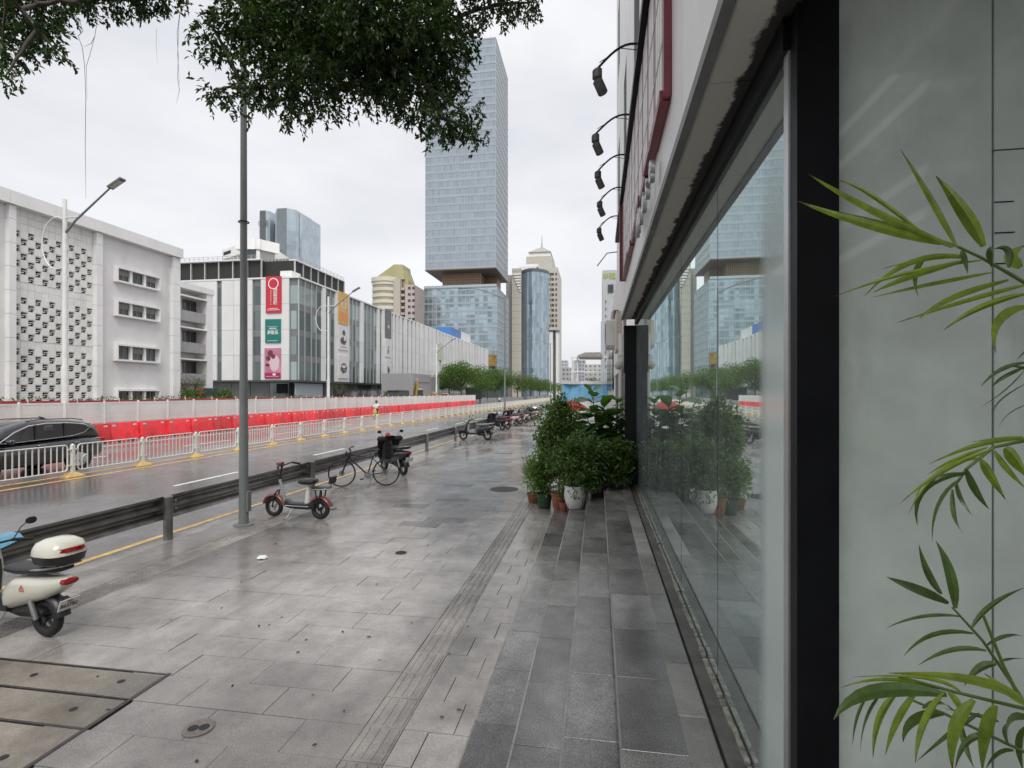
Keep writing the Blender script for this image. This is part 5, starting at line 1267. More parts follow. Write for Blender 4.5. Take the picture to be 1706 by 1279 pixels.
oval(0, -.06, .34, .22, m_grey, .424, seed=12); oval(.0, .02, .2, .07, m_wpost, .440, seed=13); oval(.05, -.14, .2, .06, m_blind, .441, seed=14)
ya, yb_ = yx(639.5, MX), yx(649, MX)
word, blob, oval, w_, h_ = banner('x', MX, ya, yb_, zx(644, 563, MX), zx(644, 516, MX), mat('slate poster', (.13, .12, .13), .5, var=.2), 'dark slate poster farther along the shopping centre')
oval(0, .05, .18, .09, m_blind, .424, seed=15); oval(0, -.1, .14, .06, m_cream, .424, seed=16)
word, blob, oval, w_, h_ = banner('x', MX, ya, yb_, zx(644, 595, MX), zx(644, 567, MX), m_wpost, 'pale poster with a small figure under the slate poster')
oval(-.05, -.15, .14, .16, m_blind, .424, seed=17); oval(0, .1, .08, .07, m_grey, .425, seed=18)
word, blob, oval, w_, h_ = banner('x', MX, ya, yb_, zx(644, 637, MX), zx(644, 599, MX), m_wpost, 'pale pink poster with a standing figure lowest beside the white fins')
oval(0, .05, .18, .16, m_grey, .424, seed=19); oval(0, -.22, .24, .12, m_pk, .425, seed=20); word('秀', .8, 0, -.4, m_grey)
# pylon sign beside the far lamp
py = thing('pylon_sign', 'tall pale green sign panel on the shopping centre facade', 'sign', (MX+.5, yx(730, MX), 12))
child(py, MB().bx(MX+.45, MX+.6, yx(727.5, MX), yx(733, MX), zx(730, 600, MX), zx(730, 573, MX)), 'panel', mat('pale green sign', (.45, .52, .36), .5))
# ------------------------------------------------------------------ towers
def curtain(parent, X0, X1, Y0_, Y1_, z0, z1, fh, mg, band, mullm, bandh=1.0, step=3.0, sides=('y-', 'x+'), proud=.12):
    child(parent, MB().bx(X0, X1, Y0_, Y1_, z0, z1), 'glass_body', mg)
    b = MB(); n = int(round((z1-z0)/fh)); fh = (z1-z0)/n
    for k in range(n+1):
        z = z0+k*fh; zz = (max(z0, z-bandh/2), min(z1, z+bandh/2))
        if 'y-' in sides: b.bx(X0-proud, X1+proud, Y0_-proud, Y0_-.005, *zz)
        if 'x+' in sides: b.bx(X1+.005, X1+proud, Y0_+.006, Y1_, *zz)
    child(parent, b, 'floor_bands', band, kind='stuff')
    q = MB(); p2 = proud*1.6
    for k in range(int((X1-X0)/step)+1):
        x = X0+k*step
        if 'y-' in sides: q.bx(x-.09, x+.09, Y0_-p2, Y0_-.006, z0, z1)
    for k in range(int((Y1_-Y0_)/step)+1):
        y = Y0_+k*step
        if 'x+' in sides: q.bx(X1+.006, X1+p2, y-.09, y+.09, z0, z1)
    child(parent, q, 'mullions', mullm, kind='stuff')
# tall tower with a recessed waist
TD = 270.0
TYf = at(768, 640, TD).y
tX0, tX1 = xy(709, TYf), xy(826, TYf); tYb = yx(846, tX1)
zt = lambda py: zy(768, py, TYf)
m_tg = mglass_tower('tower glass pale', (.35, .405, .455), .08, .60, (1.6, 4.15), .006, .09)
m_tb = mat('tower band glass', (.36, .405, .44), .25, metal=.25, var=.06, vs=.08, pv=.05)
m_tm = mat('tower mullion', (.40, .445, .48), .4)
tw = thing('tall_glass_tower', 'tall pale blue glass tower with a recessed waist', 'tower', ((tX0+tX1)/2, TYf, 0))
curtain(tw, tX0, tX1, TYf, tYb, zt(447), zt(68), 4.15, m_tg, m_tb, m_tm, 1.35, 1.6)
child(tw, MB().bx(tX0-.2, tX1+.2, TYf-.2, tYb, zt(447)-.6, zt(447)-.01), 'overhang_soffit', mat('bronze soffit', (.16, .12, .095), .5, var=.1))
cxa, cxb = xy(738, TYf+9), xy(801, TYf+9)
child(tw, MB().bx(cxa, cxb, TYf+9, TYf+26, zt(482), zt(447)-.61), 'waist_core', mat('bronze wall', (.26, .19, .14), .5, var=.1, vs=.2))
lat = MB()
for k in range(22):
    x = cxa+(cxb-cxa)*k/21; lat.bx(x-.12, x+.12, TYf+8.7, TYf+8.99, zt(480), zt(449))
for k in range(8):
    z = zt(480)+(zt(449)-zt(480))*k/7; lat.bx(cxa, cxb, TYf+8.75, TYf+8.98, z-.1, z+.1)
child(tw, lat, 'gold_lattice', mat('gold lattice', (.50, .36, .24), .45, metal=.3), kind='stuff')
child(tw, MB().bx(tX0+6, tX0+7.5, TYf+10, tYb-6, zt(482), zt(447)-.61), 'waist_wall', m_tg)
child(tw, MB().bx(cxb+.05, tX1-3, TYf+20, tYb-6, zt(482), zt(447)-.61), 'waist_wall', mat('bronze wall', (.26, .19, .14), .5))
curtain(tw, tX0-.6, tX1+.6, TYf-.5, tYb, 8, zt(479), 4.15, mglass_tower('tower lower glass', (.33, .42, .46), .06, .6, (2.2, 4.2), .012, .35), m_tb, m_tm, 1.0, 2.2)
child(tw, MB().bx(tX0-.6, tX1+.6, TYf-.9, TYf-.7, zt(479), zt(479)+1.2), 'terrace_rail', m_tm)
child(tw, MB().bx(tX0, tX1, TYf, tYb, -.2, 7.99), 'lobby', m_mglass)
child(tw, MB().bx(xy(812, TYf-1.4), xy(827, TYf-1.4), TYf-1.6, TYf-1.3, zt(610), zt(592)), 'gold_screen', mat('amber screen', (.26, .17, .04), .5, var=.6, vs=.9))
for k in range(12):
    child(tw, MB().bx(tX0+k*3.1, tX0+k*3.1+.12, TYf+.3, TYf+.42, zt(68), zt(68)+1.6), 'roof_mast', m_tm)
# twin building with curved blue glass
CD = 330.0; CY = at(880, 640, CD).y
zc = lambda py: zy(880, py, CY)
ct_ = thing('curved_glass_tower', 'beige office tower with curved blue mirror glass front', 'tower', (xy(880, CY), CY, 0))
m_be = mat('beige stone tile', (.52, .50, .445), .6, var=.06, vs=.15, pv=0)
m_cg = mglass_tower('blue mirror glass', (.42, .505, .555), .03, .88, (1.8, 3.6), .02, .22)
xa, xb = xy(853, CY), xy(868, CY)
child(ct_, MB().bx(xa, xb, CY, CY+30, -.2, zc(446)), 'stone_wing', m_be)
gl = MB()
for k in range(30):
    z = zc(450)-k*4.2
    for j in range(4): gl.bx(xa+.8+j*(xb-xa-1)/4, xa+.8+j*(xb-xa-1)/4+.25, CY-.12, CY-.01, z-4.0, z)
    gl.bx(xa, xb, CY-.10, CY-.015, z-.18, z)
child(ct_, gl, 'stone_joints', mat('beige joint', (.40, .38, .32), .6), kind='stuff')
for k in range(7): child(ct_, MB().bx(xb-1.0-(6-k)*.7, xb, CY-.7, CY-.12, zc(455+k*4.6)-1.0, zc(455+k*4.6)), 'stepped_ledge', m_bpier)
xr = xy(912, CY); n = 22; c0 = Vector(((xb+xr)/2, CY+13)); rad = (xr-xb)/2
arc = [(xb + (xr-xb)*k/n, CY + 5.5 - 7.5*math.sin(math.pi*k/n)**.8 + 4*(k/n)) for k in range(n+1)]
poly = arc+[(xr, CY+30), (xb, CY+30)]
child(ct_, MB().prism([(p[0], p[1]) for p in poly], 'z', -.2, zc(452)), 'curved_glass', m_cg, 20)
gm = MB()
for k in range(n+1): gm.bx(arc[k][0]-.10, arc[k][0]+.10, arc[k][1]-.20, arc[k][1]+.05, 0, zc(452))
child(ct_, gm, 'mullions', mat('blue mullion', (.20, .28, .34), .4), kind='stuff')
crn = MB().prism([(p[0], p[1]-.4) for p in arc]+[(xr, CY+30), (xb, CY+30)], 'z', zc(452)+.01, zc(447)); child(ct_, crn, 'crown_band', mat('dark crown', (.10, .12, .13), .5), 20)
child(ct_, MB().bx(xy(860, CY), xy(890, CY), CY+10, CY+28, zc(447)+.01, zc(437)), 'roof_block', m_bpier)
child(ct_, MB().bx(xy(870, CY), xy(893, CY), CY+12, CY+26, zc(437), zc(432)), 'roof_block', m_bpier)
sw = child(ct_, MB().bx(xy(843, CY+8), xa-.01, CY+8, CY+34, -.2, zc(452)), 'side_wing', mat('grey side wing', (.40, .39, .38), .6, var=.08, vs=.1))
# stone tower with pyramid roof
PD = 370.0; PY = at(905, 640, PD).y; zp = lambda py: zy(905, py, PY)
pt = thing('pyramid_roof_tower', 'beige tower with pyramid roof and spire behind the curved glass tower', 'tower', (xy(905, PY), PY, 0))
child(pt, MB().bx(xy(879, PY), xy(929, PY), PY, PY+40, -.2, zp(446)), 'shaft', m_be)
child(pt, MB().bx(xy(876, PY), xy(919, PY), PY+2, PY+36, zp(446)+.01, zp(425)), 'upper_shaft', m_be)
child(pt, MB().bx(xy(880, PY), xy(916, PY), PY+4, PY+34, zp(425)+.01, zp(417)), 'attic', m_bpier)
x0, x1 = xy(879, PY), xy(917, PY); ax, ay = (x0+x1)/2, PY+20
rf = MB(); rf.loft([[(x0, PY+3, zp(417)), (x1, PY+3, zp(417)), (x1, PY+37, zp(417)), (x0, PY+37, zp(417))], [(ax-1, ay-1, zp(399)), (ax+1, ay-1, zp(399)), (ax+1, ay+1, zp(399)), (ax-1, ay+1, zp(399))]]); ro = child(pt, rf, 'pyramid_roof', mat('pale green roof', (.36, .37, .32), .5, var=.1))
child(pt, MB().cyl((ax, ay, zp(399.5)), (ax, ay, zp(378)), .7, .2), 'spire', m_mull)
wn = MB()
for k in range(44):
    z = zp(455)-k*3.6
    if z < 4: break
    wn.bx(xy(915, PY), xy(923, PY), PY-.25, PY-.01, z-1.6, z); wn.bx(xy(925.5, PY), xy(928, PY), PY-.25, PY-.01, z-1.6, z)
child(pt, wn, 'window_bands', mat('dark red window', (.11, .075, .07), .3), kind='stuff')
# low round-topped block right of it
lo = thing('arched_office_block', 'narrow white office block with rounded corner right of the curved tower', 'building', (xy(922, 340), 340, 0))
child(lo, MB().bx(xy(914, 340), xy(921, 340), 340, 360, -.2, zy(920, 552, 340)), 'white_wing', m_bpier)
child(lo, MB().lathe([(xy(931, 340)-xy(926, 340), -.2), (xy(931, 340)-xy(926, 340), zy(920, 550, 340))], (xy(925, 340), 346, 0), 24), 'round_glass', m_mgl2, 30)
child(lo, MB().bx(xy(912.5, 340), xy(931.5, 340), 339, 352, zy(920, 550, 340)+.01, zy(920, 545, 340)), 'roof_band', m_be)
child(lo, MB().bx(xy(927, 344), xy(930.5, 344), 340.1, 352, -.2, zy(920, 556, 344)), 'white_edge', m_bpier)
# yellow round tower
YD = 250.0; YY = at(645, 640, YD).y; zy_ = lambda py: zy(645, py, YY)
m_cr = mat('cream tile', (.57, .545, .44), .6, var=.06, vs=.1); m_ye = mat('yellow green cladding', (.37, .35, .19), .45, var=.15, vs=.1); m_pkb = mat('pinkish tile', (.45, .385, .365), .6, var=.08, vs=.15)
yt = thing('cream_round_tower', 'cream round fronted tower with yellow green wedge roof', 'tower', (xy(645, YY), YY, 0))
xL, xR = xy(614, YY), xy(656, YY); cxm = (xL+xR)/2; rw = (xR-xL)/2
def dr(z0, z1, k=1.0, ex=0): return MB().prism([(cxm+(rw*k)*math.cos(a)+ex, YY+rw*.9-(rw*.9*k)*math.sin(a)) for a in np.linspace(0, math.pi, 20)]+[(cxm-rw*k+ex, YY+16), (cxm+rw*k+ex, YY+16)], 'z', z0, z1)
child(yt, dr(-.2, zy_(467)), 'drum', mat('recessed window band', (.30, .28, .22), .4, var=.2, vs=.5))
z = zy_(467); k = 0
while z > 8:
    child(yt, dr(z-1.55, z, 1.035), 'floor_band', m_cr); z -= 2.95; k += 1
child(yt, dr(zy_(467)+.01, zy_(460), 1.10), 'crown_ring', m_cr)
child(yt, MB().bx(xR-1, xy(664, YY), YY+2, YY+18, -.2, zy_(463)), 'stone_side', mat('beige side', (.44, .40, .34), .6, var=.08))
w1, w2, w3, w4 = xy(622, YY), xy(651, YY), xy(664, YY), xy(674, YY)
wd = MB().prism([(w1, zy_(460)+.1), (w3+1.5, zy_(463)), (w3+.5, zy_(438)), (w2, zy_(437)), (w1, zy_(457))], 'y', YY+4, YY+12); child(yt, wd, 'wedge_roof', m_ye)
wd2 = MB().prism([(w3+.1, zy_(520)), (w4, zy_(520)), (w4, zy_(464)), (w3+1.0, zy_(446)), (w3+.6, zy_(438))], 'y', YY+5, YY+14); child(yt, wd2, 'wedge_side', m_ye)
pk = child(yt, MB().bx(xy(671, YY), xy(686.5, YY), YY+3, YY+18, -.2, zy_(473)), 'pink_wing', m_pkb)
wnm = MB().bx(0, 1.3, -.12, 0, 0, 1.2).mesh('window', m_wglass)
for r_ in range(14):
    for c in range(2):
        o = link('window', wnm, yt, (xy(676, YY)+c*2.1, YY+2.99, zy_(481)-r_*2.95)); o.matrix_parent_inverse = Matrix.Translation(-Vector(yt.location))
    o = MB().bx(xy(664.5, YY), xy(670.5, YY), YY+2.6, YY+4.9, zy_(478)-r_*2.95-1.1, zy_(478)-r_*2.95).build('balcony', m_pkb, None); o.parent = yt; o.matrix_parent_inverse = Matrix.Translation(-Vector(yt.location))
# three lobed glass tower behind the mall
GD = 420.0; GY = at(465, 640, GD).y; zg = lambda py: zy(465, py, GY)
gt = thing('lobed_glass_tower', 'blue grey glass tower of three fins rising behind the white roof', 'tower', (xy(465, GY), GY, 0))
m_g3 = mglass_tower('blue grey glass', (.46, .53, .58), .14, .45, (2.4, 4.0), .006, .10)
def lobe(p0, p1, pt, dy, name='glass_fin', tap=1.0, chm=.25):
    a, b = xy(p0, GY+dy), xy(p1, GY+dy); c = (b-a)*chm
    z1 = zy(465, pt, GY+dy)
    bot = [(a, GY+dy+c), (a+c, GY+dy), (b-c, GY+dy), (b, GY+dy+c), (b, GY+dy+30), (a, GY+dy+30)]
    child(gt, MB().loft([[(x-(2.5 if tap < 1 and x < (a+b)/2 else 0), y, 0) for x, y in bot], [(x, y, z1) for x, y in bot]]), name, m_g3)
    q = MB()
    for k in range(10):
        x = a+c+(b-a-2*c)*k/9; q.bx(x-.15, x+.15, GY+dy-.35, GY+dy-.02, 20, z1)
    child(gt, q, 'mullions', m_span, kind='stuff')
lobe(429, 447, 349, 8, tap=.9); lobe(452, 487, 347, 0, chm=.28); lobe(489, 502, 358, 10)
child(gt, MB().bx(xy(446.5, GY+16), xy(489.5, GY+16), GY+16, GY+30, 0, zg(361)), 'recess_core', mat('dark blue core', (.07, .085, .11), .4))  # core between the fins in one even dark blue
o = text('tower_logo', '创维', 5.0, basis((xy(438, GY+7), GY+7.5, zg(365)), (1, 0, 0), (0, 0, 1)), m_span, None, .05); o.parent = gt; o.matrix_parent_inverse = Matrix.Translation(-Vector(gt.location))
# white block with fins behind the mall roof
wf = thing('finned_white_building', 'white building with vertical fins rising behind the shopping centre roof', 'building', (at(430, 600, 125).x, at(430, 600, 125).y, 0))
A = at(430, 400, 122); Bq = at(374, 400, 132); Cq = at(502, 400, 150)
zr = zy(430, 398, A.y)
def wall2(P, Q, nf, dark):
    d = Vector((Q.x-P.x, Q.y-P.y, 0)); L = d.length; u = d/L; nrm = Vector((u.y, -u.x, 0))
    if nrm.dot(Vector((-P.x, -P.y, 0))) < 0: nrm = -nrm
    def seg(a, b, z0, z1, d0, d1): 
        vs = []
        for z in (z0, z1):
            for s_, dd in ((a, d0), (b, d0), (b, d1), (a, d1)): p = Vector((P.x, P.y, 0))+u*s_+nrm*dd; vs.append((p.x, p.y, z))
        return MB().add(vs, [(0,3,2,1),(4,5,6,7),(0,1,5,4),(1,2,6,5),(2,3,7,6),(3,0,4,7)])
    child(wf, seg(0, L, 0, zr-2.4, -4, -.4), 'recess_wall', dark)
    child(wf, seg(-.3, L, zr-2.4, zr, -5, .6), 'roof_parapet', m_bpier)
    for k in range(nf+1): child(wf, seg(max(0, k*L/nf-.22), k*L/nf+.22, zr-9, zr-2.41, -.39, .35), 'fin', m_bpier)
    return seg, L
seg, L = wall2(A, Cq, 13, m_wglass)
seg, L = wall2(A, Bq, 9, mat('grey between fins', (.25, .25, .24), .6))
for a, b in ((.12, .30), (.72, .95)): child(wf, seg(L*a, L*b, zr-1.5, zr-.7, .601, .63), 'louvre', m_louv)
# slab tower at the right of the street and low blocks at its end
sr = thing('grey_slab_tower', 'slim grey tower at the right end of the street', 'tower', (4, 160, 0))
child(sr, MB().bx(xy(1003.5, 160), xy(1026, 160)+6, 160, 180, -.2, zy(1010, 450, 160)), 'shaft', mat('grey panel tower', (.42, .44, .45), .5, var=.06, vs=.2))
child(sr, MB().bx(xy(1001, 158), xy(1007, 158), 158, 159.9, -.2, zy(1005, 535, 158)), 'edge_fin', m_tb)
child(sr, MB().bx(xy(1013, 159.7), xy(1022, 159.7), 159.7, 159.95, zy(1016, 487, 160), zy(1016, 474, 160)), 'window', m_wglass)
o = text('rooftop_lettering', '华强', 2.0, basis((xy(1015, 159.8), 159.85, zy(1016, 460, 160)), (1, 0, 0), (0, 0, 1)), mat('lime letters', (.45, .55, .12), .5), None, .05); o.parent = sr; o.matrix_parent_inverse = Matrix.Translation(-Vector(sr.location))
for k in range(10): child(sr, MB().bx(xy(1009, 159.8), xy(1010, 159.8), 159.75, 159.99, zy(1005, 500+k*12, 160)-.8, zy(1005, 500+k*12, 160)), 'slot_window', m_wglass)
fb = [(936, 955, 612, 420, 'pale grey', (.40, .42, .45)), (953, 975, 600, 520, 'blue grey', (.34, .38, .42)), (973, 1003, 607, 460, 'off white', (.48, .48, .48)), (931, 945, 600, 600, 'hazy', (.45, .47, .50)), (845, 872, 618, 520, 'cream', (.46, .44, .40))]
for i, (a, b, tp, Y, nm, c_) in enumerate(fb):
    t = thing('distant_block', f'{nm} distant block at the far end of the street', 'building', (xy((a+b)/2, Y), Y, 0))
    m_ = mat('distant '+nm, c_, .6, var=.05)
    child(t, MB().bx(xy(a, Y), xy(b, Y), Y, Y+25, -.2, zy(940, tp, Y)), 'wall', m_)
    q = MB(); h = zy(940, tp, Y); nn = max(3, int((xy(b, Y)-xy(a, Y))/3.2))
    for r_ in range(int(h/3.6)):
        for c in range(nn):
            x = xy(a, Y)+(c+.25)*(xy(b, Y)-xy(a, Y))/nn; q.bx(x, x+1.5, Y-.15, Y-.01, h-2.4-r_*3.6, h-.9-r_*3.6)
    child(t, q, 'windows', m_span, kind='stuff')
# building on our side beyond the shop
rb2 = thing('side_street_block', 'pale narrow building on the right beyond the black post', 'building', (2, 40, 0))
child(rb2, MB().bx(xy(1024, 34), 9, 34, 60, -.2, zy(1026, 495, 34)), 'wall', wm)
for k in range(5): child(rb2, MB().bx(xy(1024, 34)-.12, xy(1024, 34)-.01, 35+k*4.6, 38+k*4.6, 2.6, 5.6), 'window', m_wglass)
# ================================================================== FOLIAGE
m_ban = mleaf('banyan leaf', (.020, .042, .014), (.062, .112, .028), .28, .38)
m_bark = mat('grey bark', (.10, .085, .07), .85, var=.3, vs=6, bump=.8, bs=25)
m_twig = mat('dark twig', (.045, .038, .03), .8, var=.3, vs=9)
def limb(mb, a, b, r0, r1, rs, n=7, wob=.10):
    a, b = Vector(a), Vector(b); L = (b-a).length; pts = []
    for i in range(n+1):
        u = i/n; p = a.lerp(b, u); k = math.sin(u*math.pi)*wob*L
        pts.append(p+Vector(rs.normal(0, .35, 3))*k*.6+Vector((0, 0, k*.5)))
    mb.tube(pts, [r0+(r1-r0)*i/n for i in range(n+1)], 8); return pts
rs = np.random.RandomState(21)
tr = thing('banyan_tree', 'large banyan tree whose leafy branches hang into the top of the view', 'tree', (-5.6, 1.2, 0))
tk = MB()
tk.tube([(-5.6,1.2,-.1),(-5.62,1.22,.5),(-5.5,1.3,1.8),(-5.35,1.5,3.2),(-5.2,1.8,4.6)], [.52,.38,.32,.30,.27], 16)
for k in range(6):
    a_ = k*1.05+.3; tk.tube([(-5.6+.85*math.cos(a_),1.2+.85*math.sin(a_),-.06),(-5.6+.42*math.cos(a_),1.2+.42*math.sin(a_),.12),(-5.58+.2*math.cos(a_),1.2+.2*math.sin(a_),.9)], [.05,.12,.14], 8)
# foliage clumps: pixel centre, distance, pixel radius, density
CL = [(560,30,7.2,120,1.3),(670,60,7.0,110,1.4),(470,40,6.8,95,1.3),(600,110,7.0,80,1.3),(510,120,6.7,70,1.1),(690,150,6.9,62,1.2),(738,112,7.1,50,1.1),(735,30,7.4,66,1.1),
      (420,30,6.5,62,1.0),(440,130,6.5,52,.8),(480,175,6.6,36,.7),(535,180,6.7,32,.6),(395,160,6.4,36,.55),(355,150,6.3,26,.30),(375,75,6.4,44,.7),(345,30,6.3,30,.6),
      (735,195,6.8,40,.8),(775,190,6.9,32,.7),(725,225,6.8,20,.4),(800,225,6.95,16,.30),(770,215,6.9,20,.4),(815,2,7.6,36,.9),(865,2,7.8,30,.7),(893,4,7.9,16,.5),(845,22,7.7,16,.4),
      (640,130,7.0,40,.7),(620,20,6.3,90,1.2),(520,40,7.8,100,1.2),(700,30,6.4,70,.9),(768,70,7.2,24,.7),
      (28,25,6.8,48,1.1),(5,70,6.6,42,1.0),(62,55,6.7,34,.8),(92,85,6.7,16,.5),(8,128,6.4,24,.4),(90,5,6.9,34,.8),(25,-30,6.9,70,1.2),
      (170,5,7.0,26,.9),(215,0,7.1,24,.9),(250,10,7.2,24,.9),(265,-14,7.0,30,.9),(140,-5,7.0,26,.8)]
for i in range(26):      # the rest of the crown, above the frame
    CL.append((rs.uniform(-150, 900), rs.uniform(-420, -60), rs.uniform(6.0, 7.6), rs.uniform(90, 140), .55))
forks = [Vector((-5.2,1.8,4.6))]
main = [(-4.6,4.2,7.2),(-3.2,5.2,7.6),(-5.8,4.2,7.6),(-6.8,2.6,7.8),(-4.8,1.2,8.2)]
nodes = []
for m_ in main: nodes += limb(tk, forks[0], m_, .17, .06, rs, 8, .08)
sub = main[:]
for (px, py, D, r, dn) in CL:
    c = at(px, py, D)
    nd = min(nodes, key=lambda p: (p-c).length + (0 if p.z < c.z+1.2 else .4))
    pts = limb(tk, nd, c, .030, .008, rs, 6, .07)
    nodes.append(pts[3])
tk.build('trunk', m_bark, tr, 60).matrix_parent_inverse = Matrix.Translation((5.6, -1.2, 0))
P_, D_ = [], []; tw_ = MB()
for (px, py, D, r, dn) in CL:
    c = np.array(at(px, py, D)); rad = r*D/F*.90
    ns = int(max(10, 175*dn*(rad/.5)**1.75))
    for k in range(ns):                      # little leafy sprays that droop at their tips
        d = rs.normal(size=3); d /= np.linalg.norm(d); q = c + d*rad*rs.rand()**.45*np.array([1, 1.15, .85])
        dr_ = d*.6 + rs.normal(0, .35, 3) + np.array([0, 0, -.55]); dr_ /= np.linalg.norm(dr_)
        L = rs.uniform(.10, .22); n = rs.randint(7, 13)
        if rs.rand() < .22: tw_.tube([q, q+dr_*L*.5+np.array([0,0,.01]), q+dr_*L], [.003,.0025,.001], 3, False)
        for j in range(n):
            u = (j+rs.rand())/n; side = rs.normal(size=3)*.8
            P_.append(q+dr_*L*u); D_.append(dr_*.9+side+np.array([0, 0, -.15]))
n = len(P_)
o = link('crown', leaf_mesh('crown', P_, D_, rs.uniform(.055, .095, n), rs.uniform(.026, .044, n), m_ban, LEAF_S, rs), tr); o.matrix_parent_inverse = Matrix.Translation((5.6, -1.2, 0))
o = tw_.build('twigs', m_twig, tr); o['kind'] = 'stuff'; o.matrix_parent_inverse = Matrix.Translation((5.6, -1.2, 0))
def aroot(pts, D, r):
    mb = MB(); mb.tube([at(x, y, D) for x, y in pts], [r]*(len(pts)-1)+[r*.4], 4)
    o = mb.build('aerial_root', mat('aerial root', (.16, .13, .12), .8), tr); o.matrix_parent_inverse = Matrix.Translation((5.6, -1.2, 0))
aroot([(131,28),(138,52),(130,60),(137,78),(141,110),(143,160),(142,240),(143,330)], 6.9, .004)
aroot([(163,28),(158,60),(152,72),(140,78)], 6.9, .0035); aroot([(158,60),(150,90),(144,110),(145,165)], 6.95, .003)
aroot([(293,0),(299,25),(295,55),(297,95),(296,130),(299,150),(294,172)], 6.9, .0035); aroot([(302,5),(298,40),(296,90),(299,140)], 6.95, .003)
aroot([(261,48),(260,70),(262,105)], 7.1, .002)
# ------------------------------------------------------------------ street trees
m_trl = mleaf('street tree leaf', (.055, .10, .022), (.11, .18, .035), .35, .5)
m_trl2 = mleaf('far tree leaf', (.08, .12, .04), (.14, .20, .055), .35, .5)
def street_tree(label, base, h, cr, seed, m=m_trl, leaf=.42, nl=2600, name='street_tree', grp=None, flat=.62):
    rs = np.random.RandomState(seed)
    t = thing(name, label, 'tree', base, 0, grp)
    mb = MB(); mb.tube([(0,0,-.1),(.05,0,h*.2),(0,.08,h*.42)], [.24,.19,.15], 8); cs = []
    for k in range(9):
        a_ = k*.7+rs.rand(); rr = cr*rs.uniform(.3, .75); c = Vector((rr*math.cos(a_), rr*math.sin(a_), h*rs.uniform(.48, .84)))
        mb.tube([(0,.08,h*.40), (c.x*.5, c.y*.5, h*.40+(c.z-h*.40)*.6), c], [.10,.06,.02], 6); cs.append((c, cr*rs.uniform(.34, .5)))
    cs.append((Vector((0, 0, h*.82)), cr*.5))
    mb.build('trunk', m_bark, t, 60); P, Dd = [], []
    for c, r_ in cs:
        p, d = cloud(rs, c, r_, nl//len(cs), flat, .5); P.append(p); Dd.append(d+rs.normal(0, .6, d.shape)+[0, 0, -.2])
    P = np.concatenate(P); Dd = np.concatenate(Dd)
    link('crown', leaf_mesh('crown', P, Dd, rs.uniform(leaf*.6, leaf*1.2, len(P)), rs.uniform(leaf*.35, leaf*.6, len(P)), m, LEAF_S, rs), t)
    return t
tl = [(768,118,9.6,4.6,'nearest round green street tree beyond the end of the hoarding'),(748,128,9.0,3.8,'green street tree half hidden behind the nearest one beside the grey portal'),(800,140,9.6,5.2,'broad green street tree second along the median'),(828,152,9.4,5.0,'green street tree third along the median beside the tall lamp'),(862,180,9.2,5.4,'lighter green street tree before the curved glass tower'),(884,215,9.0,5.2,'green street tree fifth along the median'),(899,250,9.0,5.4,'small looking green street tree far along the median'),(912,290,9.0,6.0,'farthest green street tree at the end of the median'),(812,170,10.0,5.0,'green street tree behind the median pair')]
for i, (px, D, h, cr_, lb) in enumerate(tl):
    g = at(px, 660, D); street_tree(lb, (g.x, g.y, -.15), h, cr_*1.22, 30+i, m_trl if i not in (4,) else m_trl2, .42, 5200, grp='trees along the median', flat=.72)
g = at(790, 660, 330)
for i, (px, D, h, lb) in enumerate([(946,170,6.5,'dim green tree behind the canopy frame left side'),(985,120,6.0,'bushy tree behind the canopy frame'),(930,320,9,'hazy tree at the far end of the street')]):
    g = at(px, 660, D); street_tree(lb, (g.x, g.y, 0), h, 3.2, 60+i, m_trl2, .4, 1400)
g = on_x(318, 640, -40.2); street_tree('small sparse tree before the balcony block', (g.x, g.y, -.15), 4.6, 1.6, 71, m_trl2, .16, 900)
g = on_x(566, 640, -42); street_tree('small bare looking tree before the shopping centre corner', (g.x, g.y, -.15), 5.2, 1.5, 72, m_trl2, .16, 260)
# ------------------------------------------------------------------ potted plants
m_shr = mleaf('shrub leaf', (.07, .125, .034), (.15, .23, .065), .35, .30)
m_shr2 = mleaf('light shrub leaf', (.11, .19, .042), (.22, .33, .085), .38, .32)
m_dks = mleaf('dark shrub leaf', (.06, .115, .034), (.125, .205, .055), .3, .28)
m_fig = mleaf('fig leaf', (.08, .165, .042), (.14, .26, .062), .34, .28)
m_terra = mat('terracotta', (.30, .105, .06), .7, var=.15, vs=9, dirt=.3); m_gpot = mat('green plastic pot', (.03, .075, .045), .4, var=.1); m_wpot = mat('white glazed pot', (.70, .69, .66), .25, var=.05, dirt=.2); m_bpot = mat('black plastic pot', (.03, .03, .032), .5)
m_soil = mat('soil', (.035, .026, .018), .9, var=.4, vs=20)
def pot(t, r, h, m, kind='taper'):
    if kind == 'taper': pr_ = [(r*.72, 0), (r*.78, .01), (r*.97, h*.86), (r*1.06, h*.87), (r*1.08, h*.99), (r*1.02, h), (r*.95, h*.97), (r*.93, h*.88)]
    else: pr_ = [(r*.62, 0), (r*.70, .01), (r*.95, h*.40), (r, h*.62), (r*.92, h*.92), (r*.88, h), (r*.82, h*.985), (r*.82, h*.9)]
    MB().lathe(pr_, n=28).build('pot', m, t, 40); MB().lathe([(r*.90 if kind == 'taper' else r*.8, h*.87), (r*.5, h*.90), (.01, h*.91)], n=20).build('soil', m_soil, t)
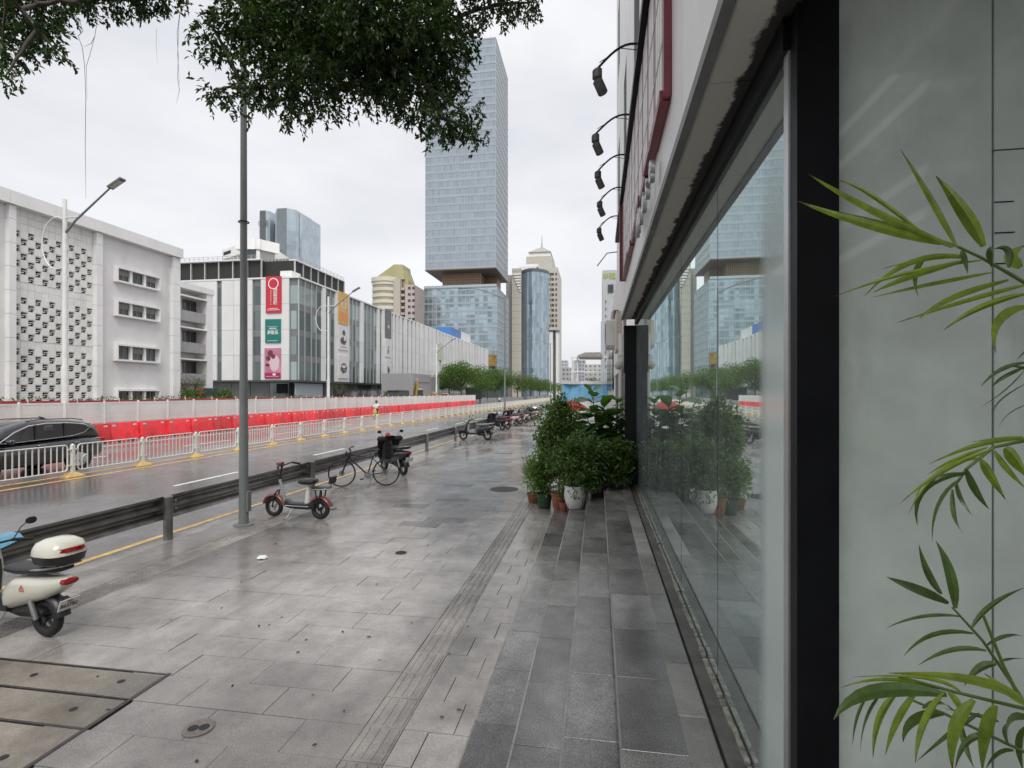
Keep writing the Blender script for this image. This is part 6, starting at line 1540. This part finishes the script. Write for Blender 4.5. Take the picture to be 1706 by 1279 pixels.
def shrub(label, loc, r, h, potm, kind, clumps, m, leaf, n, seed, trunk=None):
    rs = np.random.RandomState(seed); t = thing('potted_plant', label, 'plant', loc, rs.rand()*.4, 'potted plants on the steps')
    pot(t, r, h, potm, kind); st = MB()
    P, Dd = [], []
    tot = sum(c[3]**2 for c in clumps)
    for (cx, cy, cz, cr_) in clumps:
        base = Vector((0, 0, h*.9)); c = Vector((cx, cy, cz))
        if trunk: st.tube([base, (0.02, 0, trunk*.6), (0, .01, trunk)], [.018, .015, .012], 6); base = Vector((0, 0, trunk))
        for k in range(7):
            e = c+Vector(rs.normal(0, .55, 3))*cr_; st.tube([base, base.lerp(e, .5)+Vector(rs.normal(0, .03, 3)), e], [.007, .005, .002], 4, False)
        k = int(n*cr_**2/tot); p, d = cloud(rs, c, cr_, k, 1.0, .45)
        # uneven outline: pull leaves into sprays
        w_ = np.array([mnoise.noise(Vector(q)*6.0+Vector((seed, 0, 0))) for q in p]); p = p + d*(w_[:, None]*cr_*.95)
        P.append(p); Dd.append(d+rs.normal(0, .7, d.shape)+[0, 0, .1])
    st.build('stems', m_twig, t)['kind'] = 'stuff'
    P = np.concatenate(P); Dd = np.concatenate(Dd); o = link('foliage', leaf_mesh('foliage', P, Dd, rs.uniform(leaf*.6, leaf*1.5, len(P)), rs.uniform(leaf*.35, leaf*.75, len(P)), m, LEAF_M, rs), t); o['kind'] = 'stuff'
    return t
def spot(px, py, z): q = on_z(px, py, z); return (q.x, q.y, z)
shrub('small terracotta pot with a low leafy shrub at the outer end of the plants', spot(890, 836, 0), .16, .20, m_terra, 'taper', [(0,0,.55,.26),(-.08,0,.85,.20)], m_shr2, .05, 900, 1)
shrub('green plastic pot with a bushy light green shrub', spot(907, 846, 0), .165, .31, m_gpot, 'taper', [(0,0,.60,.32),(-.06,-.05,.90,.30),(.1,.05,1.12,.30),(-.16,0,.72,.22),(.22,.05,.75,.26)], m_shr2, .06, 4200, 2)
shrub('large terracotta pot holding a tall small leaved tree', spot(931, 846, .15), .15, .30, m_terra, 'taper', [(-.10,0,1.55,.36),(.12,.05,1.70,.34),(-.28,.1,1.30,.22),(.05,0,2.0,.20),(.0,.0,1.25,.30)], m_shr, .07, 4600, 3, trunk=1.15)
shrub('small terracotta pot in front of the white pot', spot(939, 851, .15), .085, .17, m_terra, 'taper', [(0,0,.38,.13),(.03,0,.55,.10)], m_shr, .04, 420, 4)
shrub('white glazed pot with a dense dark green bush', spot(958, 846, .30), .20, .41, m_wpot, 'belly', [(0,0,.74,.36),(.18,0,.98,.36),(-.14,.05,1.0,.30),(.1,-.05,.62,.30)], m_dks, .07, 3600, 5)
shrub('black pot with a broad dark shrub on the third step', (.00, 10.05, .45), .17, .30, m_bpot, 'taper', [(0,0,.50,.32),(.15,-.1,.55,.28),(-.1,0,.72,.26)], m_dks, .08, 2200, 6)
shrub('black pot with dark shrub nearest the black post', (.36, 10.15, .60), .15, .26, m_bpot, 'taper', [(0,-.1,.42,.28),(.02,-.12,.62,.24)], m_dks, .09, 1500, 7)
shrub('terracotta pot with tall light shrub behind the small leaved tree', (-.62, 11.6, 0), .17, .3, m_terra, 'taper', [(0,0,.8,.36),(.15,0,1.2,.40),(-.1,0,1.55,.34),(.3,0,1.0,.34)], m_shr2, .065, 4600, 8)
shrub('black pot with thin leaved shrub behind the white pot', (-.26, 11.2, .30), .16, .28, m_bpot, 'taper', [(0,0,.7,.32),(-.05,0,1.05,.30)], m_shr, .06, 2600, 9)
# fiddle leaf figs: each big leaf its own piece
def big_leaf(L, W, bend):
    vs = []; fs = []; nn = 7
    prof = [.22, .62, .80, .95, 1.0, .88, .42]
    for i in range(nn):
        u = i/(nn-1); x = L*(.06+.94*u); z = -bend*L*u*u; w_ = W*.5*prof[i]
        vs += [(x, -w_, z+.06*w_+.012*math.sin(i*2.1)), (x, 0, z-.10*w_), (x, w_, z+.06*w_-.012*math.sin(i*1.7))]
        if i:
            b = (i-1)*3; fs += [(b, b+1, b+4, b+3), (b+1, b+2, b+5, b+4)]
    return MB().add(vs, fs).tube([(0, 0, 0), (L*.08, 0, 0)], .004, 4)
lfm = [big_leaf(.33, .27, b).mesh('leaf', m_fig, 60) for b in (.15, .35, .55)]
for m_ in lfm: pass
def fig(label, loc, stems, seed, potm, sc=1.0):
    rs = np.random.RandomState(seed); t = thing('fiddle_leaf_fig', label, 'plant', loc, 0, 'potted plants on the steps'); pot(t, .17, .30, potm)
    sm_ = MB()
    for (x, y, zt_) in stems:
        sm_.tube([(0, 0, .26), (x*.4, y*.4, .26+(zt_-.26)*.5), (x, y, zt_)], [.016, .013, .008], 6)
        for k in range(22):
            u = 1-(k/22)*.70; a_ = k*2.4+rs.rand()*.6
            p = Vector((0, 0, .26)).lerp(Vector((x, y, zt_)), u)
            o = link('leaf', lfm[rs.randint(3)], t, p); s_ = sc*rs.uniform(.75, 1.15)*(1 if k > 2 else .8); o.scale = (s_,)*3
            o.rotation_euler = (rs.uniform(-.4, .4), R(rs.uniform(-70, -15) if k < 4 else rs.uniform(-35, 20)), a_)
    sm_.build('stem', m_twig, t, 60)
fig('fiddle leaf fig with big round leaves left of the black post', (.05, 10.75, .45), [(-.16,-.25,1.98),(.08,-.3,1.80),(-.28,-.2,1.55),(.0,-.35,1.35)], 5, m_bpot)
fig('fiddle leaf fig with big round leaves touching the black post', (.36, 10.9, .60), [(.02,-.35,1.68),(-.14,-.4,1.40),(.10,-.3,1.2)], 8, m_bpot)
# ------------------------------------------------------------------ palm before the frosted wall
m_palm = mleaf('palm leaflet', (.17, .235, .035), (.30, .38, .075), .38, .26)
m_palmd = mleaf('dark palm leaflet', (.06, .105, .03), (.11, .17, .05), .3, .26)
m_pst = mat('palm stalk', (.10, .17, .03), .4, var=.15)
za = lambda x, y: (1320+x/2.412, 230+y/2.412)
zb_ = lambda x, y: (1320+x/2.209, 700+y/2.209)
PD0 = 1.50
palm = thing('potted_palm', 'areca palm with long leaflets before the frosted wall', 'plant', (1.50, 1.50, .60))
pinv = Matrix.Translation((-1.50, -1.50, -.60))
MB().lathe([(.13,0),(.15,.02),(.19,.30),(.205,.31),(.20,.33),(.18,.32),(.17,.29)], n=28).build('pot', m_bpot, palm, 40)
MB().lathe([(.172,.285),(.01,.30)], n=20).build('soil', m_soil, palm)
def prof_leaf(pts, wpx, D0, bow, mm, parent, twist):
    """a leaflet along a pixel polyline at its own depth, folded along the midrib"""
    n = 9; P = []
    p0, p1, p2 = [Vector((a, b, 0)) for a, b in pts]
    for i in range(n):
        u = i/(n-1); q = p0*(1-u)**2 + (p1*2-(p0+p2)*.5)*2*u*(1-u) + p2*u*u
        P.append(at(q.x, q.y, D0 + bow*u*u))
    vs = []; fs = []; at_u = []; prof = [.35, .72, .95, 1.0, .95, .82, .60, .34, .04]
    wd = wpx*.80*D0/F; view = Vector((0, 1, 0))
    for i, p in enumerate(P):
        t_ = (P[min(i+1, n-1)]-P[max(i-1, 0)]).normalized(); s_ = t_.cross(view).normalized(); nn = s_.cross(t_)
        s2 = (s_*math.cos(twist)+nn*math.sin(twist)); h = wd*.5*prof[i]; dn = nn*math.cos(twist)-s_*math.sin(twist)
        vs += [p-s2*h+dn*h*.45, p, p+dn*.0004, p+s2*h+dn*h*.45]; at_u += [i/(n-1)]*4
        if i: b = (i-1)*4; fs += [(b, b+1, b+5, b+4), (b+2, b+3, b+7, b+6)]
    me = bpy.data.meshes.new('leaflet'); me.from_pydata([tuple(v) for v in vs], [], fs); me.update(); me.materials.append(mm); me.shade_smooth()
    a_ = me.attributes.new('along', 'FLOAT', 'POINT'); a_.data.foreach_set('value', at_u)
    return link('leaflet', me, parent)
def wither(m):
    """dry brown tips, pale veins and blotches on the leaf itself"""
    nt = m.node_tree; L = nt.links.new; b = nt.nodes['Principled BSDF']; src = b.inputs['Base Color'].links[0].from_socket
    at_ = N(nt, 'ShaderNodeAttribute', attribute_name='along'); g = N(nt, 'ShaderNodeNewGeometry')
    nz = N(nt, 'ShaderNodeTexNoise', Scale=22.0, Detail=5.0, Roughness=.65); L(g.outputs['Position'], nz.inputs['Vector'])
    ad = N(nt, 'ShaderNodeMath', operation='MULTIPLY_ADD'); ad.inputs[1].default_value = .30; L(nz.outputs[0], ad.inputs[0]); L(at_.outputs['Fac'], ad.inputs[2])
    mr = N(nt, 'ShaderNodeMapRange'); mr.inputs['From Min'].default_value = 1.04; mr.inputs['From Max'].default_value = 1.12; L(ad.outputs[0], mr.inputs[0])
    mx = N(nt, 'ShaderNodeMix', data_type='RGBA'); L(mr.outputs[0], mx.inputs[0]); mx.inputs[7].default_value = (.10, .055, .02, 1)
    vr = N(nt, 'ShaderNodeMapRange'); vr.inputs['From Min'].default_value = .3; vr.inputs['From Max'].default_value = .7; vr.inputs['To Min'].default_value = .72; vr.inputs['To Max'].default_value = 1.25; L(nz.outputs[0], vr.inputs[0])
    sc = N(nt, 'ShaderNodeVectorMath', operation='SCALE'); L(src, sc.inputs[0]); L(vr.outputs[0], sc.inputs['Scale']); L(sc.outputs[0], mx.inputs[6])
    tr = [n for n in nt.nodes if n.type == 'BSDF_TRANSLUCENT'][0]; ml = tr.inputs[0].links[0].from_node
    L(mx.outputs[2], b.inputs['Base Color']); L(mx.outputs[2], ml.inputs[6])
wither(m_palm); wither(m_palmd)
def frond(rach, leaves, D0, dark=()):
    rp = [at(x, y, D0+.03) for x, y in rach]
    mb = MB(); mb.tube([Vector((1.50+random.uniform(-.05,.05), 1.50+random.uniform(-.04,.04), .88))] + [rp[0].lerp(Vector((1.50,1.50,.88)), .4)+Vector((.06,0,.12))] + rp, [.012,.009]+[.006-.0035*i/len(rp) for i in range(len(rp))], 6)
    f = mb.build('frond', m_pst, palm, 60); f.matrix_parent_inverse = pinv
    for i, (a, b, c, w_) in enumerate(leaves):
        prof_leaf([a, b, c], w_, D0+random.uniform(-.03, .03), random.uniform(-.14, .08), m_palmd if i in dark else m_palm, f, random.uniform(-.5, .5))
Z = za
frond([(1760,520),(1706,470),(1672,450),(1635,429),(1594,410),(1560,398)],
 [(Z(650,435),Z(330,290),Z(60,140),17),(Z(600,425),Z(300,345),Z(18,252),17),(Z(560,415),Z(330,235),Z(180,168),9),(Z(665,440),Z(560,240),Z(432,40),15),(Z(770,435),Z(690,290),Z(576,150),26),
  (Z(700,480),Z(480,500),Z(290,635),13),(Z(760,490),Z(450,545),Z(158,640),8),(Z(700,490),Z(480,555),Z(325,620),13),(Z(800,540),Z(560,585),Z(320,640),9),(Z(680,450),Z(695,485),Z(705,545),12),(Z(530,490),Z(500,550),Z(505,635),16),
  (Z(790,440),Z(805,470),Z(800,520),22),(Z(870,520),Z(870,450),Z(810,445),14),(Z(870,570),Z(650,640),Z(510,725),13),(Z(940,590),Z(700,655),Z(418,742),11),(Z(940,625),Z(760,680),Z(608,772),14),(Z(945,675),Z(835,735),Z(818,865),20),(Z(920,520),Z(885,470),Z(935,430),26),(Z(700,470),Z(560,480),Z(360,525),8),(Z(640,440),Z(440,360),Z(160,290),8)], 1.46, (9, 10, 11, 12))
frond([(1750,650),(1706,612),(1680,608)], [(Z(945,900),Z(840,930),Z(758,998),9),(Z(945,915),Z(850,960),Z(805,1000),8),(Z(940,925),Z(860,1010),Z(755,1080),4),(Z(940,985),Z(830,1060),Z(815,1120),3),(Z(945,1070),Z(870,1110),Z(830,1165),4),(Z(950,850),Z(925,870),Z(900,895),6)], 1.58, (0, 1, 2, 3, 4, 5))
Z = zb_
frond([(1770,740),(1706,734),(1655,745),(1610,781),(1590,810)],
 [(Z(860,68),Z(700,88),Z(505,160),12),(Z(740,105),Z(560,185),Z(398,305),9),(Z(700,140),Z(540,190),Z(428,345),9),(Z(640,195),Z(490,250),Z(460,388),15),(Z(620,215),Z(540,310),Z(515,448),9),(Z(695,145),Z(735,210),Z(785,292),17),(Z(640,180),Z(675,260),Z(724,327),14),(Z(605,225),Z(625,290),Z(662,348),12),(Z(590,255),Z(598,350),Z(630,417),10),(Z(745,112),Z(800,180),Z(858,250),18),(Z(785,100),Z(830,150),Z(870,215),28),(Z(720,100),Z(590,150),Z(500,200),8),(Z(850,60),Z(760,66),Z(655,80),6)], 1.50, (3, 4, 6, 7, 8))
frond([(1740,1230),(1696,1153),(1637,1067),(1587,1012)],
 [(Z(575,675),Z(460,625),Z(348,577),21),(Z(550,640),Z(500,560),Z(466,458),14),(Z(600,692),Z(580,560),Z(528,443),19),(Z(620,722),Z(480,722),Z(345,765),7),(Z(668,785),Z(520,790),Z(410,868),10),(Z(715,848),Z(590,845),Z(463,902),10),(Z(660,765),Z(735,680),Z(858,615),10),(Z(715,830),Z(790,795),Z(860,798),9),(Z(760,890),Z(810,880),Z(870,878),8),(Z(752,898),Z(690,915),Z(633,978),17)], 1.56, tuple(range(10)))
frond([(1700,1165),(1672,1110),(1636,1020)], [], 1.53)
frond([(1770,1210),(1706,1180),(1592,1153),(1492,1125)],
 [(Z(570,1010),Z(300,1000),Z(152,1102),28),(Z(540,990),Z(350,955),Z(178,985),9),(Z(330,1005),Z(275,1100),Z(250,1222),9),(Z(385,1005),Z(320,1100),Z(297,1243),13),(Z(460,1000),Z(390,1110),Z(343,1232),17),(Z(560,1005),Z(490,1120),Z(453,1262),21),(Z(670,1030),Z(600,1140),Z(590,1290),24),(Z(750,1050),Z(715,1160),Z(700,1290),26),(Z(860,1040),Z(680,960),Z(355,930),20),(Z(280,1010),Z(240,1090),Z(222,1195),6),(Z(620,1000),Z(480,950),Z(220,945),10),(Z(575,1000),Z(620,1050),Z(640,1110),16),(Z(860,1050),Z(780,985),Z(705,930),16)], 1.44, (0, 2, 9))
frond([(1780,1300),(1706,1252),(1574,1189),(1519,1166)],
 [(Z(560,1080),Z(450,1110),Z(408,1185),22),(Z(690,1080),Z(590,1150),Z(458,1255),13),(Z(740,1165),Z(650,1180),Z(600,1282),14),(Z(815,1218),Z(760,1235),Z(712,1285),19),(Z(870,1100),Z(800,1120),Z(800,1200),32),(Z(620,1110),Z(640,1200),Z(672,1285),12),(Z(760,1110),Z(690,1090),Z(560,1060),10),(Z(860,1130),Z(845,1200),Z(850,1290),24),(Z(480,1060),Z(540,1040),Z(600,1075),10)], 1.60, (0, 1, 2, 3, 4, 5, 6, 7, 8))
# ================================================================== SITE THINGS, FAR STREET
# curved blue hoarding with a steel canopy frame on our pavement
m_blueh = mat('blue hoarding print', (.20, .48, .70), .45, var=.25, vs=.5)
BYh = 58.0
bh_ = thing('blue_hoarding', 'curved blue hoarding with white base at the end of the pavement', 'hoarding', (0, BYh, 0))
xs = [xy(936, BYh-3), xy(950, BYh-1.2), xy(968, BYh), xy(985, BYh), xy(1003, BYh), xy(1030, BYh)]
ys_ = [BYh-3, BYh-1.2, BYh-.2, BYh, BYh+.1, BYh+.1]
for i in range(5):
    p = [(xs[i]+.02, ys_[i]), (xs[i+1]-.02, ys_[i+1]), (xs[i+1]-.02, ys_[i+1]+.15), (xs[i]+.02, ys_[i]+.15)]
    zt_ = zy(980, 640, BYh)
    child(bh_, MB().prism(p, 'z', 1.5, zt_), 'blue_panel', m_blueh); child(bh_, MB().prism(p, 'z', 0, 1.48), 'white_panel', m_hoard)
child(bh_, MB().prism([(xs[0], ys_[0]-.05), (xs[2], ys_[2]-.05), (xs[5], ys_[5]-.05), (xs[5], ys_[5]+.5), (xs[2], ys_[2]+.5), (xs[0], ys_[0]+.5)], 'z', zt_+.01, zt_+.35), 'coping', m_mpan)
cf = thing('canopy_frame', 'steel canopy frame with a pitched sheet roof above the blue hoarding', 'canopy', (xy(980, 62), 62, 0))
zc0, zc1 = zy(980, 596, 62), zy(980, 620, 62)
for px in (953, 962, 1013):
    child(cf, MB().bx(xy(px, 62)-.07, xy(px, 62)+.07, 61.9, 62.04, 0, zc0), 'post', m_wpaint)
    child(cf, MB().bx(xy(px, 62)-.06, xy(px, 62)+.06, 66, 66.12, 0, zc0), 'post', m_wpaint)
for z in (zc0, zc1): child(cf, MB().bx(xy(951, 62), xy(1015, 62), 61.85, 62.05, z, z+.13), 'beam', m_wpaint)
child(cf, MB().tube([(xy(953, 62), 62, zc1), (xy(966, 62), 62, zc0)], .05, 6), 'brace', m_wpaint)
child(cf, MB().tube([(xy(955, 62), 62, 1.5), (xy(962, 62), 62, zc1)], .05, 6), 'brace', m_wpaint)
child(cf, MB().prism([(xy(962, 62), zc0+.25), (xy(975, 62), zc0+.6), (xy(1000, 62), zc0+.6), (xy(1004, 62), zc0+.15), (xy(1002, 62), zc0+.05), (xy(964, 62), zc0+.1)], 'y', 61.4, 66.5), 'sheet_roof', mat('grey sheet roof', (.30, .28, .25), .6, var=.2))
for k in range(14):
    x = xy(966, 62.5)+k*(xy(1012, 62.5)-xy(966, 62.5))/13; child(cf, MB().bx(x-.02, x+.02, 62.3, 62.34, zt_, zc1), 'rail_bar', m_steel)
# red parasol and stall things glimpsed between the plants
q = at(952, 676, 19.0)
pa = thing('parasol', 'red parasol standing behind the small leaved tree', 'parasol', (q.x, q.y, 0))
MB().lathe([(1.15*.55, 0), (.62, .03), (.45, .18), (.22, .30), (.02, .36)], (0, 0, q.z-.15), 16).build('canopy', mat('red canvas', (.50, .03, .03), .6, var=.15), pa, 50)
MB().cyl((0, 0, 0), (0, 0, q.z+.2), .025, n=8).build('pole', m_steel, pa); MB().lathe([(.24, 0), (.24, .05), (.05, .1)], n=16).build('base', m_concrete, pa)
q = at(1010, 720, 16.0)
st_ = thing('stall_table', 'small stall table with an orange cloth behind the fig plants', 'table', (q.x, q.y, 0))
MB().bx(-.5, .5, -.35, .35, .70, .76).build('tabletop', mat('orange cloth', (.50, .26, .06), .7), st_); 
for a_ in (-1, 1):
    for b_ in (-1, 1): MB().bx(a_*.45-.02, a_*.45+.02, b_*.3-.02, b_*.3+.02, 0, .7).build('leg', m_steel, st_)
q = at(1005, 705, 16.4)
tb_ = thing('cool_box', 'pale cyan cool box on the stall table', 'box', (st_.location.x-.05, st_.location.y, .765))
MB().cbx(-.28, .28, -.2, .2, 0, .26, .02).build('body', mat('cyan plastic', (.12, .42, .52), .4), tb_); MB().cbx(-.3, .3, -.22, .22, .262, .33, .02).build('lid', m_wpaint, tb_)
# excavators behind the hoarding
m_exc = mat('sandy yellow excavator', (.46, .30, .10), .5, var=.2, vs=2, dirt=.3)
def excavator(px, X, label, heading, sc=1.0, up=1.0):
    y = yx(px, X); t = thing('excavator', label, 'excavator', (X, y, -.15), heading); t.scale = (sc,)*3
    for s in (-1, 1):
        MB().loft([ell(s*.55, 0, .36, 1.35, .34, 16, 5, 'y'), ell(s*.95, 0, .36, 1.35, .34, 16, 5, 'y')]).build('track', m_rubber, t, 40)
    MB().cbx(-1.4, 1.0, -.95, .95, .78, 1.5, .08).build('house', m_exc, t)
    c = MB().cbx(-.1, 1.0, .1, .95, 1.5, 2.55, .08).build('cab', m_exc, t); MB().bx(.2, 1.01, .2, .956, 1.65, 2.4).build('cab_window', m_wglass, c)
    MB().loft([ell(.9, -.25, 1.35, .16, .22, 10, 5), ell(2.2, -.25, 2.9*up, .16, .26, 10, 5), ell(3.4, -.25, 3.4*up, .14, .18, 10, 5)]).build('boom', m_exc, t, 40)
    MB().loft([ell(3.6, -.25, 3.6*up, .12, .16, 10, 5), ell(3.1, -.25, 2.2*up, .12, .14, 10, 5), ell(2.9, -.25, 1.4, .10, .10, 10, 5)]).build('stick', m_exc, t, 40)
    MB().tube([(1.3, -.25, 1.9), (2.3, -.25, 3.1*up)], .05, 8).tube([(2.0, -.25, 3.2*up), (3.3, -.25, 3.75*up)], .05, 8).build('hydraulic_ram', m_steel, t)
    MB().prism([(2.6, 1.4), (3.2, 1.5), (3.3, .9), (2.9, .7), (2.45, .95)], 'y', -.6, .1).build('bucket', m_exc, t)
excavator(690, -29.5, 'sandy yellow excavator with folded arm behind the hoarding', R(-60), 1.25)
excavator(742, -29.0, 'second smaller excavator low behind the hoarding end', R(-120), .95, .8)
# grey site portal, cabins, planters
po = thing('site_portal', 'plain grey site portal box before the white fins', 'portal', (-33, yx(712, -33), 0))
X = -33.0; z1 = zx(710, 624, X)
m_gp = mat('grey site panel', (.30, .30, .305), .5, var=.06, vs=.3)
child(po, MB().bx(X-6, X, yx(688, X), yx(718, X), -.2, z1), 'grey_panel', m_gp); child(po, MB().bx(X-6, X-.4, yx(718, X)+.02, yx(735, X), -.2, z1-.3), 'grey_panel', mat('darker site panel', (.22, .22, .225), .5))
child(po, MB().bx(X, X+.12, yx(690, X), yx(716, X), z1-1.5, z1-1.35), 'panel_rail', m_gp)
cb = thing('generator', 'dark grey generator cabin behind the hoarding', 'generator', (-32, yx(672, -32), 0))
child(cb, MB().cbx(-33.5, -31.6, yx(664, -31.6), yx(682, -31.6), -.2, 2.75, .1), 'case', mat('charcoal case', (.07, .075, .08), .5)); child(cb, MB().bx(-33.6, -31.5, yx(664, -31.5), yx(682, -31.5), 2.76, 2.9), 'roof', m_steel)
for i, (px, w_) in enumerate(((322, 2.2), (650, 4.0), (372, 2.0))):
    X = -36.0; y = yx(px, X); t = thing('planter', ('low planter with dark green bush by the red signboard', 'long planter with grassy bushes near the generator', 'small planter bush before the dark ground floor')[i], 'planter', (X, y, 0))
    MB().cbx(-.5, .5, -w_/2, w_/2, -.2, 1.7, .05).build('box', m_concrete, t)
    rs = np.random.RandomState(90+i); p = np.stack([rs.uniform(-.5, .5, 700), rs.uniform(-w_/2, w_/2, 700), 1.7+rs.rand(700)**1.6*.9], 1); d = rs.normal(0, .5, (700, 3))+[0, 0, .8]
    o = link('bush', leaf_mesh('bush', p, d, rs.uniform(.15, .35, 700), rs.uniform(.06, .12, 700), m_trl, LEAF_S, rs), t); o['kind'] = 'stuff'
# hedge line along the foot of the white building
rs = np.random.RandomState(99); p = np.stack([rs.uniform(-35.2, -34.2, 3500), rs.uniform(24, 60, 3500), .9+rs.rand(3500)*1.15], 1)
tag(link('hedge', leaf_mesh('hedge', p, rs.normal(0, .6, (3500, 3))+[0, 0, .5], rs.uniform(.12, .25, 3500), rs.uniform(.06, .12, 3500), m_dks, LEAF_S, rs)), 'thin dark hedge behind the red site fence', 'hedge', kind='stuff')
